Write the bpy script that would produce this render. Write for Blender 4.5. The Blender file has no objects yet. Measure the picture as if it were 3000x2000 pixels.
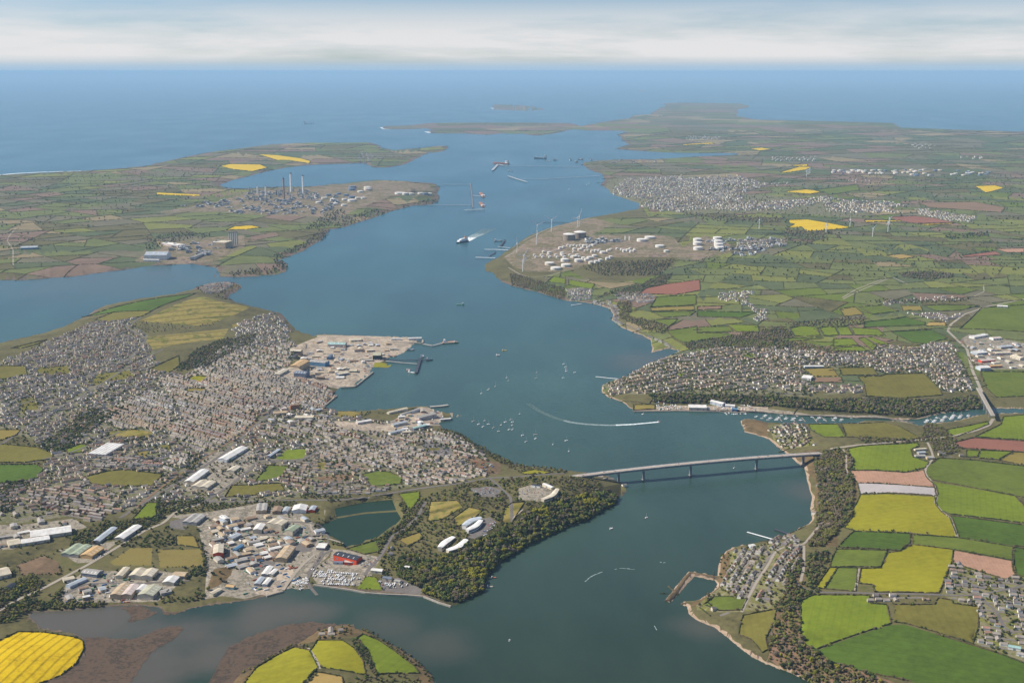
import bpy, bmesh, math, random
import numpy as np
from mathutils import Vector, Matrix
from mathutils.geometry import delaunay_2d_cdt
from mathutils.bvhtree import BVHTree

R = math.radians
rng = np.random.default_rng(11)
random.seed(5)
scene = bpy.context.scene
COL = scene.collection

# ---------------------------------------------------------------- camera, sky, sun, exposure
CAM_H = 1250.0
FPX = 2744.0                      # focal length in pixels of the 2352 px wide survey print
CX, CY, HORIZON = 1176.0, 784.0, 163.0
PITCH = math.atan((CY - HORIZON) / FPX)
cd = bpy.data.cameras.new("camera")
cam = bpy.data.objects.new("camera", cd)
COL.objects.link(cam)
cam.location = (0, 0, CAM_H)
cam.rotation_euler = (R(90) - PITCH, 0, 0)
cd.sensor_width = 36.0
cd.lens = 36.0 * FPX / 2352.0
cd.clip_start = 1.0
cd.clip_end = 1.5e6
scene.camera = cam

SUN_EL, SUN_AZ = 42.0, -84.0      # azimuth measured from the view direction, negative = left
SKY_STRENGTH, SUN_STRENGTH, EXPOSURE = 0.07, 5.0, 0.52
HAZE_DENSITY = 1.65e-5
world = bpy.data.worlds.new("World")
scene.world = world
world.use_nodes = True
wn = world.node_tree.nodes
wl = world.node_tree.links
wn.clear()
w_out = wn.new("ShaderNodeOutputWorld")
w_bg = wn.new("ShaderNodeBackground")
w_sky = wn.new("ShaderNodeTexSky")
w_sky.sky_type = 'NISHITA'
w_sky.sun_disc = False
w_sky.sun_elevation = R(SUN_EL)
w_sky.sun_rotation = R(SUN_AZ)
w_sky.altitude = 1200
w_sky.air_density = 1.0
w_sky.dust_density = 0.6
w_sky.ozone_density = 2.0
w_tc = wn.new("ShaderNodeTexCoord")
w_map = wn.new("ShaderNodeMapping")
w_map.inputs['Scale'].default_value = (2.6, 2.6, 24.0)
w_map.inputs['Location'].default_value = (0.45, 0.2, 0.35)
w_noise = wn.new("ShaderNodeTexNoise")
w_noise.inputs['Scale'].default_value = 1.5
w_noise.inputs['Detail'].default_value = 9.0
w_noise.inputs['Roughness'].default_value = 0.6
w_sep = wn.new("ShaderNodeSeparateXYZ")
w_band = wn.new("ShaderNodeValToRGB")       # cloud veil between the horizon and about 6 degrees up, thinning above
cr = w_band.color_ramp
cr.elements[0].position = 0.0
cr.elements[0].color = (0.15, 0.15, 0.15, 1)
cr.elements[1].position = 0.35
cr.elements[1].color = (0.12, 0.12, 0.12, 1)
for p, v in ((0.006, 0.55), (0.012, 0.95), (0.03, 0.9), (0.044, 0.5), (0.056, 0.1), (0.12, 0.2)):
    e = cr.elements.new(p)
    e.color = (v, v, v, 1)
w_mr = wn.new("ShaderNodeMapRange")
w_mr.inputs['From Min'].default_value = 0.33
w_mr.inputs['From Max'].default_value = 0.56
w_mul = wn.new("ShaderNodeMath")
w_mul.operation = 'MULTIPLY_ADD'
w_mul.inputs[1].default_value = 0.85
w_mul2 = wn.new("ShaderNodeMath")
w_mul2.operation = 'MULTIPLY'
w_mix = wn.new("ShaderNodeMixRGB")
w_mix.inputs['Color2'].default_value = (7.9, 7.85, 7.95, 1)
wl.new(w_tc.outputs['Generated'], w_map.inputs['Vector'])
wl.new(w_map.outputs['Vector'], w_noise.inputs['Vector'])
wl.new(w_tc.outputs['Generated'], w_sep.inputs['Vector'])
wl.new(w_sep.outputs['Z'], w_band.inputs['Fac'])
wl.new(w_noise.outputs['Fac'], w_mr.inputs['Value'])
wl.new(w_mr.outputs['Result'], w_mul.inputs[0])
w_mul.inputs[2].default_value = 0.18
wl.new(w_mul.outputs['Value'], w_mul2.inputs[0])
wl.new(w_band.outputs['Color'], w_mul2.inputs[1])
wl.new(w_mul2.outputs['Value'], w_mix.inputs['Fac'])
w_tint = wn.new("ShaderNodeMixRGB")
w_tint.blend_type = 'MULTIPLY'
w_tint.inputs['Fac'].default_value = 1.0
w_tint.inputs['Color2'].default_value = (.72, .84, 1.06, 1)
wl.new(w_sky.outputs['Color'], w_tint.inputs['Color1'])
wl.new(w_tint.outputs['Color'], w_mix.inputs['Color1'])
w_hor = wn.new("ShaderNodeValToRGB")        # the lowest air of the sky is bluer than the cloud veil above it
w_hor.color_ramp.elements[0].position = 0.0
w_hor.color_ramp.elements[0].color = (1, 1, 1, 1)
w_hor.color_ramp.elements[1].position = 0.011
w_hor.color_ramp.elements[1].color = (0, 0, 0, 1)
w_hor.color_ramp.interpolation = 'EASE'
w_low = wn.new("ShaderNodeMixRGB")
w_low.inputs['Color2'].default_value = (3.85, 5.6, 7.5, 1)
wl.new(w_sep.outputs['Z'], w_hor.inputs['Fac'])
wl.new(w_hor.outputs['Color'], w_low.inputs['Fac'])
wl.new(w_mix.outputs['Color'], w_low.inputs['Color1'])
wl.new(w_low.outputs['Color'], w_bg.inputs['Color'])
w_bg.inputs['Strength'].default_value = SKY_STRENGTH
wl.new(w_bg.outputs['Background'], w_out.inputs['Surface'])

sd = bpy.data.lights.new("sun", 'SUN')
sd.energy = SUN_STRENGTH
sd.angle = R(0.5)
sd.color = (1.0, 0.94, 0.83)
sun = bpy.data.objects.new("sun", sd)
COL.objects.link(sun)
_sv = Vector((math.sin(R(SUN_AZ)) * math.cos(R(SUN_EL)), math.cos(R(SUN_AZ)) * math.cos(R(SUN_EL)), math.sin(R(SUN_EL))))
sun.rotation_euler = _sv.to_track_quat('Z', 'Y').to_euler()

vs = scene.view_settings
vs.view_transform = 'Standard'
vs.look = 'None'
vs.gamma = 1.0
vs.exposure = EXPOSURE
vs.use_curve_mapping = False
scene.cycles.volume_bounces = 1
scene.cycles.max_bounces = 5
scene.cycles.diffuse_bounces = 2
scene.cycles.glossy_bounces = 2
scene.cycles.caustics_reflective = False
scene.cycles.caustics_refractive = False

# ---------------------------------------------------------------- survey geometry: pixel of the print -> ground point
SP, CP = math.sin(PITCH), math.cos(PITCH)

def P(u, v, z=0.0):
    u = np.asarray(u, float); v = np.asarray(v, float)
    x = (u - CX) / FPX
    y = -(v - CY) / FPX
    dy = CP + y * SP
    dz = -SP + y * CP
    t = (CAM_H - z) / -dz
    return x * t, dy * t

def UV0(X, Y, z=0.0):
    X = np.asarray(X, float); Y = np.asarray(Y, float)
    dz = z - CAM_H
    fwd = Y * CP - dz * SP
    up = Y * SP + dz * CP
    return CX + FPX * X / fwd, CY - FPX * up / fwd

FR = dict(A=(0, 627.2, .25), B=(588, 627.2, .25), C=(1176, 627.2, .25), D=(1764, 627.2, .25),
          E=(0, 901.6, .25), F=(588, 901.6, .25), G=(1176, 901.6, .25), H=(1764, 901.6, .25),
          I=(0, 1215.2, .25), J=(588, 1215.2, .25), K=(1176, 1215.2, .25), L=(1764, 1215.2, .25),
          T=(0, 0, 1 / 3), U=(784, 0, 1 / 3), V=(1568, 0, 1 / 3),
          M=(0, 313.6, 1 / 3), N=(784, 313.6, 1 / 3), O=(1568, 313.6, 1 / 3), Z=(0, 0, 1))

def pts(s):
    """'H 10,20 30,40 L 5,6' -> survey pixel points; a letter switches the enlargement the figures were read from"""
    f = FR['Z']; out = []
    for w in s.split():
        if w in FR:
            f = FR[w]
        else:
            a, b = w.split(',')
            out.append((f[0] + float(a) * f[2], f[1] + float(b) * f[2]))
    return np.array(out)

def pip(px, py, poly):
    inside = np.zeros(len(px), bool)
    n = len(poly)
    x0, y0 = poly.min(0); x1, y1 = poly.max(0)
    idx = np.nonzero((px >= x0) & (px <= x1) & (py >= y0) & (py <= y1))[0]
    if not len(idx):
        return inside
    qx, qy = px[idx], py[idx]
    ins = np.zeros(len(idx), bool)
    for i in range(n):
        ax, ay = poly[i]; bx, by = poly[(i + 1) % n]
        if ay == by:
            continue
        c = ((ay > qy) != (by > qy)) & (qx < (bx - ax) * (qy - ay) / (by - ay) + ax)
        ins ^= c
    inside[idx] = ins
    return inside

# ---------------------------------------------------------------- coast lines (survey pixels)
LAND = {
 'angle': "Z -700,404 -300,404 0,402 120,396 240,390 330,382 420,362 480,350 560,340 620,332 700,328 780,328 850,327 870,333 880,340 "
          "905,345 960,340 1000,336 1030,335 1030,342 1020,348 985,352 960,365 930,378 890,385 860,385 845,380 835,374 800,376 740,378 "
          "700,380 660,385 620,392 590,400 560,408 530,415 505,425 520,432 560,435 600,432 700,430 760,425 810,420 850,415 900,415 "
          "950,418 1000,422 1012,432 1005,442 1010,455 1005,465 990,470 950,472 900,485 860,500 820,512 790,522 760,527 752,535 "
          "748,545 735,555 700,575 660,592 640,598 655,603 664,612 660,622 640,630 600,634 560,636 500,636 485,636 500,628 495,615 "
          "470,610 440,606 400,608 350,610 300,617 240,625 170,635 120,638 60,643 0,643 -300,645 -700,650",
 'dock': "Z -600,850 -300,820 0,787 40,778 100,765 150,748 200,725 215,713 240,702 310,688 400,675 440,665 455,658 480,650 520,648 545,650 "
         "560,660 550,668 530,675 525,685 545,695 590,707 640,717 650,722 665,740 680,757 700,765 720,770 740,767 800,770 900,773 "
         "960,775 971,778 965,787 953,791 938,802 923,812 890,825 888,832 903,840 895,845 858,843 853,850 857,853 818,882 815,888 "
         "783,890 763,905 773,908 743,934 753,940 773,943 813,944 888,939 938,934 978,932 988,934 1000,943 1028,948 1050,947 1064,955 "
         "1038,959 1010,972 1018,982 1038,989 1063,999 1083,1014 1103,1024 1125,1037 1150,1049 1176,1062 1213,1070 1263,1074 "
         "1301,1080 1331,1082 1376,1089 1401,1094 1418,1104 1443,1118 1446,1124 1433,1137 1416,1149 1406,1164 1386,1172 1351,1194 "
         "1301,1212 1276,1224 1226,1247 1203,1258 1176,1276 1143,1297 1138,1307 1113,1332 1118,1355 1088,1370 1063,1382 1048,1390 "
         "1035,1390 1013,1382 988,1371 973,1370 938,1365 888,1362 838,1358 813,1354 728,1341 718,1350 688,1356 670,1350 650,1356 "
         "613,1367 588,1375 525,1385 475,1390 440,1397 412,1407 375,1407 362,1395 325,1390 275,1391 225,1395 175,1400 125,1404 "
         "75,1405 70,1415 88,1430 95,1440 125,1445 170,1452 193,1462 198,1485 198,1510 180,1525 150,1545 112,1562 90,1590 20,1680 -100,1760 -700,1760",
 'spit': "Z 440,1760 500,1610 530,1568 545,1550 588,1527 638,1497 675,1480 700,1465 728,1447 763,1437 800,1432 815,1432 818,1442 838,1447 863,1455 "
         "893,1475 913,1485 938,1502 970,1525 993,1547 1003,1568 1015,1620 1010,1760",
 'north': "Z 2100,1760 1990,1640 1900,1592 1849,1562 1814,1545 1764,1526 1726,1510 1676,1470 1638,1440 1601,1425 1581,1412 1576,1392 1561,1387 1568,1380 "
          "1601,1377 1638,1355 1646,1340 1641,1333 1596,1324 1566,1357 1541,1387 1526,1377 1543,1355 1581,1310 1606,1315 1646,1322 "
          "1648,1302 1651,1280 1666,1265 1688,1255 1726,1247 1764,1241 1804,1229 1826,1217 1856,1202 1864,1192 1859,1167 1864,1142 "
          "1859,1127 1851,1097 1846,1072 1826,1059 1816,1049 1789,1029 1764,1008 1738,999 1708,992 1703,977 1698,967 1708,962 1731,962 "
          "1764,970 1826,973 1889,972 1964,972 1989,965 2076,967 2111,977 2189,967 2229,957 2264,950 2352,948 2700,952 2700,943 2352,939 "
          "2264,937 2164,949 2111,962 2076,964 1989,961 1969,959 1914,958 1839,954 1789,949 1714,947 1601,944 1501,943 1453,943 1451,939 "
          "1426,922 1393,911 1381,901 1378,900 1381,887 1396,877 1426,870 1451,857 1488,835 1526,822 1546,813 1560,806 1536,800 1512,806 "
          "1493,812 1497,800 1493,780 1476,770 1451,762 1426,752 1413,740 1403,735 1408,722 1396,707 1376,701 1351,696 1326,692 "
          "1296,690 1271,682 1238,672 1201,663 1177,657 1144,644 1131,627 1107,620 1106,614 1117,604 1144,590 1167,574 1201,550 "
          "1217,540 1251,527 1284,517 1351,500 1417,489 1464,480 1467,467 1417,450 1401,444 1397,437 1381,427 1374,420 1384,414 "
          "1381,400 1351,390 1334,380 1337,374 1367,369 1417,367 1500,366 1600,360 1690,356 1690,352 1600,352 1517,350 1444,345 "
          "1407,342 1444,333 1431,325 1417,310 1440,303 1417,300 1351,300 1314,297 1274,307 1234,312 1201,308 1151,307 1117,310 1067,307 991,307 "
          "981,303 990,298 977,295 941,297 884,297 874,293 884,290 941,288 984,283 1051,282 1184,282 1314,283 1334,290 1384,280 "
          "1444,272 1450,266 1490,263 1517,247 1524,238 1568,236 1701,238 1728,245 1695,253 1698,267 1735,275 1868,278 2061,283 2068,293 "
          "2168,297 2352,303 2900,312 3600,330 3600,700 3000,1760",
 'skokholm': "Z 1129,240 1180,241 1227,245 1254,252 1217,255 1131,252",
 'grassholm': "Z 1461,208 1487,207 1490,210 1464,211",
}
LAND = {k: pts(s) for k, s in LAND.items()}

_segs = []
for k, p in LAND.items():
    X, Y = P(p[:, 0], p[:, 1])
    n = len(p)
    for i in range(n):
        a, b = p[i], p[(i + 1) % n]
        out = lambda q: q[0] < -90 or q[0] > 2450 or q[1] > 1600
        if out(a) and out(b):
            continue
        j = (i + 1) % n
        _segs.append((X[i], Y[i], X[j], Y[j]))
_segs = np.array(_segs)

def coast_dist(X, Y):
    X = np.atleast_1d(np.asarray(X, float)); Y = np.atleast_1d(np.asarray(Y, float))
    d2 = np.full(X.shape, 1e18)
    for ax, ay, bx, by in _segs:
        dx, dy = bx - ax, by - ay
        L = dx * dx + dy * dy + 1e-9
        t = np.clip(((X - ax) * dx + (Y - ay) * dy) / L, 0, 1)
        d2 = np.minimum(d2, (X - ax - t * dx) ** 2 + (Y - ay - t * dy) ** 2)
    return np.sqrt(d2)

BUMPS = []      # x, y, radius, height
for u, v, r, h in ((470, 715, 520, 42), (1120, 1270, 130, 26), (1230, 1200, 140, 30), (1330, 1150, 130, 26), (2150, 1250, 700, 34), (2300, 1500, 500, 22),
                   (1850, 860, 700, 22), (2050, 640, 2500, 34), (1500, 560, 1200, 18), (760, 1570, 170, 16), (150, 900, 900, 20), (650, 440, 2500, 22),
                   (2100, 1040, 350, 14), (1120, 1180, 200, 12), (30, 1540, 140, 8)):
    x, y = P(u, v)
    BUMPS.append((float(x), float(y), r, h))
BUMPS += [(110.0, 3478.0, 120.0, 15.0), (1100.0, 3748.0, 150.0, 22.0)]
FLAT = [pts("B 540,560 1520,560 1560,660 1400,760 1260,790 1290,880 1080,900 920,1060 700,1060 350,850"),
        pts("J -300,-60 560,60 1000,420 1250,460 1560,600 1500,680 -300,700"),
        pts("G 1050,100 2352,110 2352,240 1050,200"), pts("K 1360,360 1900,400 1900,720 1360,720"),
        pts("U 2000,560 2100,560 2100,700 2000,700")]

def zf(X, Y):
    X = np.atleast_1d(np.asarray(X, float)); Y = np.atleast_1d(np.asarray(Y, float))
    d = coast_dist(X, Y)
    h = np.full(X.shape, 11.0)
    for bx, by, r, hh in BUMPS:
        h += hh * np.exp(-((X - bx) ** 2 + (Y - by) ** 2) / (r * r))
    h += 4.0 * np.sin(X / 310.0 + 1.3) * np.sin(Y / 420.0 + .4) + 7.0 * np.sin(X / 930.0 + Y / 1500.0) * (np.clip(Y / 6000, 0, 1))
    h = np.maximum(h, 4.0)
    ramp = 1 - np.exp(-d / (60.0 + 0.006 * Y))
    z = h * ramp
    u, v = UV0(X, Y)
    for f in FLAT:
        m = pip(u, v, f)
        z = np.where(m, np.minimum(z, 4.0 * np.clip(d / 6, 0, 1)), z)
    return z

def W(uv):
    """survey pixels -> ground points on the terrain"""
    uv = np.asarray(uv, float).reshape(-1, 2)
    z = np.zeros(len(uv))
    for _ in range(4):
        X, Y = P(uv[:, 0], uv[:, 1], z)
        z = zf(X, Y)
    return np.column_stack([X, Y])

def G0(poly):
    """survey pixels -> sea-level survey pixels of the same ground points"""
    w = W(poly)
    return np.column_stack(UV0(w[:, 0], w[:, 1]))
# ---------------------------------------------------------------- materials
MATS = {}

def _bsdf(name, rough=0.9, spec=0.15):
    m = bpy.data.materials.new(name)
    m.use_nodes = True
    n = m.node_tree.nodes
    b = n['Principled BSDF']
    b.inputs['Roughness'].default_value = rough
    b.inputs['Specular IOR Level'].default_value = spec
    return m, n, m.node_tree.links, b

def mat_plain(name, c, rough=0.75, spec=0.2, metal=0.0, var=0.25, scale=0.08):
    """painted or weathered surface: base colour with soft world-space mottling"""
    if name in MATS:
        return MATS[name]
    m, n, l, b = _bsdf(name, rough, spec)
    b.inputs['Metallic'].default_value = metal
    geo = n.new("ShaderNodeNewGeometry")
    t = n.new("ShaderNodeTexNoise")
    t.inputs['Scale'].default_value = scale
    t.inputs['Detail'].default_value = 4
    r = n.new("ShaderNodeValToRGB")
    r.color_ramp.elements[0].position = 0.3
    r.color_ramp.elements[1].position = 0.7
    r.color_ramp.elements[0].color = (*[x * (1 - var) for x in c], 1)
    r.color_ramp.elements[1].color = (*[min(1, x * (1 + var * .6)) for x in c], 1)
    l.new(geo.outputs['Position'], t.inputs['Vector'])
    l.new(t.outputs['Fac'], r.inputs['Fac'])
    l.new(r.outputs['Color'], b.inputs['Base Color'])
    MATS[name] = m
    return m

def mat_ground(name, cols, s1=0.01, s2=0.09, lines=None, mix=0.5):
    """earth cover: two sizes of noise between several colours; lines=(angle, spacing, darkening) adds tramlines or furrows"""
    if name in MATS:
        return MATS[name]
    m, n, l, b = _bsdf(name, 0.95, 0.08)
    geo = n.new("ShaderNodeNewGeometry")
    a = n.new("ShaderNodeTexNoise"); a.inputs['Scale'].default_value = s1; a.inputs['Detail'].default_value = 6; a.inputs['Roughness'].default_value = 0.6
    c = n.new("ShaderNodeTexNoise"); c.inputs['Scale'].default_value = s2; c.inputs['Detail'].default_value = 5; c.inputs['Roughness'].default_value = 0.65
    mx = n.new("ShaderNodeMix"); mx.data_type = 'FLOAT'; mx.inputs[0].default_value = mix
    l.new(geo.outputs['Position'], a.inputs['Vector']); l.new(geo.outputs['Position'], c.inputs['Vector'])
    l.new(a.outputs['Fac'], mx.inputs[2]); l.new(c.outputs['Fac'], mx.inputs[3])
    r = n.new("ShaderNodeValToRGB")
    k = len(cols)
    el = r.color_ramp.elements
    while len(el) < k:
        el.new(0.5)
    for i, q in enumerate(cols):
        el[i].position = 0.34 + 0.32 * i / max(1, k - 1)
        el[i].color = (*q, 1)
    l.new(mx.outputs[0], r.inputs['Fac'])
    out = r.outputs['Color']
    if lines:
        ang, sp, dark = lines
        mp = n.new("ShaderNodeMapping"); mp.inputs['Rotation'].default_value = (0, 0, R(ang))
        l.new(geo.outputs['Position'], mp.inputs['Vector'])
        wv = n.new("ShaderNodeTexWave"); wv.wave_type = 'BANDS'; wv.bands_direction = 'X'
        wv.inputs['Scale'].default_value = 0.314 / sp * 1.0
        wv.inputs['Distortion'].default_value = 0.6; wv.inputs['Detail'].default_value = 2; wv.inputs['Detail Scale'].default_value = 0.4
        rr = n.new("ShaderNodeValToRGB")
        rr.color_ramp.elements[0].position = 0.0; rr.color_ramp.elements[0].color = (1 - dark, 1 - dark, 1 - dark, 1)
        rr.color_ramp.elements[1].position = 0.28; rr.color_ramp.elements[1].color = (1, 1, 1, 1)
        l.new(mp.outputs['Vector'], wv.inputs['Vector']); l.new(wv.outputs['Fac'], rr.inputs['Fac'])
        mm = n.new("ShaderNodeMixRGB"); mm.blend_type = 'MULTIPLY'; mm.inputs['Fac'].default_value = 1
        l.new(out, mm.inputs['Color1']); l.new(rr.outputs['Color'], mm.inputs['Color2'])
        out = mm.outputs['Color']
    l.new(out, b.inputs['Base Color'])
    MATS[name] = m
    return m

def sc(c, k):
    return tuple(x * k for x in c)

def vary(c, d=0.22):
    return [sc(c, 1 - d), c, sc(c, 1 + d * .8)]

GC = {   # ground covers
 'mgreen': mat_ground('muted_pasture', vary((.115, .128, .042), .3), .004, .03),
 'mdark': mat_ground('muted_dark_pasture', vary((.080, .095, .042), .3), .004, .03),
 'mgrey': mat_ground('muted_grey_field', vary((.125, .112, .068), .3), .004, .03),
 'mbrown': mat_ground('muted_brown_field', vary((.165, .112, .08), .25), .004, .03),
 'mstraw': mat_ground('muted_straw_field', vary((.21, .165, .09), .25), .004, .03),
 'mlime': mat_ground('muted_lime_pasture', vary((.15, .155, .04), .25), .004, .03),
 'scrub': mat_ground('rough_scrub', [(.045, .042, .02), (.085, .075, .032), (.12, .105, .045), (.07, .08, .02)], .006, .06),
 'brush': mat_ground('brown_brush', [(.055, .042, .022), (.10, .072, .035), (.15, .10, .05), (.08, .075, .025)], .008, .05),
 'lawn': mat_ground('village_lawns', [(.09, .10, .025), (.15, .155, .03), (.20, .175, .11), (.12, .115, .04), (.17, .17, .035), (.24, .20, .14)], .02, .06),
 'bracken': mat_ground('red_bracken', [(.085, .065, .03), (.15, .095, .06), (.19, .115, .075), (.11, .09, .035), (.16, .11, .06)], .012, .045),
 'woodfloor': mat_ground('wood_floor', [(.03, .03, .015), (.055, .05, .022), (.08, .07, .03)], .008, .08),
 'grass': mat_ground('bright_pasture', vary((.125, .16, .014), .3), .005, .05, (20, 17, .08)),
 'lime': mat_ground('lime_pasture', vary((.21, .195, .014), .26), .004, .05, (70, 21, .06)),
 'deep': mat_ground('deep_green_pasture', vary((.062, .10, .014), .32), .004, .05, (115, 19, .09)),
 'mid': mat_ground('mid_green_pasture', vary((.10, .125, .02), .32), .005, .05, (75, 15, .07)),
 'olive': mat_ground('olive_pasture', vary((.13, .115, .026), .3), .005, .05, (5, 18, .07)),
 'straw': mat_ground('straw_coloured_field', vary((.30, .21, .07), .15), .006, .1),
 'ochre': mat_ground('ochre_field', vary((.20, .155, .04), .18), .006, .1),
 'rape': mat_ground('rapeseed_bloom', [(.40, .26, .008), (.52, .35, .008), (.60, .42, .01)], .012, .05),
 'rapelines': mat_ground('rapeseed_with_tramlines', [(.30, .215, .01), (.48, .32, .006), (.58, .40, .008), (.44, .30, .008)], .02, .10, (8, 21, .4)),
 'plough': mat_ground('pink_ploughed_soil', vary((.335, .195, .13), .25), .004, .06, (10, 9, .08)),
 'redsoil': mat_ground('red_ploughed_soil', vary((.22, .095, .065), .18), .005, .1),
 'brownsoil': mat_ground('brown_ploughed_soil', vary((.19, .12, .075), .2), .005, .1),
 'mauve': mat_ground('fleece_covered_crop', vary((.36, .325, .315), .16), .005, .1, (88, 8, .1)),
 'golf': mat_ground('golf_turf', [(.10, .085, .025), (.18, .16, .03), (.25, .19, .06), (.09, .10, .02), (.21, .19, .03)], .011, .03, (62, 95, .4)),
 'town': mat_ground('town_gardens_and_yards', [(.06, .06, .028), (.10, .10, .04), (.20, .17, .125), (.09, .10, .03), (.16, .14, .10), (.075, .085, .025)], .012, .06),
 'yard': mat_ground('concrete_yard', [(.09, .08, .055), (.19, .165, .13), (.30, .26, .205), (.13, .115, .085), (.36, .31, .245), (.15, .13, .10)], .016, .06),
 'port': mat_ground('port_hardstanding', [(.12, .10, .08), (.27, .22, .17), (.44, .36, .27), (.20, .165, .13), (.36, .29, .22), (.15, .13, .10)], .012, .045),
 'tarmac': mat_ground('tarmac', vary((.14, .125, .115), .25), .02, .1),
 'refinery': mat_ground('refinery_ground', [(.07, .065, .035), (.13, .10, .075), (.25, .185, .135), (.09, .085, .03), (.20, .155, .115), (.075, .07, .04)], .006, .02),
 'sand': mat_ground('beach_shingle', [(.20, .15, .105), (.30, .22, .155), (.38, .29, .21)], .03, .15),
 'mud': mat_ground('estuary_mud', [(.03, .026, .022), (.07, .05, .038), (.105, .072, .05), (.045, .036, .028), (.12, .085, .06)], .012, .09),
 'reddust': mat_ground('waste_ground', [(.08, .06, .035), (.15, .10, .06), (.22, .14, .09)], .01, .05),
 'grave': mat_ground('cemetery_grass', [(.13, .11, .03), (.20, .155, .05), (.15, .14, .03)], .02, .2, (15, 6, .2)),
 'cliff': mat_ground('shore_rock', [(.07, .05, .04), (.13, .095, .07), (.19, .14, .10)], .02, .08),
}

def mat_water(name, deep, rough=0.16, bump=0.35, sea=None, spec=0.3, silt=()):
    m, n, l, b = _bsdf(name, rough, spec)
    b.inputs['IOR'].default_value = 1.33
    geo = n.new("ShaderNodeNewGeometry")
    a = n.new("ShaderNodeTexNoise"); a.inputs['Scale'].default_value = 0.0011; a.inputs['Detail'].default_value = 5
    mp = n.new("ShaderNodeMapping"); mp.inputs['Scale'].default_value = (1.0, .45, 1)
    l.new(geo.outputs['Position'], mp.inputs['Vector']); l.new(mp.outputs['Vector'], a.inputs['Vector'])
    r = n.new("ShaderNodeValToRGB")
    r.color_ramp.elements[0].position = .3; r.color_ramp.elements[0].color = (*sc(deep, .74), 1)
    r.color_ramp.elements[1].position = .7; r.color_ramp.elements[1].color = (*sc(deep, 1.26), 1)
    l.new(a.outputs['Fac'], r.inputs['Fac'])
    if sea:      # silty estuary water clears to blue towards the open sea
        sp_ = n.new("ShaderNodeSeparateXYZ"); l.new(geo.outputs['Position'], sp_.inputs['Vector'])
        mr = n.new("ShaderNodeMapRange"); mr.inputs['From Min'].default_value = 2300; mr.inputs['From Max'].default_value = 14300
        l.new(sp_.outputs['Y'], mr.inputs['Value'])
        rp = n.new("ShaderNodeValToRGB"); rp.color_ramp.elements[0].color = (*deep, 1); rp.color_ramp.elements[1].color = (*sea, 1)
        e = rp.color_ramp.elements.new(.08); e.color = (.030, .058, .045, 1)
        e = rp.color_ramp.elements.new(.2); e.color = (.032, .074, .062, 1)
        e = rp.color_ramp.elements.new(.5); e.color = (.020, .080, .090, 1)
        l.new(mr.outputs['Result'], rp.inputs['Fac'])
        st = n.new("ShaderNodeTexNoise"); st.inputs['Scale'].default_value = .0022; st.inputs['Detail'].default_value = 7; st.inputs['Roughness'].default_value = .62
        ms = n.new("ShaderNodeMapping"); ms.inputs['Rotation'].default_value = (0, 0, .5); ms.inputs['Scale'].default_value = (1.0, .38, 1)
        l.new(geo.outputs['Position'], ms.inputs['Vector']); l.new(ms.outputs['Vector'], st.inputs['Vector'])
        sr = n.new("ShaderNodeValToRGB"); sr.color_ramp.elements[0].position = .34; sr.color_ramp.elements[0].color = (.76, .79, .82, 1); sr.color_ramp.elements[1].position = .66; sr.color_ramp.elements[1].color = (1.22, 1.18, 1.14, 1)
        l.new(st.outputs['Fac'], sr.inputs['Fac'])
        mm = n.new("ShaderNodeMixRGB"); mm.blend_type = 'MULTIPLY'; mm.inputs['Fac'].default_value = 1; l.new(rp.outputs['Color'], mm.inputs['Color1']); l.new(sr.outputs['Color'], mm.inputs['Color2'])
        col = mm.outputs['Color']
        wob = n.new("ShaderNodeTexNoise"); wob.inputs['Scale'].default_value = .006; wob.inputs['Detail'].default_value = 4
        l.new(geo.outputs['Position'], wob.inputs['Vector'])
        for (bx, by, br, amt) in silt:      # cloudy silt over the shallows beside the mud banks
            vd = n.new("ShaderNodeVectorMath"); vd.operation = 'DISTANCE'; vd.inputs[1].default_value = (bx, by, 0)
            l.new(geo.outputs['Position'], vd.inputs[0])
            ad = n.new("ShaderNodeMath"); ad.operation = 'MULTIPLY_ADD'; ad.inputs[1].default_value = br * 1.1; l.new(wob.outputs['Fac'], ad.inputs[0]); l.new(vd.outputs['Value'], ad.inputs[2])
            sm = n.new("ShaderNodeMapRange"); sm.interpolation_type = 'SMOOTHSTEP'; sm.inputs['From Min'].default_value = br * .7; sm.inputs['From Max'].default_value = br * 1.7
            sm.inputs['To Min'].default_value = amt; sm.inputs['To Max'].default_value = 0
            l.new(ad.outputs['Value'], sm.inputs['Value'])
            m2 = n.new("ShaderNodeMixRGB"); l.new(sm.outputs['Result'], m2.inputs['Fac']); l.new(col, m2.inputs['Color1']); m2.inputs['Color2'].default_value = (.088, .078, .062, 1)
            col = m2.outputs['Color']
        l.new(col, b.inputs['Base Color'])
    else:
        l.new(r.outputs['Color'], b.inputs['Base Color'])
    w = n.new("ShaderNodeTexNoise"); w.inputs['Scale'].default_value = 0.055; w.inputs['Detail'].default_value = 5; w.inputs['Roughness'].default_value = .6
    bp = n.new("ShaderNodeBump"); bp.inputs['Strength'].default_value = bump; bp.inputs['Distance'].default_value = 1.6
    l.new(geo.outputs['Position'], w.inputs['Vector']); l.new(w.outputs['Fac'], bp.inputs['Height']); l.new(bp.outputs['Normal'], b.inputs['Normal'])
    rr = n.new("ShaderNodeMapRange"); rr.inputs['To Min'].default_value = rough * .75; rr.inputs['To Max'].default_value = rough * 1.5
    l.new(a.outputs['Fac'], rr.inputs['Value']); l.new(rr.outputs['Result'], b.inputs['Roughness'])
    MATS[name] = m
    return m

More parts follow.
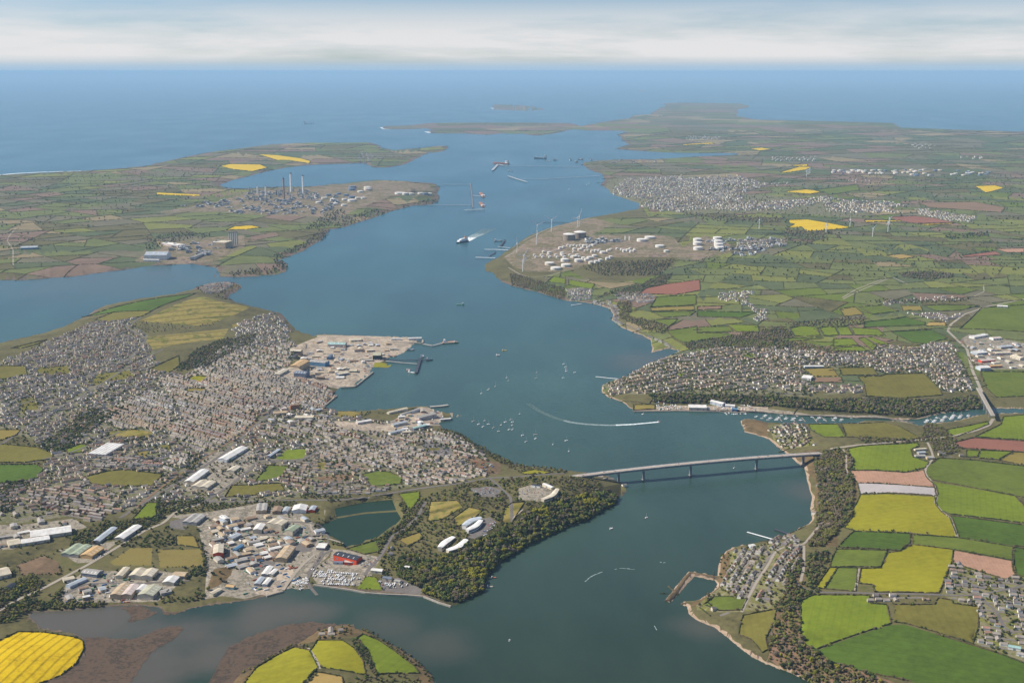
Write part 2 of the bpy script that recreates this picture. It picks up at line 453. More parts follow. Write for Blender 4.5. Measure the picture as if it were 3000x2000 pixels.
SILT = [(*[float(q) for q in P(u, v)], r, a) for u, v, r, a in ((140, 1425, 190, .95), (270, 1430, 170, .9), (420, 1450, 110, .7), (500, 1500, 130, .8), (600, 1430, 120, .75), (720, 1405, 90, .6), (330, 1550, 130, .8), (880, 1430, 100, .45), (1000, 1480, 110, .4), (640, 1395, 110, .45), (1610, 1440, 90, .5), (1860, 1130, 110, .45), (1480, 830, 240, .5), (1500, 770, 120, .6), (240, 640, 900, .35))]
WATER = mat_water('estuary_water', (.023, .041, .027), .2, .35, (.012, .082, .112), .24, SILT)
PONDM = mat_water('pond_water', (.018, .040, .026), .25, .15, None, .05)
FOAM = mat_plain('foam', (.75, .8, .8), .6, .3, var=.35, scale=.12)

def obj(name, me, mats=(), parent=None, **props):
    o = bpy.data.objects.new(name, me)
    COL.objects.link(o)
    if parent is not None:
        o.parent = parent
    for m in mats:
        if m.name not in me.materials:
            me.materials.append(m)
    for k, v in props.items():
        o[k] = v
    return o

def thing(name, label, cat, loc=(0, 0, 0), rz=0.0, group=None):
    o = bpy.data.objects.new(name, None)
    COL.objects.link(o)
    o.empty_display_size = 5
    o.location = loc
    o.rotation_euler = (0, 0, rz)
    o['label'] = label; o['category'] = cat
    if group:
        o['group'] = group
    return o

def tag(o, label, cat, group=None):
    o['label'] = label; o['category'] = cat
    if group:
        o['group'] = group
    return o

class MB:
    """collects polygons with a material slot each and links them as one mesh"""
    def __init__(s):
        s.v = []; s.f = []; s.m = []; s.mats = []
    def slot(s, mat):
        if mat not in s.mats:
            s.mats.append(mat)
        return s.mats.index(mat)
    def add(s, vs, fs, mat):
        b = len(s.v); k = s.slot(mat)
        s.v.extend(vs)
        for f in fs:
            s.f.append([b + i for i in f]); s.m.append(k)
    def box(s, c, size, mat, rz=0.0, taper=1.0):
        x, y, z = c; a, b_, h = size[0] / 2, size[1] / 2, size[2]
        ca, sa = math.cos(rz), math.sin(rz)
        vs = []
        for zz, t in ((z, 1.0), (z + h, taper)):
            for px, py in ((-a, -b_), (a, -b_), (a, b_), (-a, b_)):
                px *= t; py *= t
                vs.append((x + px * ca - py * sa, y + px * sa + py * ca, zz))
        s.add(vs, [(0, 3, 2, 1), (4, 5, 6, 7), (0, 1, 5, 4), (1, 2, 6, 5), (2, 3, 7, 6), (3, 0, 4, 7)], mat)
    def cyl(s, c, r0, r1, h, mat, n=12, cap=True):
        x, y, z = c
        vs = [(x + r0 * math.cos(i * 2 * math.pi / n), y + r0 * math.sin(i * 2 * math.pi / n), z) for i in range(n)]
        vs += [(x + r1 * math.cos(i * 2 * math.pi / n), y + r1 * math.sin(i * 2 * math.pi / n), z + h) for i in range(n)]
        fs = [(i, (i + 1) % n, n + (i + 1) % n, n + i) for i in range(n)]
        if cap:
            fs.append(tuple(range(n, 2 * n)))
            fs.append(tuple(range(n - 1, -1, -1)))
        s.add(vs, fs, mat)
    def bar(s, p, q, w, h, mat):
        """beam between two points, w wide and h high"""
        p = Vector(p); q = Vector(q); d = (q - p)
        side = Vector((-d.y, d.x, 0))
        if side.length < 1e-6:
            side = Vector((1, 0, 0))
        side = side.normalized() * (w / 2)
        up = d.cross(side).normalized() * (h / 2)
        vs = [tuple(e + a * side + b * up) for e in (p, q) for a, b in ((-1, -1), (1, -1), (1, 1), (-1, 1))]
        s.add(vs, [(0, 1, 2, 3), (7, 6, 5, 4), (0, 4, 5, 1), (1, 5, 6, 2), (2, 6, 7, 3), (3, 7, 4, 0)], mat)
    def mesh(s, name, smooth=False):
        me = bpy.data.meshes.new(name)
        me.from_pydata(s.v, [], s.f)
        for m in s.mats:
            me.materials.append(m)
        if s.m:
            me.polygons.foreach_set('material_index', s.m)
        if smooth:
            me.polygons.foreach_set('use_smooth', [True] * len(me.polygons))
        me.update()
        return me
    def build(s, name, parent=None, smooth=False, **props):
        return obj(name, s.mesh(name, smooth), (), parent, **props)

def tri_mesh(name, V, F, mats, midx=None, smooth=False):
    """big triangle soup from arrays"""
    me = bpy.data.meshes.new(name)
    nf = len(F)
    me.vertices.add(len(V)); me.vertices.foreach_set('co', np.ascontiguousarray(V, dtype=np.float32).ravel())
    me.loops.add(nf * 3); me.loops.foreach_set('vertex_index', np.ascontiguousarray(F, dtype=np.int32).ravel())
    me.polygons.add(nf)
    me.polygons.foreach_set('loop_start', np.arange(0, nf * 3, 3, dtype=np.int32))
    for m in mats:
        me.materials.append(m)
    if midx is not None:
        me.polygons.foreach_set('material_index', np.ascontiguousarray(midx, dtype=np.int32))
    me.polygons.foreach_set('use_smooth', np.full(nf, smooth))
    me.update(calc_edges=True)
    return me
# ---------------------------------------------------------------- fields and other ground covers, nearest first
# (object name or None to stay in the terrain sheet, cover, outline)
ZONES = [
 ('field', 'deep', "L 790,20 1310,40 1300,130 1215,195 640,165 690,110 760,40"),
 ('field', 'mid', "L 630,180 1095,195 1035,345 570,345 575,290"),
 ('field', 'mid', "L 640,352 820,355 805,570 515,545"),
 ('field', 'lime', "L 560,352 630,352 508,545 430,540"),
 ('field', 'lime', "L 1330,140 1700,185 1690,290 1570,585 980,575 965,510 830,495 850,360 1045,355 1110,215 1225,195"),
 ('field', 'mid', "L 1335,50 1730,75 2250,160 2240,285 1710,185 1330,130"),
 ('ploughed_field', 'plough', "L 1715,195 2240,290 2250,380 2280,425 2190,460 1900,375 1690,310"),
 ('field', 'deep', "H 1680,1130 2352,1215 2600,1240 2600,1440 2255,1404 1755,1324 1720,1230"),
 ('field', 'deep', "L 2262,165 2352,180 2600,200 2600,420 2352,435 2290,420 2255,330 2255,270"),
 ('field', 'grass', "L 300,650 420,600 930,605 940,680 1090,690 1130,865 430,1105 350,1060 300,980"),
 ('field', 'olive', "L 1165,690 1420,690 1530,690 1560,630 1690,650 1700,680 1935,710 1930,900 1880,1050 1530,940 1270,865 1160,850"),
 ('field', 'deep', "L 1130,875 1260,875 1540,960 2150,1150 2352,1230 2600,1330 2600,1700 1500,1520 1300,1390 900,1310 600,1220 480,1150 440,1115"),
 ('field', 'olive', "K 2120,790 2352,745 2430,730 2400,860 2330,1000 2352,1100 2300,1130 2200,1010 2080,960 2100,860"),
 ('field', 'mid', "K 1760,690 1850,620 2160,640 2110,740 1900,745"),
 ('field', 'grass', "H 370,295 640,295 710,410 520,410 440,370 390,340"),
 ('field', 'olive', "H 670,290 1060,275 1200,310 1400,415 1300,435 720,410"),
 ('field', 'grass', "H 1640,340 2020,265 2030,290 1730,405 1650,380"),
 ('field', 'grass', "H 2352,205 2160,220 2140,290 1900,405 2352,435 2600,440 2600,200"),
 ('field', 'grass', "H 720,520 850,490 1370,460 1390,490 1310,520 1330,590 1480,640 1440,690 1270,730 950,710 760,710 790,620"),
 ('ploughed_field', 'plough', "H 755,715 950,715 1270,735 1430,710 1450,770 1520,840 1530,870 820,828 780,780"),
 ('fleece_covered_field', 'mauve', "H 820,830 1530,872 1545,945 1100,920 845,930"),
 ('field', 'lime', "H 845,940 1100,930 1530,955 1540,1030 1600,1100 1670,1150 1740,1330 1300,1280 790,1265 700,1240 780,1130 770,1080 820,1000"),
 ('field', 'mid', "H 1570,600 1900,620 2352,675 2600,700 2600,1000 2352,960 1980,890 1500,800 1440,710 1500,650"),
 ('field', 'grass', "H 1500,815 2000,900 2270,950 2352,1040 2600,1050 2600,1220 2352,1195 1680,1115 1600,1090 1560,1040 1535,990 1560,930 1540,850"),
 ('ploughed_field', 'redsoil', "H 1700,460 1880,415 2352,445 2600,460 2600,560 2352,545 1950,520 1780,510"),
 ('field', 'grass', "H 1820,525 1940,535 1925,590 1820,590"),
 ('field', 'grass', "H 1955,530 2250,540 2110,615 1940,600"),
 ('field', 'ochre', "H 2280,545 2600,570 2600,690 2352,665 2120,620"),
 ('field', 'grass', "D 200,510 290,485 445,495 480,575 250,580"),
 ('field', 'grass', "D 470,500 610,490 650,570 520,575"),
 ('field', 'grass', "D 635,500 730,490 780,570 670,570"),
 ('field', 'grass', "D 760,500 1010,515 1080,575 800,570"),
 ('field', 'mid', "D 130,600 490,590 510,600 180,630"),
 ('field', 'grass', "D 600,605 770,600 830,660 600,675"),
 ('field', 'grass', "D 600,690 850,670 920,720 610,715"),
 ('field', 'grass', "D 880,590 1000,665 960,715 830,600"),
 ('field', 'grass', "D 900,590 960,590 1110,650 1030,660"),
 ('field', 'deep', "D 1130,540 1500,520 1650,600 1450,650 1330,640"),
 ('field', 'ochre', "D 660,330 800,310 880,380 700,400"),
 ('field', 'mid', "D 830,310 1060,295 1200,350 960,380"),
 ('field', 'ochre', "D 1220,300 1400,300 1420,345 1240,345"),
 ('field', 'deep', "D 880,450 1170,420 1270,400 1440,450 1440,480 880,500"),
 ('field', 'straw', "D 1480,450 1620,450 1640,480 1450,490"),
 ('field', 'mid', "D 1420,300 1600,290 1940,300 1760,345 1560,350"),
 ('field', 'mid', "D 1960,320 2352,290 2600,280 2600,560 2352,540 2050,520 1760,510 1840,440"),
 ('school_field', 'ochre', "D 330,880 590,870 650,950 410,950"),
 ('school_field', 'brownsoil', "D 410,955 670,955 690,1005 420,1005"),
 ('field', 'olive', "D 650,870 960,865 1010,935 680,940"),
 ('field', 'olive', "D 820,950 1030,945 1080,930 1430,920 1570,1060 1600,1120 1200,1150 900,1130 880,1020"),
 ('field', 'mid', "D 1950,905 2352,905 2600,910 2600,1120 2352,1130 2100,1140 2000,1050"),
 ('field', 'grass', "C 320,80 380,30 490,50 490,100"), ('field', 'grass', "C 515,60 760,100 730,150 520,110"),
 ('ploughed_field', 'redsoil', "C 1160,190 1230,140 1420,100 1720,60 1730,160 1500,200 1330,195"),
 ('field', 'mid', "C 1330,220 1690,200 1690,290 1560,300 1270,310"),
 ('field', 'ochre', "C 1260,320 1670,300 1680,340 1290,350"),
 ('field', 'mid', "C 1280,360 1690,350 1640,390 1400,410"),
 ('field', 'deep', "C 1700,350 2250,360 2100,410 1700,400"),
 ('field', 'brownsoil', "C 1700,310 1920,300 1920,330 1700,340"),
 ('field', 'mid', "C 1290,430 1520,420 1500,450 1440,490"),
 ('field', 'mid', "C 1420,530 1700,490 1700,550 1900,550 2030,560 2040,580 1800,610 1580,640 1490,600"),
 ('field', 'mid', "C 1720,495 2000,490 2030,540 1710,545"), ('field', 'grass', "C 1970,470 2260,480 2270,540 2060,540"),
 ('field', 'mid', "O 900,370 1200,330 1220,370 1020,400"), ('field', 'mid', "O 600,0 601,0 601,1"),
 # rape in flower
 ('rapeseed_field', 'rapelines', "I -300,1150 -300,1080 0,1020 160,940 400,945 690,990 760,1020 770,1100 700,1230 560,1340 400,1400 250,1460 -200,1700 -800,1700 -800,1100"),
 ('rapeseed_field', 'rape', "M 1560,645 1610,620 1730,612 1800,628 1700,640"),
 ('rapeseed_field', 'rape', "M 1075,385 1375,400 1385,412 1080,402"),
 ('rapeseed_field', 'rape', "M 1515,205 1580,190 1790,193 1845,215 1740,242 1590,225"),
 ('rapeseed_field', 'rape', "M 1770,122 1900,128 2070,150 2140,170 2130,187 1990,165 1910,165 1830,140"),
 ('rapeseed_field', 'rape', "O 730,575 860,572 1000,595 1165,628 1000,645 850,655 820,625 720,628 770,605 730,595"),
 ('rapeseed_field', 'rape', "O 690,380 850,365 980,380 880,397"), ('rapeseed_field', 'rape', "O 670,248 800,208 890,210 850,230 700,252"),
 ('rapeseed_field', 'rape', "O 755,197 860,192 860,206 760,205"), ('rapeseed_field', 'rape', "O 1250,578 1500,578 1510,586 1260,590"),
 ('rapeseed_field', 'rape', "O 1620,605 1880,595 1850,603 1660,612"), ('rapeseed_field', 'rape', "O 2010,342 2150,337 2220,355 2090,390"),
 ('rapeseed_field', 'rape', "V 460,1025 540,1018 620,1030 530,1040"), ('rapeseed_field', 'rape', "V 0,995 200,983 220,992 0,1002"),
 ('ploughed_field', 'redsoil', "O 1430,555 1600,548 1720,560 1880,595 1620,600 1480,585"), ('ploughed_field', 'brownsoil', "O 1620,455 2000,450 2220,490 2200,525 1700,490"),
 ('ploughed_field', 'plough', "O 2150,775 2352,770 2352,800 2230,800"), ('ploughed_field', 'redsoil', "O 1930,820 2150,790 2200,815 1940,832"),
 ('field', 'straw', "O 1400,820 1500,810 1615,830 1500,845"),
 # left bank
 ('field', 'olive', "E -300,460 0,470 330,500 490,560 470,610 230,640 0,640 -300,640"), ('field', 'deep', "E -300,660 0,660 340,660 400,700 330,800 0,830 -300,830"),
 ('field', 'ochre', "E -200,330 0,340 190,340 150,390 0,440 -200,480"), ('playing_field', 'olive', "E 750,780 980,720 1150,705 1500,750 1390,855 1050,860 850,840"),
 ('park', 'golf', "E 1000,350 1240,340 1400,360 1360,410 1000,410"), ('field', 'grass', "E 600,520 740,470 830,490 740,550 620,560"),
 ('field', 'grass', "E 1350,1010 1440,1010 1430,1150 1210,1165"), ('playing_field', 'mid', "F 0,800 110,665 305,675 230,770 150,805 0,810"),
 ('playing_field', 'olive', "E 2130,850 2352,845 F 0,840 230,830 260,900 0,930 E 2352,940 2060,960"),
 ('football_pitch', 'grass', "F 180,605 290,520 480,520 430,600 300,615"), ('playing_field', 'mid', "F 970,750 1120,715 1230,730 1350,780 1320,840 1060,860"),
 ('field', 'grass', "F 1310,930 1500,905 1500,970 1420,1080 1380,1040"),
 ('golf_course', 'golf', "A 1270,440 1440,370 1750,240 1880,220 2000,260 2300,320 2180,370 2050,420 1960,460 1800,480 1500,460 1300,440"),
 ('golf_course', 'golf', "A 1300,590 1700,550 2100,510 2050,600 1700,640 1400,700 1360,640"),
 ('field', 'olive', "A 1360,890 1500,820 1640,760 1650,850 1560,910"), ('field', 'lime', "A 1700,980 1780,940 1900,950 1860,1000"),
 ('field', 'ochre', "A 1700,1060 1890,1060 1880,1090 1720,1090"),
 ('field', 'olive', "A -200,850 0,850 230,855 250,930 0,980 -200,990"), ('field', 'olive', "A 870,430 1040,360 1400,345 1300,400 1000,450"),
 ('field', 'deep', "A 750,400 1000,330 1500,230 1800,190 1700,230 1380,350 1050,360"), ('field', 'olive', "A 100,690 430,610 350,650 200,690"),
 ('cemetery', 'grave', "I 1010,300 1200,170 1400,170 1390,330 1050,330"), ('cemetery', 'grave', "I 1450,190 1850,180 1870,340 1470,350"),
 ('field', 'ochre', "I 1610,60 1780,60 1830,170 1620,140"), ('waste_ground', 'reddust', "I 150,330 400,240 540,300 560,410 200,420"),
 ('field', 'lime', "J 0,1270 200,1150 350,1080 490,1110 570,1270 430,1411 400,1700 -250,1700 -100,1400"),
 ('field', 'lime', "J 500,1110 560,1020 800,1020 900,1090 980,1200 1010,1340 600,1270"),
 ('field', 'grass', "J 920,1000 980,960 1130,1020 1290,1130 1450,1250 1500,1320 1110,1330 1030,1120"),
 ('field', 'straw', "J 480,1411 570,1310 790,1350 800,1411 850,1700 450,1700"), ('green', 'grass', "J 930,545 1010,430 1100,440 1160,550"),
 ('field', 'mid', "J 830,180 1100,100 1140,200 1000,230"), ('field', 'golf', "F 1600,1000 1850,990 1900,1050 1700,1170 1570,1180"),
 ('field', 'golf', "F 1800,1160 1950,1050 2080,1080 1980,1180 1850,1230"), ('field', 'golf', "F 2280,1060 2352,1010 G 120,1000 0,1180 F 2250,1200"),
 ('field', 'lime', "G 60,735 200,708 370,735 300,755 120,755"), ('green', 'lime', "B 1090,820 1240,825 1260,850 1200,862 1080,860"),
 ('field', 'ochre', "F 1310,1350 1500,1280 1540,1330 1400,1411"),
 ('field', 'ochre', "G 1115,110 1310,110 1310,150 1115,160"), ('green', 'ochre', "F 730,175 900,172 980,190 900,225 740,215"),
 # ground covers left in the terrain sheet
 (None, 'olive', "E 190,60 330,40 350,150 200,190"), (None, 'scrub', "E 700,230 850,200 860,280 720,310"), (None, 'ochre', "E 1270,540 1350,535 1340,590 1260,600"), (None, 'olive', "E 1480,480 1570,480 1560,530 1500,530"),
 (None, 'olive', "A 900,930 1180,895 1240,940 1000,1010 800,1030"), (None, 'olive', "A 330,870 620,850 640,920 360,930"), (None, 'golf', "F 560,640 650,640 640,700 560,700"), (None, 'ochre', "A 2130,470 2180,460 2190,490 2140,500"),
 (None, 'olive', "F 1550,510 1680,505 1690,525 1560,530"), (None, 'brownsoil', "E 2300,440 2352,420 F 60,430 20,470 E 2320,480"), (None, 'mid', "D 1700,720 1800,730 1800,820 1740,800"), (None, 'grass', "C 1500,930 1560,915 1600,955 1530,960"), (None, 'grass', "C 2130,750 2220,740 2230,780 2140,785"),
 (None, 'tarmac', "F 1510,460 1700,460 1800,520 1810,570 1580,580"), (None, 'tarmac', "F 1960,880 2150,860 2250,890 2230,960 2050,950"),
 (None, 'yard', "G 60,880 200,840 400,900 440,960 250,1000 60,980"), (None, 'reddust', "F 1930,610 2050,600 2250,650 2240,740 2160,760 1980,660"),
 (None, 'reddust', "F 530,780 700,755 900,740 890,790 620,815"),
 (None, 'tarmac', "F 1950,1330 2000,1180 2150,1140 2210,1190 2100,1300 2000,1340"),
 (None, 'port', "B 300,700 560,590 560,570 1230,575 1530,590 1530,620 1440,700 1340,745 1180,800 1060,870 1070,910 900,1050 650,1040 480,980 170,940 330,850 420,780"),
 (None, 'scrub', "F 620,1040 480,1050 380,1080 500,1170 600,1280 640,1200"), (None, 'scrub', "F 100,1000 380,1000 360,1040 120,1060"), (None, 'brownsoil', "J 60,205 250,215 220,290 40,280 -10,250"), (None, 'tarmac', "J 340,100 560,110 500,200 380,210 300,180"),
 (None, 'tarmac', "E 1560,1180 1760,1130 1700,1260 1560,1240"), (None, 'brush', "I 1960,370 2150,330 2120,420 2000,520 1900,560"), (None, 'port', "J 150,370 330,325 350,420 300,545 90,605 -20,590 40,540 200,480"), (None, 'tarmac', "J -60,240 180,300 150,360 -80,420"),
 (None, 'yard', "E 1500,1130 1880,1100 F 0,1020 600,1040 640,1180 J 560,60 640,110 I 2352,400 2352,560 1880,640 1900,300 1830,20 1790,-80"),
 (None, 'yard', "J -20,-200 640,-180 600,60 700,150 660,250 480,400 500,540 180,560 -100,640 -400,600 -300,100"),
 (None, 'yard', "J 700,180 1150,260 1000,520 560,500 480,380 680,260"), (None, 'tarmac', "J 1110,470 1300,440 1560,560 1500,600 1160,560"),
 (None, 'yard', "I 600,520 780,380 1480,380 1760,420 1450,660 1000,670 540,680"), (None, 'yard', "I 540,190 1100,100 850,300 700,310"),
 (None, 'yard', "I -200,-40 180,-40 680,-100 800,-20 120,180 -200,200"), (None, 'yard', "E 1900,560 2300,480 2352,640 2200,800 2000,930 1700,900 1750,820"),
 (None, 'port', "F 1200,290 1500,130 1700,120 1720,230 1690,300 1200,360 700,330 730,260"), (None, 'yard', "F 1780,185 1850,180 1905,215 1800,230"),
 (None, 'port', "G 1000,140 1120,155 1500,90 2352,130 2352,185 1100,165"), (None, 'yard', "H 0,150 400,175 1000,190 1350,250 1340,290 1000,225 300,205 0,180"),
 (None, 'yard', "D 1780,600 1850,560 2130,600 2352,640 2700,640 2700,860 2352,880 1920,880 1870,720"),
 (None, 'refinery', "N 1190,900 1120,830 1280,720 1480,620 1700,560 1880,600 1720,680 2100,670 2280,690 2352,760 O 150,680 330,740 330,800 100,850 N 2320,830 1880,830 1650,890 1500,930 1280,930"),
 (None, 'scrub', "N 950,890 1150,760 1300,660 1500,580 1900,510 2080,490 2120,560 1900,560 1700,580 1480,640 1280,730 1120,840 1190,900 1300,930 1500,930 1650,890 1880,830 2320,830 2300,880 2150,960 1900,1010 1740,1000 1560,920 1400,960 1400,1010 1300,1050 1150,1000 1000,950"),
 (None, 'refinery', "M 1080,520 1500,450 1700,380 2200,350 N 200,310 600,330 640,370 300,430 100,500 0,560 M 1800,540 1500,520"),
 (None, 'refinery', "M 930,860 1010,800 1260,720 1500,690 1680,680 1690,760 1500,850 1250,880"),
 (None, 'lawn', "K 2000,200 2352,130 L 230,100 250,420 120,640 60,720 0,740 K 1950,760 1700,740 1690,700 2000,440"),
 (None, 'brush', "K 2000,200 2352,130 L 330,200 340,520 200,700 80,900 0,740 K 1950,760 1700,740 1690,700 2000,440"),
 (None, 'brush', "H 230,560 400,520 790,560 760,640 830,880 780,1120 640,1280 640,1411 350,1411 450,1200 430,800"),
 (None, 'bracken', "L 0,1180 60,850 280,660 300,980 440,1120 900,1310 1500,1520 2300,1800 1000,1900 340,1400"),
 (None, 'brush', "J -300,1400 0,1240 350,1060 560,920 850,880 1000,920 1220,1040 1620,1330 1700,1700 1400,1700 1500,1330 930,980 560,1020 350,1080 0,1290 -200,1500"),
 (None, 'brush', "G 2090,240 2352,260 2352,420 2130,370"),
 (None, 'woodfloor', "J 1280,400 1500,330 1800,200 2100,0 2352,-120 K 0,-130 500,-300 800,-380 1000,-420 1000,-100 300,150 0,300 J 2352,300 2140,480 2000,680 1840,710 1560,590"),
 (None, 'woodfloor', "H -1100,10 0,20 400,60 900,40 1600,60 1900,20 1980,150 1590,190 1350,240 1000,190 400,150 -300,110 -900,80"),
 (None, 'town', "Z 0,830 100,790 200,745 280,725 340,770 360,830 420,870 560,760 640,730 660,770 690,810 640,850 700,880 760,880 740,935 830,960 1010,990 "
     "1060,1000 1130,1060 1140,1085 1000,1110 860,1130 700,1140 520,1160 300,1170 180,1180 60,1200 -100,1200 -100,1120 60,1110 120,1050 80,1010 -100,960"),
 (None, 'town', "Z 1385,885 1430,868 1490,840 1570,815 1650,800 1780,795 1900,815 2010,800 2100,800 2200,810 2210,830 2240,900 2160,900 2130,860 2020,855 "
     "1890,845 1850,850 1870,910 1980,885 1980,900 1860,910 1700,905 1500,905 1420,905"),
 (None, 'town', "Z 1390,425 1400,412 1550,405 1600,405 1640,440 1900,460 1990,480 1980,500 1800,490 1560,490 1480,475 1400,445"),
 (None, 'lawn', "L 1600,590 1700,310 2190,470 2352,430 2700,450 2700,1300 2352,1210 1880,1040 1940,700 1700,680"),
 (None, 'lawn', "H 0,300 330,290 440,480 150,520 60,440"), (None, 'brush', "K 1920,200 2352,130 2352,740 1760,690 1700,720 1640,700 1880,480 1900,420"),
]
POND = pts("F 570,1200 740,1110 720,1030 1000,970 1250,940 1290,1040 1335,1110 1260,1190 1100,1300 960,1370 810,1390 760,1320 600,1260")
POND_BANK = pts("F 560,1185 750,1105 1000,1060 1290,1033 1292,1048 1000,1075 752,1120 565,1198")

ZP = []
for nm, cov, s in ZONES:
    a = pts(s)
    if len(a) < 4:
        continue
    ZP.append((nm, cov, G0(a)))
POND0 = G0(POND); BANK0 = G0(POND_BANK)
_pw = np.array([float(np.mean(q)) for q in P(POND0[:, 0], POND0[:, 1])])
POND_Z = 4.0

# ---- procedural farmland: recursive cuts of the remaining land into hedged fields (ground metres)
CUTS = []
def bsp(poly, depth, seed):
    poly = [tuple(p) for p in poly]
    c = np.mean(poly, 0)
    size = min(950, max(120, c[1] / 34.0)) * seed.uniform(.8, 1.45)
    A = 0.5 * abs(sum(poly[i][0] * poly[(i + 1) % len(poly)][1] - poly[(i + 1) % len(poly)][0] * poly[i][1] for i in range(len(poly))))
    lim = lambda y: .47 * max(y, 100) + 400
    if all(p[1] > 95000 for p in poly) or all(p[1] < 1200 for p in poly) or all(p[0] > lim(p[1]) for p in poly) or all(p[0] < -lim(p[1]) for p in poly):
        return ('leaf', -1)
    if A < size * size * 1.15 or depth > 22:
        bsp.n += 1
        return ('leaf', bsp.n)
    q = np.array(poly) - c
    cov = q.T @ q
    wv, ev = np.linalg.eigh(cov)
    ax = ev[:, 1]
    a = math.atan2(ax[1], ax[0]) + seed.uniform(-.22, .22)
    nrm = np.array([math.cos(a), math.sin(a)])
    pr = np.array(poly) @ nrm
    off = pr.min() + (pr.max() - pr.min()) * seed.uniform(.36, .64)
    left, right, hit = [], [], []
    n = len(poly)
    for i in range(n):
        p0, p1 = poly[i], poly[(i + 1) % n]
        d0, d1 = pr[i] - off, pr[(i + 1) % n] - off
        (left if d0 < 0 else right).append(p0)
        if (d0 < 0) != (d1 < 0):
            t = d0 / (d0 - d1)
            h = (p0[0] + (p1[0] - p0[0]) * t, p0[1] + (p1[1] - p0[1]) * t)
            left.append(h); right.append(h); hit.append(h)
    if len(hit) == 2 and A < 4e6 * max(1, c[1] / 8000) ** 2:
        CUTS.append((hit[0], hit[1]))
    return ('cut', nrm, off, bsp(left, depth + 1, seed), bsp(right, depth + 1, seed))
bsp.n = 0
TREE = bsp([(-45000, 2500), (45000, 1500), (45000, 95000), (-45000, 95000)], 0, random.Random(3))

def cell_of(X, Y):
    out = np.full(len(X), -1)
    def walk(node, idx):
        if not len(idx):
            return
        if node[0] == 'leaf':
            out[idx] = node[1]; return
        d = X[idx] * node[1][0] + Y[idx] * node[1][1] - node[2]
        walk(node[3], idx[d < 0]); walk(node[4], idx[d >= 0])
    walk(TREE, np.arange(len(X)))
    return out

# ---- one constrained triangulation of coast, field edges and a scatter of relief points (sea-level survey pixels)
_v, _e = [], []
def add_loop(p, closed=True, maxlen=None):
    b = len(_v)
    q = []
    n = len(p)
    for i in range(n if closed else n - 1):
        a = p[i]; c = p[(i + 1) % n]
        k = 1 if not maxlen else max(1, int(np.hypot(*(c - a)) / maxlen))
        for j in range(k):
            q.append(a + (c - a) * j / k)
    if not closed:
        q.append(p[-1])
    _v.extend(Vector((float(x), float(y))) for x, y in q)
    m = len(q)
    _e.extend((b + i, b + (i + 1) % m) for i in range(m if closed else m - 1))

def rough(p, amp):
    """coasts wander a little between the surveyed points"""
    out = []
    n = len(p)
    for i in range(n):
        a, c = p[i], p[(i + 1) % n]
        out.append(a)
        L = np.hypot(*(c - a))
        far = (a[0] < -90 or a[0] > 2450 or a[1] > 1600)
        if L > 9 and not far:
            k = int(L / 5)
            nrm = np.array([-(c - a)[1], (c - a)[0]]) / L
            s = min(1.0, max(.12, (a[1] - 163) / 900))
            for j in range(1, k):
                out.append(a + (c - a) * j / k + nrm * random.uniform(-amp, amp) * s)
    return np.array(out)

LAND0 = {k: rough(p, 1.0) for k, p in LAND.items()}
for p in LAND0.values():
    add_loop(p)
for nm, cov, p in ZP:
    add_loop(p, maxlen=40)
add_loop(POND0); add_loop(BANK0)
_cs = []
for a, b in CUTS:
    L = math.hypot(b[0] - a[0], b[1] - a[1]); n = max(1, int(L / (30 + a[1] / 60)))
    for j in range(n):
        _cs.append((a[0] + (b[0] - a[0]) * j / n, a[1] + (b[1] - a[1]) * j / n, a[0] + (b[0] - a[0]) * (j + 1) / n, a[1] + (b[1] - a[1]) * (j + 1) / n))
_cs = np.array(_cs)
_u0, _v0 = UV0(_cs[:, 0], _cs[:, 1]); _u1, _v1 = UV0(_cs[:, 2], _cs[:, 3]); _mu, _mv = (_u0 + _u1) / 2, (_v0 + _v1) / 2
_open = ((_mv < 905) | (_mu > 2600)) & (pip(_mu, _mv, LAND0['north']) | pip(_mu, _mv, LAND0['angle'])) & (_mu > -700) & (_mu < 3500)
for nm, cov, p in ZP:
    _open &= ~(pip(_mu, _mv, p) | pip(_u0, _v0, p) | pip(_u1, _v1, p))
for i in np.nonzero(_open)[0]:
    add_loop(np.array([(_u0[i], _v0[i]), (_u1[i], _v1[i])]), closed=False)
# beaches: a line a few metres inland of the nearer shores
for k, vmin, bw in (('north', 690, 9.0), ('dock', 1200, 5.0), ('spit', 1400, 7.0)):
    p = LAND0[k]; X, Y = P(p[:, 0], p[:, 1]); n = len(p)
    tx, ty = np.roll(X, -1) - np.roll(X, 1), np.roll(Y, -1) - np.roll(Y, 1); ln = np.hypot(tx, ty) + 1e-9
    area = 0.5 * np.sum(X * np.roll(Y, -1) - np.roll(X, -1) * Y); sg = 1 if area > 0 else -1
    w_ = bw * (1 + .35 * np.sin(np.arange(n) * .37) + .2 * np.sin(np.arange(n) * 1.1))
    ox, oy = X - ty / ln * w_ * sg, Y + tx / ln * w_ * sg
    u, v = UV0(ox, oy)
    for i in range(n - 1):
        if p[i][1] > vmin and p[i + 1][1] > vmin and -100 < p[i][0] < 2450 and p[i][1] < 1640:
            add_loop(np.array([(u[i], v[i]), (u[i + 1], v[i + 1])]), closed=False)
gu, gv = np.meshgrid(np.arange(-660, 3560, 17.0), np.concatenate([np.arange(232, 460, 6.0), np.arange(460, 1750, 11.0)]))
gu = (gu + rng.uniform(-6, 6, gu.shape)).ravel(); gv = (gv + rng.uniform(-2.5, 2.5, gv.shape)).ravel()
keep = np.zeros(len(gu), bool)
for p in LAND.values():
    keep |= pip(gu, gv, p)
keep &= ~((gv > 1250) & ((gu < -400) | (gu > 2800)))
_v.extend(Vector((float(x), float(y))) for x, y in zip(gu[keep], gv[keep]))
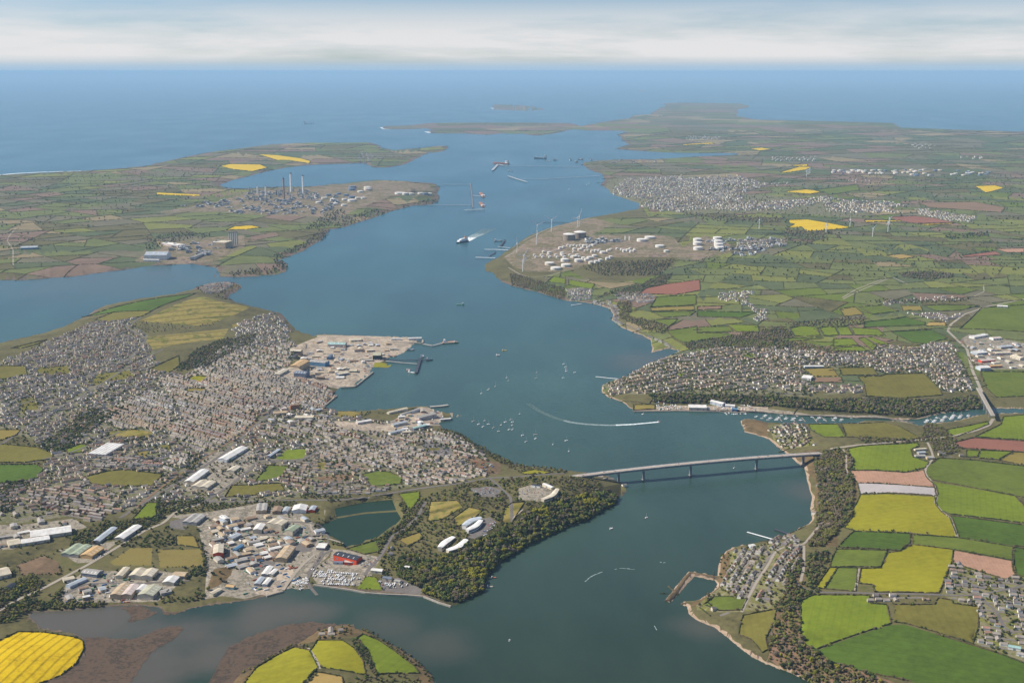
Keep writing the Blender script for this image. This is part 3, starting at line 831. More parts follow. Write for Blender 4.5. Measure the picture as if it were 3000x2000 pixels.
cv, ce, cf, _, _, _ = delaunay_2d_cdt(_v, _e, [], 0, 1e-4)
CV = np.array([(p.x, p.y) for p in cv]); CF = np.array([f for f in cf if len(f) == 3])
cen = CV[CF].mean(1)
on = np.zeros(len(cen), bool)
for p in LAND0.values():
    on |= pip(cen[:, 0], cen[:, 1], p)
ar = np.abs(np.cross(CV[CF[:, 1]] - CV[CF[:, 0]], CV[CF[:, 2]] - CV[CF[:, 0]]))
on &= ar > 1e-5
CF = CF[on]; cen = cen[on]
VX, VY = P(CV[:, 0], CV[:, 1])
VZ = zf(VX, VY)
used = np.zeros(len(CV), bool); used[CF.ravel()] = True
cd_ = np.full(len(CV), 1e9); cd_[used] = coast_dist(VX[used], VY[used])
VZ = np.where(cd_ < 1.5, -1.2, VZ)
inpond = pip(CV[:, 0], CV[:, 1], POND0 + (POND0 - POND0.mean(0)) * .004)
VZ = np.where(inpond, POND_Z, VZ)

owner = np.full(len(CF), -2)          # zone index, -2 none, -3 pond
fx, fy = P(cen[:, 0], cen[:, 1])
bank = pip(cen[:, 0], cen[:, 1], BANK0)
owner[pip(cen[:, 0], cen[:, 1], POND0) & ~bank] = -3
free = (owner == -2) & ~bank
for i, (nm, cov, p) in enumerate(ZP):
    m = free & pip(cen[:, 0], cen[:, 1], p)
    owner[m] = i; free &= ~m
cells = cell_of(fx, fy)
fcd = coast_dist(fx, fy)
key = np.empty(len(CF), object)
key[:] = 'scrub'
_r = random.Random(8)
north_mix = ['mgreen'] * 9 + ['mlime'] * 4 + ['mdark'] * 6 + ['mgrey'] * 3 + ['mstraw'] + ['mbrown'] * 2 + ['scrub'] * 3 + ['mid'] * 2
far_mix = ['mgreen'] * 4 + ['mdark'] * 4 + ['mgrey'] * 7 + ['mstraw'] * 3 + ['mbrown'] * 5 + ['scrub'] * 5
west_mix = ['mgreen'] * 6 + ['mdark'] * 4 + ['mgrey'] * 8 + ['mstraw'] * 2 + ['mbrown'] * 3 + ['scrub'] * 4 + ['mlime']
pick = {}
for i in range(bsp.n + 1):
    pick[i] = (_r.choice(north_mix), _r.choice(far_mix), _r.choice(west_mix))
isdock = pip(cen[:, 0], cen[:, 1], LAND0['dock']) | pip(cen[:, 0], cen[:, 1], LAND0['spit'])
iswest = pip(cen[:, 0], cen[:, 1], LAND0['angle'])
for i in range(len(CF)):
    if owner[i] >= 0:
        key[i] = ZP[owner[i]][1]
    elif cells[i] >= 0 and not isdock[i] and owner[i] == -2 and (cen[i, 1] < 905 or cen[i, 0] > 2600):
        key[i] = pick[cells[i]][2 if iswest[i] else (1 if cen[i, 1] < 430 else 0)]
far_edge = (fcd < np.where(fy > 6000, 14 + fy * .0035, 9)) & (owner == -2)
key[far_edge] = 'cliff'
isnorth = pip(cen[:, 0], cen[:, 1], LAND0['north'])
key[isnorth & (cen[:, 1] > 690) & (cen[:, 1] < 1650) & (fcd < 8.5) & (owner == -2)] = 'sand'
key[isnorth & (cen[:, 1] > 690) & (cen[:, 1] < 1650) & (fcd < 7) & (owner >= 0)] = 'sand'

TERR_Z = VZ
BVH = BVHTree.FromPolygons([(float(a), float(b), float(c)) for a, b, c in zip(VX, VY, VZ)], CF.tolist())
def gz(x, y):
    h = BVH.ray_cast(Vector((x, y, 900)), Vector((0, 0, -1)))
    return h[0].z if h[0] is not None else 0.0

def submesh(name, faces, mats, midx=None):
    ids, inv = np.unique(CF[faces], return_inverse=True)
    F = inv.reshape(-1, 3)
    V = np.column_stack([VX[ids], VY[ids], VZ[ids]])
    a, b, c = V[F[:, 0]], V[F[:, 1]], V[F[:, 2]]
    nz = np.cross(b - a, c - a)[:, 2]
    F[nz < 0] = F[nz < 0][:, ::-1]
    return tri_mesh(name, V, F, mats, midx, smooth=True)

fld = {}
for i, (nm, cov, p) in enumerate(ZP):
    if nm:
        f = np.nonzero(owner == i)[0]
        if len(f):
            o = obj(nm, submesh(nm, f, [GC[cov]]), kind='structure')
            fld[i] = o
rest = np.nonzero(np.array([(owner[i] == -2) or (owner[i] >= 0 and ZP[owner[i]][0] is None) for i in range(len(CF))]))[0]
names = sorted(set(key[rest]))
terrain = obj('terrain', submesh('terrain', rest, [GC[k] for k in names], [names.index(k) for k in key[rest]]), kind='structure')
pond = obj('pond', submesh('pond', np.nonzero(owner == -3)[0], [PONDM]), kind='structure')

# ---- water
me = bpy.data.meshes.new('water')
ys = [-14000, 0, 3000, 9000, 30000, 100000, 338000]
xs = [-338000, -60000, -9000, 0, 9000, 60000, 338000]
V = [(x, y, 0.0) for y in ys for x in xs]
F = [(j * 7 + i, j * 7 + i + 1, (j + 1) * 7 + i + 1, (j + 1) * 7 + i) for j in range(6) for i in range(6)]
me.from_pydata(V, [], F)
water = obj('water', me, [WATER], kind='structure')

def sheet(name, poly, z, mat, **props):
    X, Y = P(poly[:, 0], poly[:, 1])
    me = bpy.data.meshes.new(name)
    me.from_pydata([(float(a), float(b), z) for a, b in zip(X, Y)], [], [list(range(len(poly)))])
    me.update()
    if me.polygons[0].normal.z < 0:
        me.flip_normals()
    return obj(name, me, [mat], **props)

MUD = ["I 770,990 1000,1000 1100,1010 1250,1005 1500,900 1640,882 1690,910 1600,1000 1400,1120 1300,1250 1150,1500 900,1900 300,1800 400,1400 700,1240 790,1160",
       "J -450,1700 -440,1411 -250,1080 0,960 300,870 500,850 620,862 860,875 700,1000 350,1070 0,1260 -250,1500",
       "I 1110,712 1300,705 1450,765 1380,800 1220,850 1170,850 1210,790",
       "I 1480,725 1700,735 1610,785 1500,780"]
for s in MUD:
    sheet('mudflat', rough(pts(s), 2.5), 0.35, GC['mud'], kind='structure')

# ---- haze box round camera and scene; the sky lies outside it
hz = bpy.data.materials.new('haze_air')
hz.use_nodes = True
hn = hz.node_tree.nodes
hn.remove(hn['Principled BSDF'])
pv = hn.new('ShaderNodeVolumePrincipled')
pv.inputs['Density'].default_value = HAZE_DENSITY
pv.inputs['Color'].default_value = HAZE_COLOR = (.42, .64, .86, 1)
pv.inputs['Anisotropy'].default_value = 0.0
hz.node_tree.links.new(pv.outputs['Volume'], hn['Material Output'].inputs['Volume'])
mb = MB()
mb.box((0, 162500, -8), (681000, 355000, CAM_H + 20), hz)
haze = mb.build('haze', kind='stuff')
# ---------------------------------------------------------------- shared paints
WALLS = [mat_plain('white_render', (.72, .69, .63)), mat_plain('cream_render', (.58, .50, .38)), mat_plain('grey_pebbledash', (.40, .345, .285)),
         mat_plain('red_brick', (.34, .20, .145)), mat_plain('pale_blue_render', (.55, .62, .66)), mat_plain('buff_brick', (.48, .38, .27))]
ROOFS = [mat_plain('slate', (.165, .145, .14), .6), mat_plain('brown_tile', (.235, .17, .125)), mat_plain('grey_tile', (.275, .24, .205)), mat_plain('red_tile', (.28, .165, .12))]
CONC = mat_plain('concrete', (.36, .33, .29), var=.2)
DARKM = mat_plain('dark_steel', (.05, .055, .065), .5)
STEEL = mat_plain('galvanised_steel', (.38, .39, .40), .45, .4)
WHITE = mat_plain('white_paint', (.80, .80, .79), .45, .4, var=.12)
RUST = mat_plain('rust_red_paint', (.36, .12, .07), .6)
GLASS = mat_plain('dark_window', (.03, .035, .045), .15, .5)
TAR = GC['tarmac']

# ---------------------------------------------------------------- roads draped on the ground
def road(name, s, width, mat, kind='structure', lift=.45, step=14.0, **props):
    q = W(pts(s))
    line = []
    for a, b in zip(q[:-1], q[1:]):
        k = max(1, int(np.hypot(*(b - a)) / step))
        line += [a + (b - a) * j / k for j in range(k)]
    line.append(q[-1])
    line = np.array(line)
    for _ in range(2):
        line[1:-1] = (line[:-2] + 2 * line[1:-1] + line[2:]) / 4
    t = np.gradient(line, axis=0)
    t /= np.hypot(t[:, 0], t[:, 1])[:, None] + 1e-9
    nr = np.column_stack([-t[:, 1], t[:, 0]]) * width / 2
    mb = MB()
    vs = []
    for p, n in zip(line, nr):
        z = max(gz(p[0] + n[0], p[1] + n[1]), gz(p[0] - n[0], p[1] - n[1]), gz(p[0], p[1])) + lift
        vs += [(p[0] + n[0], p[1] + n[1], z), (p[0] - n[0], p[1] - n[1], z)]
    mb.add(vs, [(2 * i, 2 * i + 1, 2 * i + 3, 2 * i + 2) for i in range(len(line) - 1)], mat)
    return mb.build(name, kind=kind, **props), line

LANE = mat_ground('pale_lane', vary((.30, .26, .21), .15), .02, .1)
STREET = mat_ground('street_surface', vary((.17, .15, .13), .2), .02, .1)
ROADLINES = []
for nm, w, m, s in (
    ('road', 11, TAR, "E 1100,1150 1500,900 1750,760 2050,560 2352,300 F 0,300 300,80"),
    ('railway_track', 7, GC['brownsoil'], "E 1150,1130 1480,870 1700,720 2000,520 2230,380 2352,270"),
    ('road', 11, TAR, "E 1880,1000 F 0,1000 400,985 800,985 1300,910 1500,880 1900,830 2150,780 2352,780 G 300,765 480,752"),
    ('road', 10, TAR, "A 0,1250 500,1120 900,900 1200,780 1350,600 1150,500 1300,400"),
    ('road', 9, TAR, "E 0,480 200,350 460,170 700,60 900,-60 1200,-250 1500,-400"),
    ('road', 9, TAR, "E 300,640 700,530 900,450 1100,360"), ('road', 10, TAR, "E 1880,1000 2100,860 2300,700 F 0,640 180,620 420,620 600,520"),
    ('road', 10, LANE, "I -100,800 150,650 400,540 800,330 1050,180 1350,0 E 1500,1200 1600,1100 1900,1000"),
    ('road', 9, TAR, "J 1000,400 1150,240 1250,60 1310,20 F 1330,1280 1480,1150 1560,1000"),
    ('road', 8, TAR, "G 0,1180 F 2340,960 2200,830 2150,790"), ('lane', 6, LANE, "F 500,1200 510,1270 600,1320 800,1380"),
    ('road', 8, TAR, "J 560,590 460,470 620,220 700,190"), ('road', 12, LANE, "H 570,515 700,500 900,475 1200,450 1440,430 1700,400 1900,350 2030,300 2070,240"),
    ('road', 12, LANE, "D 2040,1254 1960,1080 1880,900 1830,700 1650,530 1680,470 1800,380 2000,310 2352,240 2700,150"),
    ('lane', 7, LANE, "H 1460,445 1500,530 1520,600 1450,690 1440,740 1490,800 1540,860 1555,940 1535,1010"),
    ('lane', 6, LANE, "H 1535,1010 1600,1095 1680,1150 1740,1330"), ('road', 8, TAR, "L 240,480 340,560 480,580 780,580 1000,590 1560,600 1700,610 1950,600 2352,520 2700,450"),
    ('lane', 7, LANE, "L 330,150 330,350 300,480"), ('lane', 7, LANE, "K 2110,760 2250,480 2352,330 L 80,190 200,150 320,150 500,-60"),
    ('lane', 6, LANE, "L 800,570 840,360"), ('lane', 5, LANE, "J 480,1090 560,1200 590,1280"), ('lane', 5, LANE, "H 690,520 720,570 720,700 740,760"),
    ('road', 8, TAR, "L 1950,600 2000,690 2080,720 2120,800 2180,920 2260,960"), ('lane', 7, LANE, "M 90,890 90,780 50,720 60,690 110,630"),
    ('lane', 7, LANE, "N 1150,900 1230,950 1310,970 1430,960 1560,920 1640,900"), ('lane', 9, LANE, "N 1130,830 1230,780 1400,780 1700,800 2000,785 2200,790"),
    ('lane', 8, LANE, "O 1100,1110 1200,1050 1330,1000 1400,975"), ('lane', 8, LANE, "D 690,240 820,170 1080,60 1150,40 1280,100"),
    ('lane', 6, LANE, "D 1980,110 1985,170 1880,220"), ('lane', 5, LANE, "G 0,1150 100,1070"),
    ('road', 8, TAR, "F 0,1178 300,1185 480,1192 620,1215"), ('road', 8, TAR, "J 470,410 560,300 620,180 680,90 F 640,1290 620,1215"), ('road', 8, TAR, "F 20,1300 200,1305 420,1320 640,1290"), ('road', 8, LANE, "J 250,560 330,440 420,330 540,230"),
    ('road', 7, TAR, "I 580,610 760,500 1010,490 1240,500 1500,480 1740,470"), ('road', 9, LANE, "B 430,770 700,740 1000,740 1300,660 1500,640"), ('road', 9, LANE, "B 300,880 600,900 850,870 1040,840"),
    ('lane', 9, LANE, "N 1160,870 1300,850 1500,770 1700,740 1900,735 2100,745"), ('lane', 8, LANE, "N 1250,720 1330,680 1420,640 1500,610 1600,620"), ('lane', 9, LANE, "M 1100,520 1400,480 1700,440 2000,440 2300,400 2350,390"), ('lane', 9, LANE, "M 1450,500 1700,500 1800,480 1800,540"), ('lane', 9, LANE, "M 2000,470 2200,500 N 0,480 100,430 200,390"),
    ('road', 10, TAR, "G 1100,165 1500,165 2000,160 2352,175 H 300,200 700,205 1100,215 1350,260"),
    ('road', 7, TAR, "C 1500,690 1300,590 1100,500 960,430 960,330 850,270 600,250"), ('lane', 8, LANE, "H -900,-120 -400,-110 0,-60 200,-40 390,-70"),
    ('road', 9, TAR, "C 1600,720 1750,850 1900,960 2100,1020 2352,1060"), ('road', 9, TAR, "D 0,1080 200,1110 400,1100"),
):
    o, ln = road(nm, s, w, m)
    ROADLINES.append((ln, w))
_rd = np.concatenate([l for l, w in ROADLINES])
_cellr = {}
for x, y in _rd:
    _cellr.setdefault((int(x // 20), int(y // 20)), []).append((x, y))
def near_road(x, y, d=11):
    cx, cy = int(x // 20), int(y // 20)
    for i in (-1, 0, 1):
        for j in (-1, 0, 1):
            for px, py in _cellr.get((cx + i, cy + j), ()):
                if (px - x) ** 2 + (py - y) ** 2 < d * d:
                    return True
    return False

def cover_at(X, Y):
    """zone index under ground points: >=0 named/listed cover, -1 open ground, -3 pond, -9 water"""
    u, v = UV0(X, Y)
    out = np.full(len(u), -9)
    for p in LAND0.values():
        out[pip(u, v, p)] = -1
    fr = out == -1
    m = fr & pip(u, v, POND0); out[m] = -3; fr &= ~m
    for i, (nm, cov, p) in enumerate(ZP):
        m = fr & pip(u, v, p)
        out[m] = i; fr &= ~m
    return out

# ---------------------------------------------------------------- the road bridge
BD = Vector((.9645, .264, 0)); BO = Vector((566, 3603, 0)); BN = Vector((-.264, .9645, 0))
def deck_z(s):
    return 40.5 - 9.5 * ((s - 60) / 470.0) ** 2
bridge = thing('road_bridge', 'long grey road bridge on slender piers crossing the river between wooded banks', 'bridge', tuple(BO))
bl = lambda p: tuple(Vector(p) - BO)
S = np.linspace(-425, 520, 64)
def ribbon(name, o0, o1, z0, z1, mat, parent):
    mb = MB(); vs = []; fs = []
    for s in S:
        c = BO + BD * float(s); z = deck_z(s)
        for o, dz in ((o0, z0), (o1, z0), (o1, z1), (o0, z1)):
            p = c + BN * o
            vs.append(bl((p.x, p.y, z + dz)))
    for i in range(len(S) - 1):
        for k in range(4):
            a, b = i * 4 + k, i * 4 + (k + 1) % 4
            fs.append((a, b, b + 4, a + 4))
    fs += [(3, 2, 1, 0), tuple(len(vs) - 4 + k for k in range(4))]
    mb.add(vs, fs, mat)
    return mb.build(name, parent)
BRTOP = mat_plain('bridge_surfacing', (.33, .27, .22), var=.12)
ribbon('box_girder', -5.5, 5.5, -7.2, -1.2, mat_plain('girder_grey_paint', (.24, .25, .26), .5), bridge)
ribbon('deck_slab', -10.5, 10.5, -1.2, 0, mat_plain('pale_deck_edge', (.55, .52, .48)), bridge)
ribbon('carriageway', -6.8, 6.8, 0.0, .12, BRTOP, bridge)
for sd_ in (-1, 1):
    ribbon('parapet', sd_ * 10.2 - .25, sd_ * 10.2 + .25, 0, 1.5, mat_plain('parapet_paint', (.58, .56, .52)), bridge)
    ribbon('lane_line', sd_ * 6.2 - .15, sd_ * 6.2 + .15, .12, .17, WHITE, bridge)
for s in (-330, -242, -159, 0, 229, 396, 455):
    c = BO + BD * s; g = gz(c.x, c.y) if s < -250 or s > 380 else -3
    mb = MB()
    p = bl((c.x, c.y, g - 2))
    hgt = deck_z(s) - 7.2 - g + 2
    mb.box(p, (5.5, 9, hgt), mat_plain('pier_concrete', (.17, .18, .20)), math.atan2(BD.y, BD.x), .86)
    mb.box((p[0], p[1], p[2]), (9, 15, 5.5), CONC, math.atan2(BD.y, BD.x))
    mb.box((p[0], p[1], p[2] + hgt - 2.2), (5.2, 12, 2.1), CONC, math.atan2(BD.y, BD.x))
    mb.build('pier', bridge)
for s in (-422, 517):
    c = BO + BD * s
    mb = MB(); g = gz(c.x, c.y) - 8
    mb.box(bl((c.x, c.y, g)), (14, 20, deck_z(s) - 1.3 - g), CONC, math.atan2(BD.y, BD.x))
    mb.build('abutment', bridge)
# far viaduct over the creek
vq = W(pts("H 1925,-10 2065,262"))
va, vb = [Vector((*p, 0)) for p in vq]
via = thing('creek_viaduct', 'straight pale road viaduct high over the wooded creek, right of the marina', 'bridge', tuple(va))
L_ = (vb - va).length; dv = (vb - va).normalized(); zv = 32
mb = MB(); mb.bar((0, 0, zv + 1), tuple((vb - va) + Vector((0, 0, zv + 1))), 14, 2.4, CONC); mb.build('deck_slab', via)
mb = MB(); mb.bar((0, 0, zv + 2.3), tuple((vb - va) + Vector((0, 0, zv + 2.3))), 9, .25, LANE); mb.build('carriageway', via)
for k in range(1, 6):
    c = va + dv * L_ * k / 6
    mb = MB(); g = gz(c.x, c.y); mb.box((c.x - va.x, c.y - va.y, g - 3), (4, 8, zv - g + 2.9), CONC, math.atan2(dv.y, dv.x)); mb.build('pier', via)

# ---------------------------------------------------------------- large sheds
def wave_roof(name, c, sp=3.0, dark=.28):
    if name in MATS:
        return MATS[name]
    m, n, l, b = _bsdf(name, .55, .3)
    tc = n.new("ShaderNodeTexCoord"); w = n.new("ShaderNodeTexWave"); w.bands_direction = 'X'
    w.inputs['Scale'].default_value = .314 / sp; w.inputs['Distortion'].default_value = .15
    t = n.new("ShaderNodeTexNoise"); t.inputs['Scale'].default_value = .07; t.inputs['Detail'].default_value = 5
    r = n.new("ShaderNodeValToRGB")
    r.color_ramp.elements[0].color = (*sc(c, 1 - dark), 1); r.color_ramp.elements[1].color = (*c, 1); r.color_ramp.elements[1].position = .45
    r2 = n.new("ShaderNodeValToRGB")
    r2.color_ramp.elements[0].position = .3; r2.color_ramp.elements[0].color = (.72, .70, .68, 1); r2.color_ramp.elements[1].position = .65; r2.color_ramp.elements[1].color = (1, 1, 1, 1)
    mm = n.new("ShaderNodeMixRGB"); mm.blend_type = 'MULTIPLY'; mm.inputs['Fac'].default_value = 1
    l.new(tc.outputs['Object'], w.inputs['Vector']); l.new(w.outputs['Fac'], r.inputs['Fac']); l.new(tc.outputs['Object'], t.inputs['Vector'])
    l.new(t.outputs['Fac'], r2.inputs['Fac']); l.new(r.outputs['Color'], mm.inputs['Color1']); l.new(r2.outputs['Color'], mm.inputs['Color2'])
    l.new(mm.outputs['Color'], b.inputs['Base Color'])
    MATS[name] = m
    return m
SHC = dict(white=(.74, .72, .68), cream=(.60, .53, .40), tan=(.50, .38, .24), grey=(.38, .36, .33), slateblue=(.17, .20, .26), bluegrey=(.42, .46, .50), brown=(.30, .21, .14),
           pink=(.60, .50, .45), teal=(.33, .50, .47), red=(.62, .07, .025), dark=(.035, .04, .055), green=(.33, .38, .26), orange=(.58, .38, .17), blue=(.10, .22, .36), olive=(.45, .44, .32), redbrown=(.33, .14, .09))
SHED_SPOTS = []
def shed(name, label, cat, a, b, w, h, roof, wall, bays=1, rise=.13, group=None, doors=2, uv=True):
    if uv:
        (ax, ay), (bx, by) = W(np.array([a, b]))
    else:
        (ax, ay), (bx, by) = a, b
    cx, cy = (ax + bx) / 2, (ay + by) / 2
    L = math.hypot(bx - ax, by - ay); rz = math.atan2(by - ay, bx - ax)
    cs, sn = math.cos(rz), math.sin(rz)
    cor = [(cx + i * L / 2 * cs - j * w / 2 * sn, cy + i * L / 2 * sn + j * w / 2 * cs) for i in (-1, 1) for j in (-1, 1)]
    zs = [gz(*c) for c in cor]; z0 = sum(zs) / 4; dz = max(zs) - min(zs)
    SHED_SPOTS.append((cx, cy, L, w, rz))
    t = thing(name, label, cat, (cx, cy, z0 + dz * .3), rz, group)
    wm = mat_plain('cladding_' + wall, SHC[wall], .6, .25); rm = wave_roof('roof_sheet_' + roof, SHC[roof])
    mb = MB(); l2, bw = L / 2, w / bays
    rr = bw * rise
    zb = -1 - dz
    for k in range(bays):
        y0 = -w / 2 + k * bw; y1 = y0 + bw; ym = (y0 + y1) / 2
        vs = [(-l2, y0, zb), (-l2, y1, zb), (-l2, y1, h), (-l2, ym, h + rr), (-l2, y0, h), (l2, y0, zb), (l2, y1, zb), (l2, y1, h), (l2, ym, h + rr), (l2, y0, h)]
        fs = [(0, 4, 3, 2, 1), (5, 6, 7, 8, 9)]
        if k == 0: fs.append((0, 5, 9, 4))
        if k == bays - 1: fs.append((1, 2, 7, 6))
        mb.add(vs, fs, wm)
    mb.build('wall', t)
    mb = MB(); e = .5
    for k in range(bays):
        y0 = -w / 2 + k * bw - (e if k == 0 else 0); y1 = -w / 2 + (k + 1) * bw + (e if k == bays - 1 else 0); ym = -w / 2 + (k + .5) * bw
        vs = []
        for x in (-l2 - e, l2 + e):
            vs += [(x, y0, h + .1), (x, ym, h + rr + .25), (x, y1, h + .1), (x, y1, h - .35), (x, ym, h + rr - .2 + .1), (x, y0, h - .35)]
        mb.add(vs, [(0, 6, 7, 1), (1, 7, 8, 2), (0, 1, 4, 5), (1, 2, 3, 4), (6, 11, 10, 7), (7, 10, 9, 8), (0, 5, 11, 6), (2, 8, 9, 3)], rm)
    mb.build('roof', t)
    for k in range(doors):
        x = -l2 + L * (k + .5) / doors
        mb = MB(); mb.box((x, -w / 2 - .06, 0), (min(5, L * .3), .2, min(h * .75, 5)), mat_plain('roller_door', (.22, .24, .27), .5)); mb.build('door', t)
    if L > 45 and w > 24:
        for k in range(4):
            mb = MB(); x = -l2 + L * (k + .6) / 4.4; y = -bw * .27 - (w - bw) / 2
            sl = rr / (bw / 2)
            zz = lambda yy: h + .36 + (bw / 2 - abs(yy + (w - bw) / 2)) * sl
            y0, y1 = y - bw * .14, y + bw * .14
            mb.add([(x, y0, zz(y0)), (x + 1.3, y0, zz(y0)), (x + 1.3, y1, zz(y1)), (x, y1, zz(y1))], [(0, 1, 2, 3)], mat_plain('rooflight', (.80, .82, .80), .3))
            mb.build('rooflight', t)
    return t

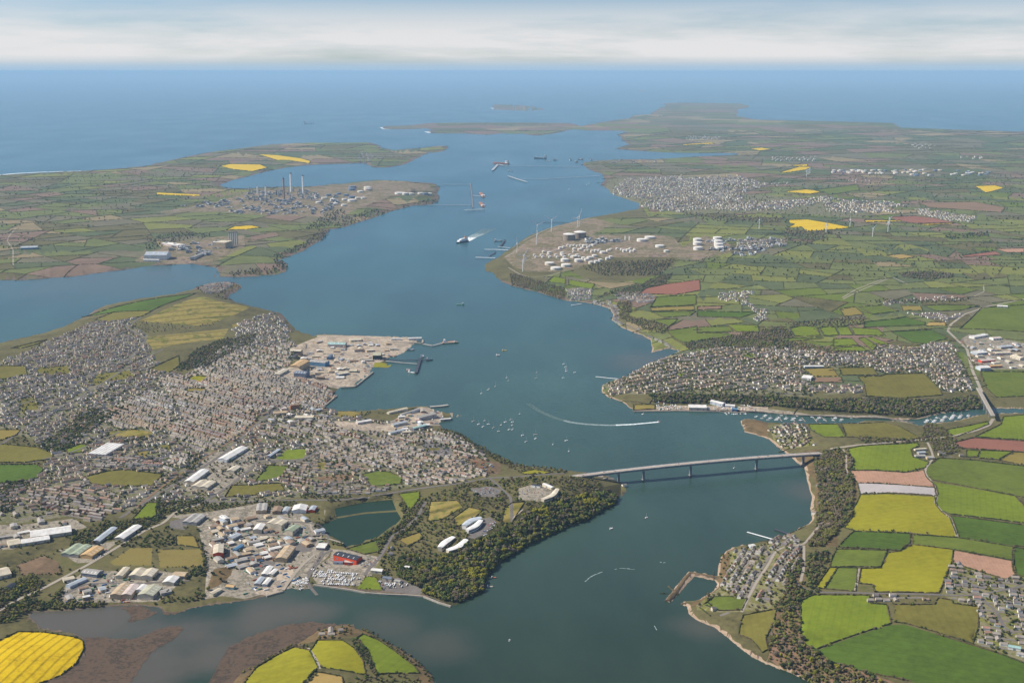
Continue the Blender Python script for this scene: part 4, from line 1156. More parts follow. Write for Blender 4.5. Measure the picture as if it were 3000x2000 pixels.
SHEDS = [  # frame, A, B, width, height, roof, wall, bays, label
 ('E', (2040,640),(2235,520),34,8,'white','white',1,"long white-roofed store beside the railway and a full car park"),
 ('E', (1735,845),(1885,730),30,9,'white','cream',1,"white-roofed warehouse lying along the railway, left of the cream-roofed one"),
 ('E', (1830,890),(1915,830),54,8,'cream','cream',2,"broad cream two-ridged warehouse between railway and main road"),
 ('E', (2115,735),(2180,690),26,6,'cream','cream',1,"small cream flat-looking unit on the retail park tarmac"),
 ('E', (890,590),(1065,485),62,8,'white','pink',5,"white saw-toothed building of five ridges inside the town"),
 ('E', (1740,1215),(1835,1140),42,8,'grey','grey',2,"grey ribbed-roof depot at the head of the pale concrete yard"),
 ('E', (280,1325),(655,1275),50,9,'white','cream',1,"very long cream-white factory shed at the left edge"),
 ('E', (195,1392),(455,1352),30,8,'white','cream',1,"lower cream-white shed standing in front of the very long factory"),
 ('E', (75,1405),(185,1385),40,8,'cream','cream',1,"square cream shed left of the long white factory"),
 ('E', (885,1385),(1050,1258),20,7,'bluegrey','grey',1,"narrow blue-grey shed on the slope above the road junction"),
 ('E', (1095,1362),(1268,1243),27,8,'white','grey',1,"bright white long shed with a grassy bank on its shaded side"),
 ('I', (640,255),(770,165),50,8,'green','grey',2,"wide pale green-grey two-bay works by the roadside"),
 ('I', (790,268),(905,190),34,8,'orange','orange',1,"tan-orange roofed works joined to the pale green-grey one"),
 ('I', (775,405),(920,425),28,8,'grey','slateblue',1,"grey shed with blue end wall beside the straight road"),
 ('I', (625,540),(785,465),16,6,'bluegrey','bluegrey',1,"blue-grey low unit across the road from the grey shed"),
 ('I', (1095,455),(1165,375),18,8,'cream','cream',1,"narrow cream shed below the cemetery"),
 ('I', (1290,465),(1355,395),60,10,'cream','cream',2,"largest cream double shed below the cemetery"),
 ('I', (1600,432),(1715,438),25,8,'tan','tan',1,"tan shed at the right end of the row under the cemetery"),
 ('I', (1545,515),(1600,455),30,7,'white','cream',1,"white shed with a twisted-looking roof in front of the tan shed"),
 ('I', (1060,640),(1155,525),26,8,'tan','tan',1,"tan-striped shed, left one of the row nearest the shore"),
 ('I', (1160,640),(1240,530),25,8,'pink','tan',1,"pinkish shed in the middle of the row nearest the shore"),
 ('I', (1335,645),(1425,545),40,8,'olive','cream',1,"wide grey-cream shed, right one of the row nearest the shore"),
 ('I', (1275,585),(1330,532),17,7,'white','white',1,"small bright white shed squeezed between two shoreline sheds"),
 ('I', (-70,440),(85,405),50,9,'cream','cream',1,"cream shed cut by the left edge of the picture"),
 ('I', (65,550),(125,512),14,5,'dark','grey',1,"small building with a dark panelled roof among trees at far left"),
 ('I', (2005,245),(2010,165),26,8,'cream','red',1,"cream-roofed shed with red sides behind dark trees"),
 ('I', (2155,205),(2225,158),12,6,'blue','blue',1,"small blue shed in the concrete yard"),
 ('I', (2115,100),(2195,60),20,7,'bluegrey','grey',1,"blue-grey gabled shed in the middle of the pale yard"),
 ('I', (1940,612),(2025,558),13,5,'cream','cream',1,"cream boat-shed close to the muddy shore"),
 ('I', (2080,538),(2155,545),13,6,'orange','teal',1,"yellow-roofed shed with teal wall near the muddy shore"),
 ('J', (230,302),(315,190),30,11,'tan','tan',1,"tall tan gabled shed at the head of the reddish yard"),
 ('J', (740,272),(950,295),26,11,'dark','red',1,"big bright red shed roofed with dark solar panels"),
 ('J', (712,312),(800,314),10,5,'slateblue','bluegrey',1,"low blue-grey annex in front of the red shed"),
 ('J', (818,318),(890,322),13,6,'pink','red',1,"small red annex in front of the red shed"),
 ('J', (1062,380),(1165,388),15,6,'white','cream',1,"white two-tier office block right of the boat park"),
 ('J', (1366,362),(1412,366),13,6,'white','cream',1,"white villa standing alone at the wood's edge"),
 ('J', (568,168),(648,172),32,7,'white','grey',2,"white-roofed double unit at the corner of the yard near the pond"),
 ('J', (78,432),(132,358),17,6,'white','grey',1,"white ribbed shed on the reddish yard, left of a pair"),
 ('J', (132,432),(185,385),13,6,'white','cream',1,"white shed on the reddish yard, right of a pair"),
 ('J', (8,520),(60,458),15,6,'bluegrey','grey',1,"blue-grey shed by the quay, left of a pair"),
 ('J', (78,525),(128,465),13,6,'white','bluegrey',1,"pale shed by the quay, right of a pair"),
 ('J', (1168,466),(1250,476),11,6,'slateblue','cream',1,"slate-roofed boathouse beside the small car park"),
 ('J', (1275,490),(1330,500),10,5,'grey','cream',1,"grey-roofed club house behind the beach"),
 ('F', (50,1110),(60,1042),30,9,'grey','tan',2,"grey ribbed shed at the left of the business park row"),
 ('F', (190,1115),(205,1068),24,8,'brown','brown',1,"brown-roofed shed in the business park row"),
 ('F', (265,1110),(290,1068),15,7,'bluegrey','bluegrey',1,"slim blue-grey shed in the business park row"),
 ('F', (395,1108),(415,1058),40,9,'white','white',1,"white barrel-roofed store in the business park row"),
 ('F', (510,1102),(535,1062),17,8,'bluegrey','red',1,"blue-grey shed with a red frontage, right end of the business park row"),
 ('F', (165,1258),(230,1188),48,9,'cream','cream',2,"large cream shed left of the stacked containers"),
 ('F', (12,1292),(50,1212),24,8,'white','cream',1,"white-roofed shed left of the large cream shed"),
 ('F', (300,1312),(375,1232),25,7,'green','cream',1,"grey-green roofed shed above the lines of parked lorries"),
 ('F', (360,238),(530,240),32,8,'cream','cream',3,"long cream market hall of three ridges in the town centre"),
 ('F', (160,200),(280,196),24,8,'tan','cream',2,"tan-roofed terrace of stores in the town centre"),
 ('F', (315,152),(395,150),17,17,'brown','redbrown',1,"tall red-brick block rising over the town"),
 ('F', (925,287),(1055,267),18,7,'white','pink',1,"white-roofed shed with pinkish walls near the old dockyard wall"),
 ('F', (1212,196),(1385,162),15,7,'cream','cream',1,"long cream shed on the old seaplane base"),
 ('F', (1330,208),(1500,168),10,6,'grey','white',1,"slim grey shed parallel to the long cream one"),
 ('F', (1480,250),(1640,216),24,9,'grey','pink',2,"grey pink-walled hangar beside the slipway"),
 ('F', (1252,310),(1380,284),16,7,'bluegrey','cream',1,"blue-grey shed behind the hangar"),
 ('F', (1225,385),(1355,356),13,7,'bluegrey','white',1,"blue and white shed at the edge of the houses"),
 ('F', (1440,340),(1560,320),15,7,'teal','slateblue',1,"teal-roofed shed near the slipway"),
 ('F', (1690,255),(1790,246),11,6,'white','grey',1,"white shed on the boatyard slip"),
 ('F', (118,605),(215,537),12,8,'bluegrey','slateblue',1,"football stand with a pale roof beside the pitch"),
 ('B', (668,668),(828,672),44,13,'teal','pink',1,"teal-roofed ship hall in the dockyard"),
 ('B', (862,624),(965,618),40,8,'cream','cream',5,"cream multi-ridged store at the back of the dockyard"),
 ('B', (318,715),(420,722),30,9,'cream','brown',1,"cream barrel-roofed store at the dockyard's left edge"),
 ('B', (498,838),(655,852),42,18,'grey','blue',2,"tall grey dockyard hall with a dark blue end"),
 ('B', (368,940),(475,952),44,16,'slateblue','slateblue',1,"slate-blue dockyard hall in front of the terraces"),
 ('B', (188,948),(278,898),26,8,'cream','cream',1,"cream warehouse left of the slate-blue hall"),
 ('B', (352,866),(450,856),44,8,'orange','tan',1,"sandy orange-roofed store between two dockyard halls"),
 ('B', (745,940),(838,924),32,8,'cream','slateblue',1,"cream shed with a dark blue end near the quay edge"),
 ('B', (1080,782),(1155,782),54,20,'olive','dark',1,"tall olive-cream boat hall with a black door opening to the dock"),
 ('B', (862,905),(930,905),28,7,'cream','green',1,"cream and green shed on the quay"),
 ('B', (1238,614),(1330,611),11,7,'white','white',1,"white terminal building on the outer quay, left of two"),
 ('B', (1400,612),(1522,616),16,10,'white','white',1,"larger white terminal building at the outer quay's corner"),
 ('B', (768,808),(800,790),13,6,'bluegrey','white',1,"small blue-white office amid the dockyard roads"),
 ('B', (665,795),(692,770),16,12,'slateblue','blue',1,"dark blue cube-like plant house in the dockyard"),
 ('B', (545,645),(600,632),20,7,'pink','tan',1,"pinkish low store at the dockyard's back fence"),
 ('B', (1010,720),(1075,715),30,8,'cream','tan',2,"cream shed beside the tall boat hall"),
 ('B', (900,720),(985,712),20,8,'brown','grey',2,"brown-roofed workshops amid the dockyard"),
 ('M', (1012,838),(1165,838),120,30,'bluegrey','white',1,"broad grey-roofed cooling hall of the distant power station"),
 ('M', (1505,762),(1580,765),110,42,'cream','tan',5,"cream boiler house of the distant power station"),
 ('M', (990,858),(1100,862),22,12,'white','white',1,"row of white cooling units before the power station hall"),
 ('M', (1335,842),(1425,805),26,14,'grey','pink',1,"long grey plant house in the power station yard"),
 ('M', (1140,745),(1250,760),60,14,'white','pink',3,"white sub-station sheds behind the power station hall"),
 ('M', (145,775),(262,772),60,12,'bluegrey','blue',1,"long pale farm shed far off at the left"),
 ('G', (1622,142),(1785,146),42,10,'white','cream',2,"large white boatyard shed on the opposite waterfront"),
 ('G', (1832,100),(1950,88),22,8,'white','bluegrey',1,"white terrace of sheds behind the opposite waterfront, left part"),
 ('G', (1960,90),(2050,95),20,8,'white','white',1,"white shed behind the opposite waterfront, right part"),
 ('G', (2020,160),(2070,162),18,7,'blue','blue',1,"small blue boat shed on the opposite waterfront"),
 ('G', (185,866),(262,870),10,7,'dark','white',1,"white school block with a dark roof on the headland"),
 ('G', (292,852),(375,888),12,7,'white','cream',1,"white school wing stepping down the headland"),
 ('D', (1890,745),(1985,735),42,9,'white','bluegrey',2,"white double warehouse beside the bypass"),
 ('D', (1945,818),(2070,808),24,8,'pink','red',1,"red-walled unit on the far trading estate"),
 ('D', (1928,888),(2020,884),38,12,'white','bluegrey',1,"white domed-looking store at the estate's near edge"),
 ('D', (2035,866),(2140,862),20,8,'orange','redbrown',1,"orange-red unit at the estate's near edge"),
 ('D', (1870,600),(2000,575),30,8,'white','white',2,"white sheds at the top of the trading estate"),
 ('D', (2050,610),(2130,604),30,8,'pink','white',1,"pale pink unit at the top of the trading estate"),
 ('D', (2120,690),(2230,680),30,8,'bluegrey','grey',1,"blue-grey unit amid the trading estate"),
 ('D', (2080,745),(2220,740),28,8,'cream','pink',1,"cream unit amid the trading estate"),
 ('D', (2250,770),(2340,800),30,9,'cream','cream',1,"cream unit at the right edge of the trading estate"),
 ('D', (320,965),(405,975),48,9,'white','white',2,"white school building beside the tan sports field"),
 ('D', (332,868),(508,868),18,8,'white','bluegrey',1,"long white school range above the tan sports field"),
 ('D', (2105,310),(2200,316),26,7,'white','grey',1,"white farm shed beside the far main road"),
 ('H', (1350,590),(1440,592),16,6,'grey','grey',1,"grey barn at the front of the farmyard"),
 ('H', (1452,606),(1520,606),18,6,'grey','tan',1,"grey barn beside the farmyard lane"),
 ('H', (1375,562),(1440,560),14,6,'bluegrey','grey',1,"blue-grey barn in the middle of the farmyard"),
 ('H', (1345,530),(1450,526),10,5,'cream','cream',1,"long cream poultry-like shed at the back of the farmyard"),
 ('L', (2205,1090),(2320,1110),12,6,'teal','white',1,"teal-roofed white bungalow-like hall at the bottom right"),
 ('L', (2285,1150),(2352,1165),10,5,'grey','white',1,"grey-roofed white house-like hall beside the teal-roofed one"),
 ('K', (2180,172),(2225,162),12,5,'white','bluegrey',1,"white shed by the shingle beach"),
]
fx_ = lambda f, p: (FR[f][0] + p[0] * FR[f][2], FR[f][1] + p[1] * FR[f][2])
for f, a, b, w, h, rf, wl_, bays, lab in SHEDS:
    nm, cat = ('industrial_shed', 'shed')
    for k_, n_, c_ in (('school', 'school_building', 'school'), ('barn', 'barn', 'barn'), ('farm shed', 'barn', 'barn'), ('poultry', 'barn', 'barn'), ('terminal', 'terminal_building', 'terminal'), ('power station', 'power_station_building', 'building'),
                       ('hall of three', 'market_hall', 'hall'), ('brick block', 'brick_building', 'building'), ('stand with', 'football_stand', 'stand'), ('villa', 'villa', 'house'), ('office', 'office_building', 'office')):
        if k_ in lab:
            nm, cat = n_, c_
    shed(nm, lab, cat, fx_(f, a), fx_(f, b), w, h, rf, wl_, bays, doors=3 if w > 20 else 1)

# curved white college halls
def curved(label, s, w, h, roofc, wallc):
    q = W(pts(s)); ln = []
    for i in range(len(q) - 1):
        ln += [q[i] + (q[i + 1] - q[i]) * j / 6 for j in range(6)]
    ln.append(q[-1]); ln = np.array(ln)
    for _ in range(6):
        ln[1:-1] = (ln[:-2] + 2 * ln[1:-1] + ln[2:]) / 4
    c = ln.mean(0); z0 = gz(*c)
    t = thing('college_building', label, 'college', (c[0], c[1], z0), 0, 'curved white college buildings')
    tt = np.gradient(ln, axis=0); tt /= np.hypot(tt[:, 0], tt[:, 1])[:, None]
    nr = np.column_stack([-tt[:, 1], tt[:, 0]]); n = len(ln)
    ww = w / 2 * (0.55 + .45 * np.sin(np.linspace(.25, math.pi - .25, n)))
    for nm, lo, hi, ex, m in (('wall', -3, h, 0, mat_plain('cladding_' + wallc, SHC[wallc])), ('roof', h, h + 1.6, 1.0, mat_plain('roof_membrane_' + roofc, SHC[roofc], .5))):
        mb = MB(); vs = []; fs = []
        for i in range(n):
            for sg, z in ((-1, lo), (1, lo), (1, hi), (0, hi + (1.4 if nm == 'roof' else 0)), (-1, hi)):
                p = ln[i] + nr[i] * sg * (ww[i] + ex) - c
                vs.append((p[0], p[1], z))
        for i in range(n - 1):
            for k in range(5):
                fs.append((i * 5 + k, i * 5 + (k + 1) % 5, i * 5 + 5 + (k + 1) % 5, i * 5 + 5 + k))
        fs += [(4, 3, 2, 1, 0), tuple((n - 1) * 5 + k for k in range(5))]
        mb.add(vs, fs, m); mb.build(nm, t)
    mb = MB(); vs = []
    for i in range(n):
        p = ln[i] - nr[i] * (ww[i] + .08) - c
        vs += [(p[0], p[1], h * .45), (p[0], p[1], h * .75)]
    mb.add(vs, [(2 * i, 2 * i + 2, 2 * i + 3, 2 * i + 1) for i in range(n - 1)], GLASS); mb.build('window_band', t)
    SHED_SPOTS.append((c[0], c[1], np.hypot(*(ln[-1] - ln[0])), w, math.atan2(*(ln[-1] - ln[0])[::-1])))
curved("curved white hall nearest the wood's left edge", "J 1690,205 1735,145 1815,85", 17, 8, 'white', 'cream')
curved("longer curved cream-white hall beside the nearest one", "J 1760,232 1870,185 1930,105", 18, 8, 'white', 'cream')
curved("blue-white crescent hall behind the car park ring", "F 1912,1252 1985,1195 2070,1172", 20, 9, 'bluegrey', 'white')
curved("white crescent hall lying along the blue-white one", "F 1940,1288 2020,1250 2068,1195", 16, 8, 'white', 'white')
curved("curved cream school hall ending the headland campus", "G 282,1000 375,968 418,900", 15, 7, 'cream', 'cream')

# ---------------------------------------------------------------- storage tanks
TW = mat_plain('tank_white', (.66, .63, .58), .5, .3, var=.08)
TC_ = mat_plain('tank_cream', (.62, .54, .43), .5, .3, var=.1)
TB = mat_plain('tank_concrete', (.26, .21, .17), .7)
TD = mat_plain('tank_blue_grey', (.16, .20, .27), .6)
def tank(u, v, dia, h, m, label, group, dome=.12):
    (x, y), = W(np.array([(u, v)]))
    y += dia / 2 * .6
    t = thing('storage_tank', label, 'tank', (x, y, gz(x, y)), 0, group)
    mb = MB(); mb.cyl((0, 0, -2), dia / 2, dia / 2, h + 2, m, 28, cap=False); mb.build('shell', t, smooth=False)
    mb = MB(); mb.cyl((0, 0, h), dia / 2 + .4, dia * .3, h * dome, TW if m is not TD else TD, 28); mb.cyl((0, 0, h * (1 + dome)), dia * .3, dia * .05, h * dome * .4, TW if m is not TD else TD, 28); mb.build('roof', t)
    return t
for x, y, d, h in ((1571, 716, 92, 44), (1645, 703, 92, 46)):
    u, v = fx_('N', (x, y)); tank(u, v, d, h, TB, ("nearer" if x < 1600 else "farther") + " of two tall brown gas tanks with white tops on the headland", 'tall gas tanks')
k = 0
G1 = [(1435,886,72,18),(1478,918,76,16),(1548,898,72,18),(1540,862,62,20),(1632,864,56,20),(1606,836,48,16),(1690,856,40,16),(1668,850,34,20),(1712,842,48,15),(1745,830,40,16),(1722,878,42,18),(1757,872,36,18),(1785,862,34,18),(1832,850,30,18),(1856,840,30,18),
      (1393,802,26,16),(1433,806,30,14),(1508,776,32,16),(1530,770,26,16),(1604,782,28,16),(1642,786,34,14),(1660,776,30,14),(1668,756,26,12),(1700,768,28,12),(1730,752,26,12),(1728,800,30,18),(1752,796,28,18),(1776,792,24,16),(1803,806,50,16),(1838,792,30,14),(1858,784,28,14),(1522,816,34,20),
      (1948,796,28,18),(1973,792,28,18),(1996,800,26,16),(2018,794,26,16),(2072,724,84,20),(2128,704,90,16),(2196,764,74,16),(1600,800,20,10),(1680,790,20,10),(1700,786,20,10),(2240,796,40,14)] + [(1330 + 37 * (i % 9) + 11 * (i % 4), 822 + 13 * (i // 9), 20 + 4 * (i % 3), 12) for i in range(18)] + [(1900 + 30 * i, 778 + 6 * (i % 3), 22, 13) for i in range(5)] + [(1560 + 22 * i, 755 + 5 * (i % 2), 22, 13) for i in range(9)]
for (x, y, d, h) in G1:
    u, v = fx_('N', (x, y))
    sz = "large" if d > 60 else ("middle-sized" if d > 33 else "small")
    tank(u, v, d * .86, h * .85, TW if (k % 5) else TC_, ("%s white storage tank in the %s part of the headland tank farm" if (k % 5) else "%s cream storage tank in the %s part of the headland tank farm") % (sz, "left" if x < 1480 else "middle" if x < 1800 else "right"), 'tanks of the headland tank farm')
    k += 1
for x, y in ((105, 722), (105, 748), (108, 782), (242, 712), (248, 735), (250, 758), (255, 780)):
    u, v = fx_('O', (x, y)); tank(u, v, 64, 19, TW, "broad white tank in the %s-hand stack of tanks beside the headland refinery" % ("left" if x < 200 else "right"), 'tanks stacked right of the headland')
rr_ = random.Random(4)
FAR_T = [(rr_.uniform(1020, 1400), rr_.uniform(232, 262)) for _ in range(34)] + [(rr_.uniform(1440, 2120), rr_.uniform(232, 272)) for _ in range(46)]
for x, y in FAR_T:
    u, v = fx_('O', (x, y)); tank(u, v, rr_.choice((34, 46, 56)), rr_.choice((12, 15)), rr_.choice((TW, TC_, TD, TC_)), "tiny pale tank in the far hilltop tank farm on the right", 'far hilltop tanks')
RT = [(70, 372, 80, 20, 'd'), (75, 356, 80, 20, 'd'), (180, 360, 80, 20, 'c'), (180, 372, 80, 20, 'c'), (70, 425, 70, 18, 'd'), (70, 448, 80, 18, 'w'), (400, 398, 100, 16, 'w'), (440, 402, 60, 18, 'w'), (480, 402, 60, 16, 'w'), (545, 398, 60, 16, 'w'), (578, 402, 60, 18, 'd'), (605, 402, 60, 16, 'w'),
      (20, 440, 50, 16, 'w'), (15, 480, 50, 16, 'w'), (110, 430, 50, 14, 'c'), (150, 430, 50, 14, 'w'), (-20, 400, 50, 16, 'd'), (-60, 440, 50, 16, 'w'), (-40, 470, 50, 14, 'w'), (-120, 430, 60, 14, 'c'), (-90, 410, 60, 16, 'd'), (-160, 460, 50, 14, 'w'), (130, 385, 60, 14, 'w'), (30, 410, 60, 16, 'd')]
for x, y, d, h, c in RT:
    u, v = fx_('N', (x, y))
    tank(u, v, d * 1.0, h, dict(d=TD, c=TC_, w=TW)[c], "%s tank in the %s half of the big refinery" % (dict(d='blue-grey', c='cream', w='white')[c], 'seaward' if x > 0 else 'landward'), 'refinery tanks')

# ---------------------------------------------------------------- refinery stacks, columns and plant blocks
def stack(f, x, base, top, dia, label, m=CONC, name='chimney_stack'):
    u, v = fx_(f, (x, base)); (X, Y), = W(np.array([(u, v)])); g = gz(X, Y)
    vt = fx_(f, (x, top))[1]
    lo, hi = g, 400
    for _ in range(40):
        md = (lo + hi) / 2
        if UV0(X, Y, md)[1] > vt: lo = md
        else: hi = md
    h = lo - g
    t = thing(name, label, 'chimney', (X, Y, g), 0, 'stacks of the refinery and power station')
    mb = MB(); mb.cyl((0, 0, -2), dia / 2 * 1.25, dia / 2, h + 2, m, 14); mb.build('shaft', t)
    mb = MB(); mb.cyl((0, 0, h), dia / 2 * 1.12, dia / 2 * 1.12, h * .05, RUST if m is RUST else DARKM, 14); mb.build('rim', t)
ord_ = ["leftmost slim", "short pale", "second short pale", "tall reddish", "tallest", "right-hand tall", "small dark"]
for (x, b, tp, d), lab, m in zip(((1740, 398, 368, 10), (1775, 395, 342, 12), (1832, 412, 342, 12), (1958, 432, 292, 16), (2007, 380, 257, 18), (2090, 398, 272, 16), (1905, 405, 375, 10)), ord_, (CONC, WHITE, WHITE, mat_plain('faded_red_brick_stack', (.34, .22, .18)), WHITE, WHITE, DARKM)):
    stack('M', x, b, tp, d, lab + " chimney stack standing over the refinery", m)
for i, x in enumerate((1584, 1597, 1610, 1622, 1636)):
    stack('M', x, 758 - i * 3, 664 - i * 1, 9, "slim grey chimney, %s of the power station's row of five" % ("first", "second", "third", "fourth", "last")[i], STEEL)
stack('N', 1957, 712, 682, 9, "left of two short white stacks behind the headland tanks", WHITE)
stack('N', 1986, 714, 684, 9, "right of two short white stacks behind the headland tanks", WHITE)
protos = []
for k in range(7):
    mb = MB()
    if k < 3:
        mb.cyl((0, 0, -2), 4 + k, 3.6 + k, 30 + 14 * k, STEEL, 10); mb.cyl((0, 0, 12 + 5 * k), 6 + k, 6 + k, 2, DARKM, 10); mb.cyl((0, 0, 24 + 10 * k), 6 + k, 6 + k, 2, DARKM, 10); mb.box((7, 0, -2), (6, 8, 18), CONC)
    else:
        for j in range(3 + k % 2):
            mb.box((j * 16 - 24, (j % 2) * 9, -2), (14, 18, 8 + 5 * ((j * k) % 4)), [STEEL, CONC, WHITE, DARKM][(j + k) % 4])
        mb.bar((-34, -12, 9), (36, -12, 9), 4, 2, STEEL)
        for xx in (-30, -10, 10, 30):
            mb.box((xx, -12, -2), (1.5, 4, 10), STEEL)
    protos.append(mb.mesh('process_column' if k < 3 else 'process_block'))
def plant(area, n, place, seed, kinds):
    r = random.Random(seed); poly = pts(area); c = 0
    while c < n:
        u, v = r.uniform(poly[:, 0].min(), poly[:, 0].max()), r.uniform(poly[:, 1].min(), poly[:, 1].max())
        if not pip(np.array([u]), np.array([v]), poly)[0]:
            continue
        (x, y), = W(np.array([(u, v)])); k = r.choice(kinds)
        o = obj('process_column' if k < 3 else 'process_block', protos[k]); o.location = (x, y, gz(x, y)); o.rotation_euler = (0, 0, r.choice((0, 1.57, .5)))
        tag(o, ("upright steel process column among %s" if k < 3 else "grey block of pipework and plant among %s") % place, 'plant', 'plant in ' + place)
        c += 1
plant("M 1700,380 2150,370 2200,430 1950,460 1700,430", 84, "the refinery's chimney stacks", 1, (0, 1, 2, 3, 4, 5, 6, 3, 5))
plant("M 1250,480 1600,430 1900,440 2300,400 N 0,420 0,480 M 2200,540 1700,540 1450,500", 110, "the refinery's outer yards", 2, (3, 4, 5, 6))
plant("N 1620,700 1850,690 1950,730 1700,750", 16, "the headland terminal's yards", 3, (3, 4, 5, 6))
plant("M 1130,740 1480,725 1600,760 1350,850 1230,840", 22, "the power station yard", 5, (3, 4, 5))
plant("N 900,150 1900,150 1900,155 2300,165 2300,180 1950,190", 14, "the far terminal across the inlet", 6, (3, 4, 5, 6))
plant("O 150,700 720,705 700,760 450,830 180,800", 34, "the works right of the stacked tanks", 7, (3, 4, 5, 6))

# ---------------------------------------------------------------- wind turbines
def turbine(f, x, base, hub, blade, ang, label):
    u, v = fx_(f, (x, base)); (X, Y), = W(np.array([(u, v)])); g = gz(X, Y)
    vt = fx_(f, (x, hub))[1]
    lo, hi = g, 300
    for _ in range(40):
        md = (lo + hi) / 2
        if UV0(X, Y, md)[1] > vt: lo = md
        else: hi = md
    h = lo - g; b = h * blade
    t = thing('wind_turbine', label, 'wind turbine', (X, Y, g), .35, 'white wind turbines')
    mb = MB(); mb.cyl((0, 0, -2), 2.9, 1.6, h + 2, WHITE, 14); mb.build('tower', t)
    mb = MB(); mb.box((0, 1.5, h - 1.8), (4, 11, 4.4), WHITE); mb.build('nacelle', t)
    mb = MB(); mb.cyl((0, 0, 0), 2, 2, 3, WHITE, 10)
    hb = mb.build('hub', t); hb.location = (0, -3.5, h + .3); hb.rotation_euler = (R(90), 0, 0)
    for k in range(3):
        a = R(ang + 120 * k); ca, sa = math.cos(a), math.sin(a)
        mb = MB(); vs = []
        for r_, cw, th in ((1.5, 1.6, 1.2), (b * .2, 3.3, .9), (b * .6, 2.0, .5), (b, .7, .25)):
            for e, d in ((-1, -1), (1, -1), (1, 1), (-1, 1)):
                px, pz, py = r_ * ca - e * cw * .8 * sa, r_ * sa + e * cw * .8 * ca, d * th * .6
                vs.append((px, -5.2 + py, h + .3 + pz))
        fs = []
        for i in range(3):
            for q in range(4):
                fs.append((i * 4 + q, i * 4 + (q + 1) % 4, i * 4 + 4 + (q + 1) % 4, i * 4 + 4 + q))
        fs += [(3, 2, 1, 0), (12, 13, 14, 15)]
        mb.add(vs, fs, WHITE); mb.build('blade', t)
for a in (('N', 1350, 692, 608, .72, 22, "upper of two turbines in line on the headland shore, left of the brown tanks"), ('N', 1345, 742, 680, .7, 40, "lower of two turbines in line on the headland shore, left of the brown tanks"), ('N', 1448, 656, 572, .8, 30, "wind turbine farther along the headland behind the pair in line"),
          ('N', 1628, 622, 560, .9, 60, "left of two overlapping turbines beyond the brown tanks"), ('N', 1639, 620, 552, .9, 75, "right of two overlapping turbines beyond the brown tanks"),
          ('N', 1212, 800, 736, .75, 100, "wind turbine nearest the jetties at the headland's edge"), ('N', 1250, 930, 853, .75, 35, "nearest wind turbine at the headland's lower left"),
          ('N', 1258, 880, 816, .8, 55, "wind turbine just behind the nearest one on the headland"), ('O', 527, 636, 575, .5, 100, "lone wind turbine left of the large yellow field"),
          ('O', 1153, 620, 573, .6, 95, "wind turbine standing at the right tip of the large yellow field"), ('O', 988, 660, 606, .5, 90, "wind turbine in front of the large yellow field"),
          ('O', 1308, 690, 630, .55, 40, "wind turbine in green fields right of the large yellow field"), ('O', 1414, 656, 590, .5, 100, "turbine by the thin yellow strip, nearer of a pair"),
          ('O', 1424, 610, 560, .6, 30, "turbine by the thin yellow strip, farther of a pair"), ('O', 852, 276, 236, .5, 90, "far turbine below the hill's yellow fields, leftmost of four"),
          ('O', 862, 262, 228, .5, 20, "far turbine below the hill's yellow fields, second of four"), ('O', 870, 258, 224, .5, 50, "far turbine below the hill's yellow fields, third of four"),
          ('O', 877, 254, 222, .5, 80, "far turbine below the hill's yellow fields, rightmost of four")):
    turbine(*a)
# ---------------------------------------------------------------- trees
LEAF = {
 'bare': mat_plain('budding_brown_crown', (.105, .086, .046), .95, .05, var=.35, scale=.12),
 'olive': mat_plain('olive_crown', (.122, .118, .034), .95, .05, var=.35, scale=.12),
 'lime': mat_plain('fresh_leaf_crown', (.17, .16, .022), .95, .05, var=.3, scale=.12),
 'green': mat_plain('green_crown', (.078, .098, .028), .95, .05, var=.35, scale=.12),
 'dark': mat_plain('evergreen_crown', (.036, .048, .022), .95, .05, var=.35, scale=.12),
 'grey': mat_plain('bare_twig_crown', (.14, .112, .082), .95, .05, var=.3, scale=.12),
}
BARK = mat_plain('bark', (.07, .055, .04))
KINDS = list(LEAF)
def ico(sub):
    bm = bmesh.new(); bmesh.ops.create_icosphere(bm, subdivisions=sub, radius=1.0)
    V = np.array([v.co[:] for v in bm.verts]); F = np.array([[v.index for v in f.verts] for f in bm.faces]); bm.free()
    return V, F
ICO1, ICO2 = ico(1), ico(2)

def crown_arrays(seed, lumps, base, rough_, leaf=0):
    """uneven crown, one unit radius: lumps of ragged foliage plus loose leaf clumps round them"""
    r = np.random.default_rng(seed); Vs, Fs = [], []; n = 0
    for i in range(lumps):
        if i == 0:
            c = np.array([0, 0, .8]); s = .72
        else:
            a = r.uniform(0, 6.28); e = r.uniform(-.35, .9)
            c = np.array([math.cos(a) * .62 * math.cos(e), math.sin(a) * .62 * math.cos(e), .8 + .55 * math.sin(e)]); s = r.uniform(.3, .5)
        v = base[0] * (s * (1 + r.normal(0, rough_, (len(base[0]), 1)))) * np.array([1, 1, .88]) + c
        Vs.append(v); Fs.append(base[1] + n); n += len(v)
    for i in range(leaf):
        d = r.normal(size=3); d /= np.linalg.norm(d); d[2] = abs(d[2]) * .9 - .2
        p = d * r.uniform(.75, 1.08) * np.array([1, 1, .8]) + np.array([0, 0, .8])
        t1 = r.normal(size=3); t1 /= np.linalg.norm(t1); t2 = np.cross(t1, d + r.normal(0, .4, 3)); t2 /= np.linalg.norm(t2) + 1e-9
        s = r.uniform(.09, .2)
        Vs.append(np.array([p - t1 * s, p + t1 * s, p + t2 * s * 1.4])); Fs.append(np.array([[n, n + 1, n + 2]])); n += 3
    return np.concatenate(Vs), np.concatenate(Fs)
NEARC = [crown_arrays(20 + i, 9, ICO1, .16, 130) for i in range(5)]
MASSC = [crown_arrays(60 + i, 5, ICO1, .15, 14) for i in range(6)]
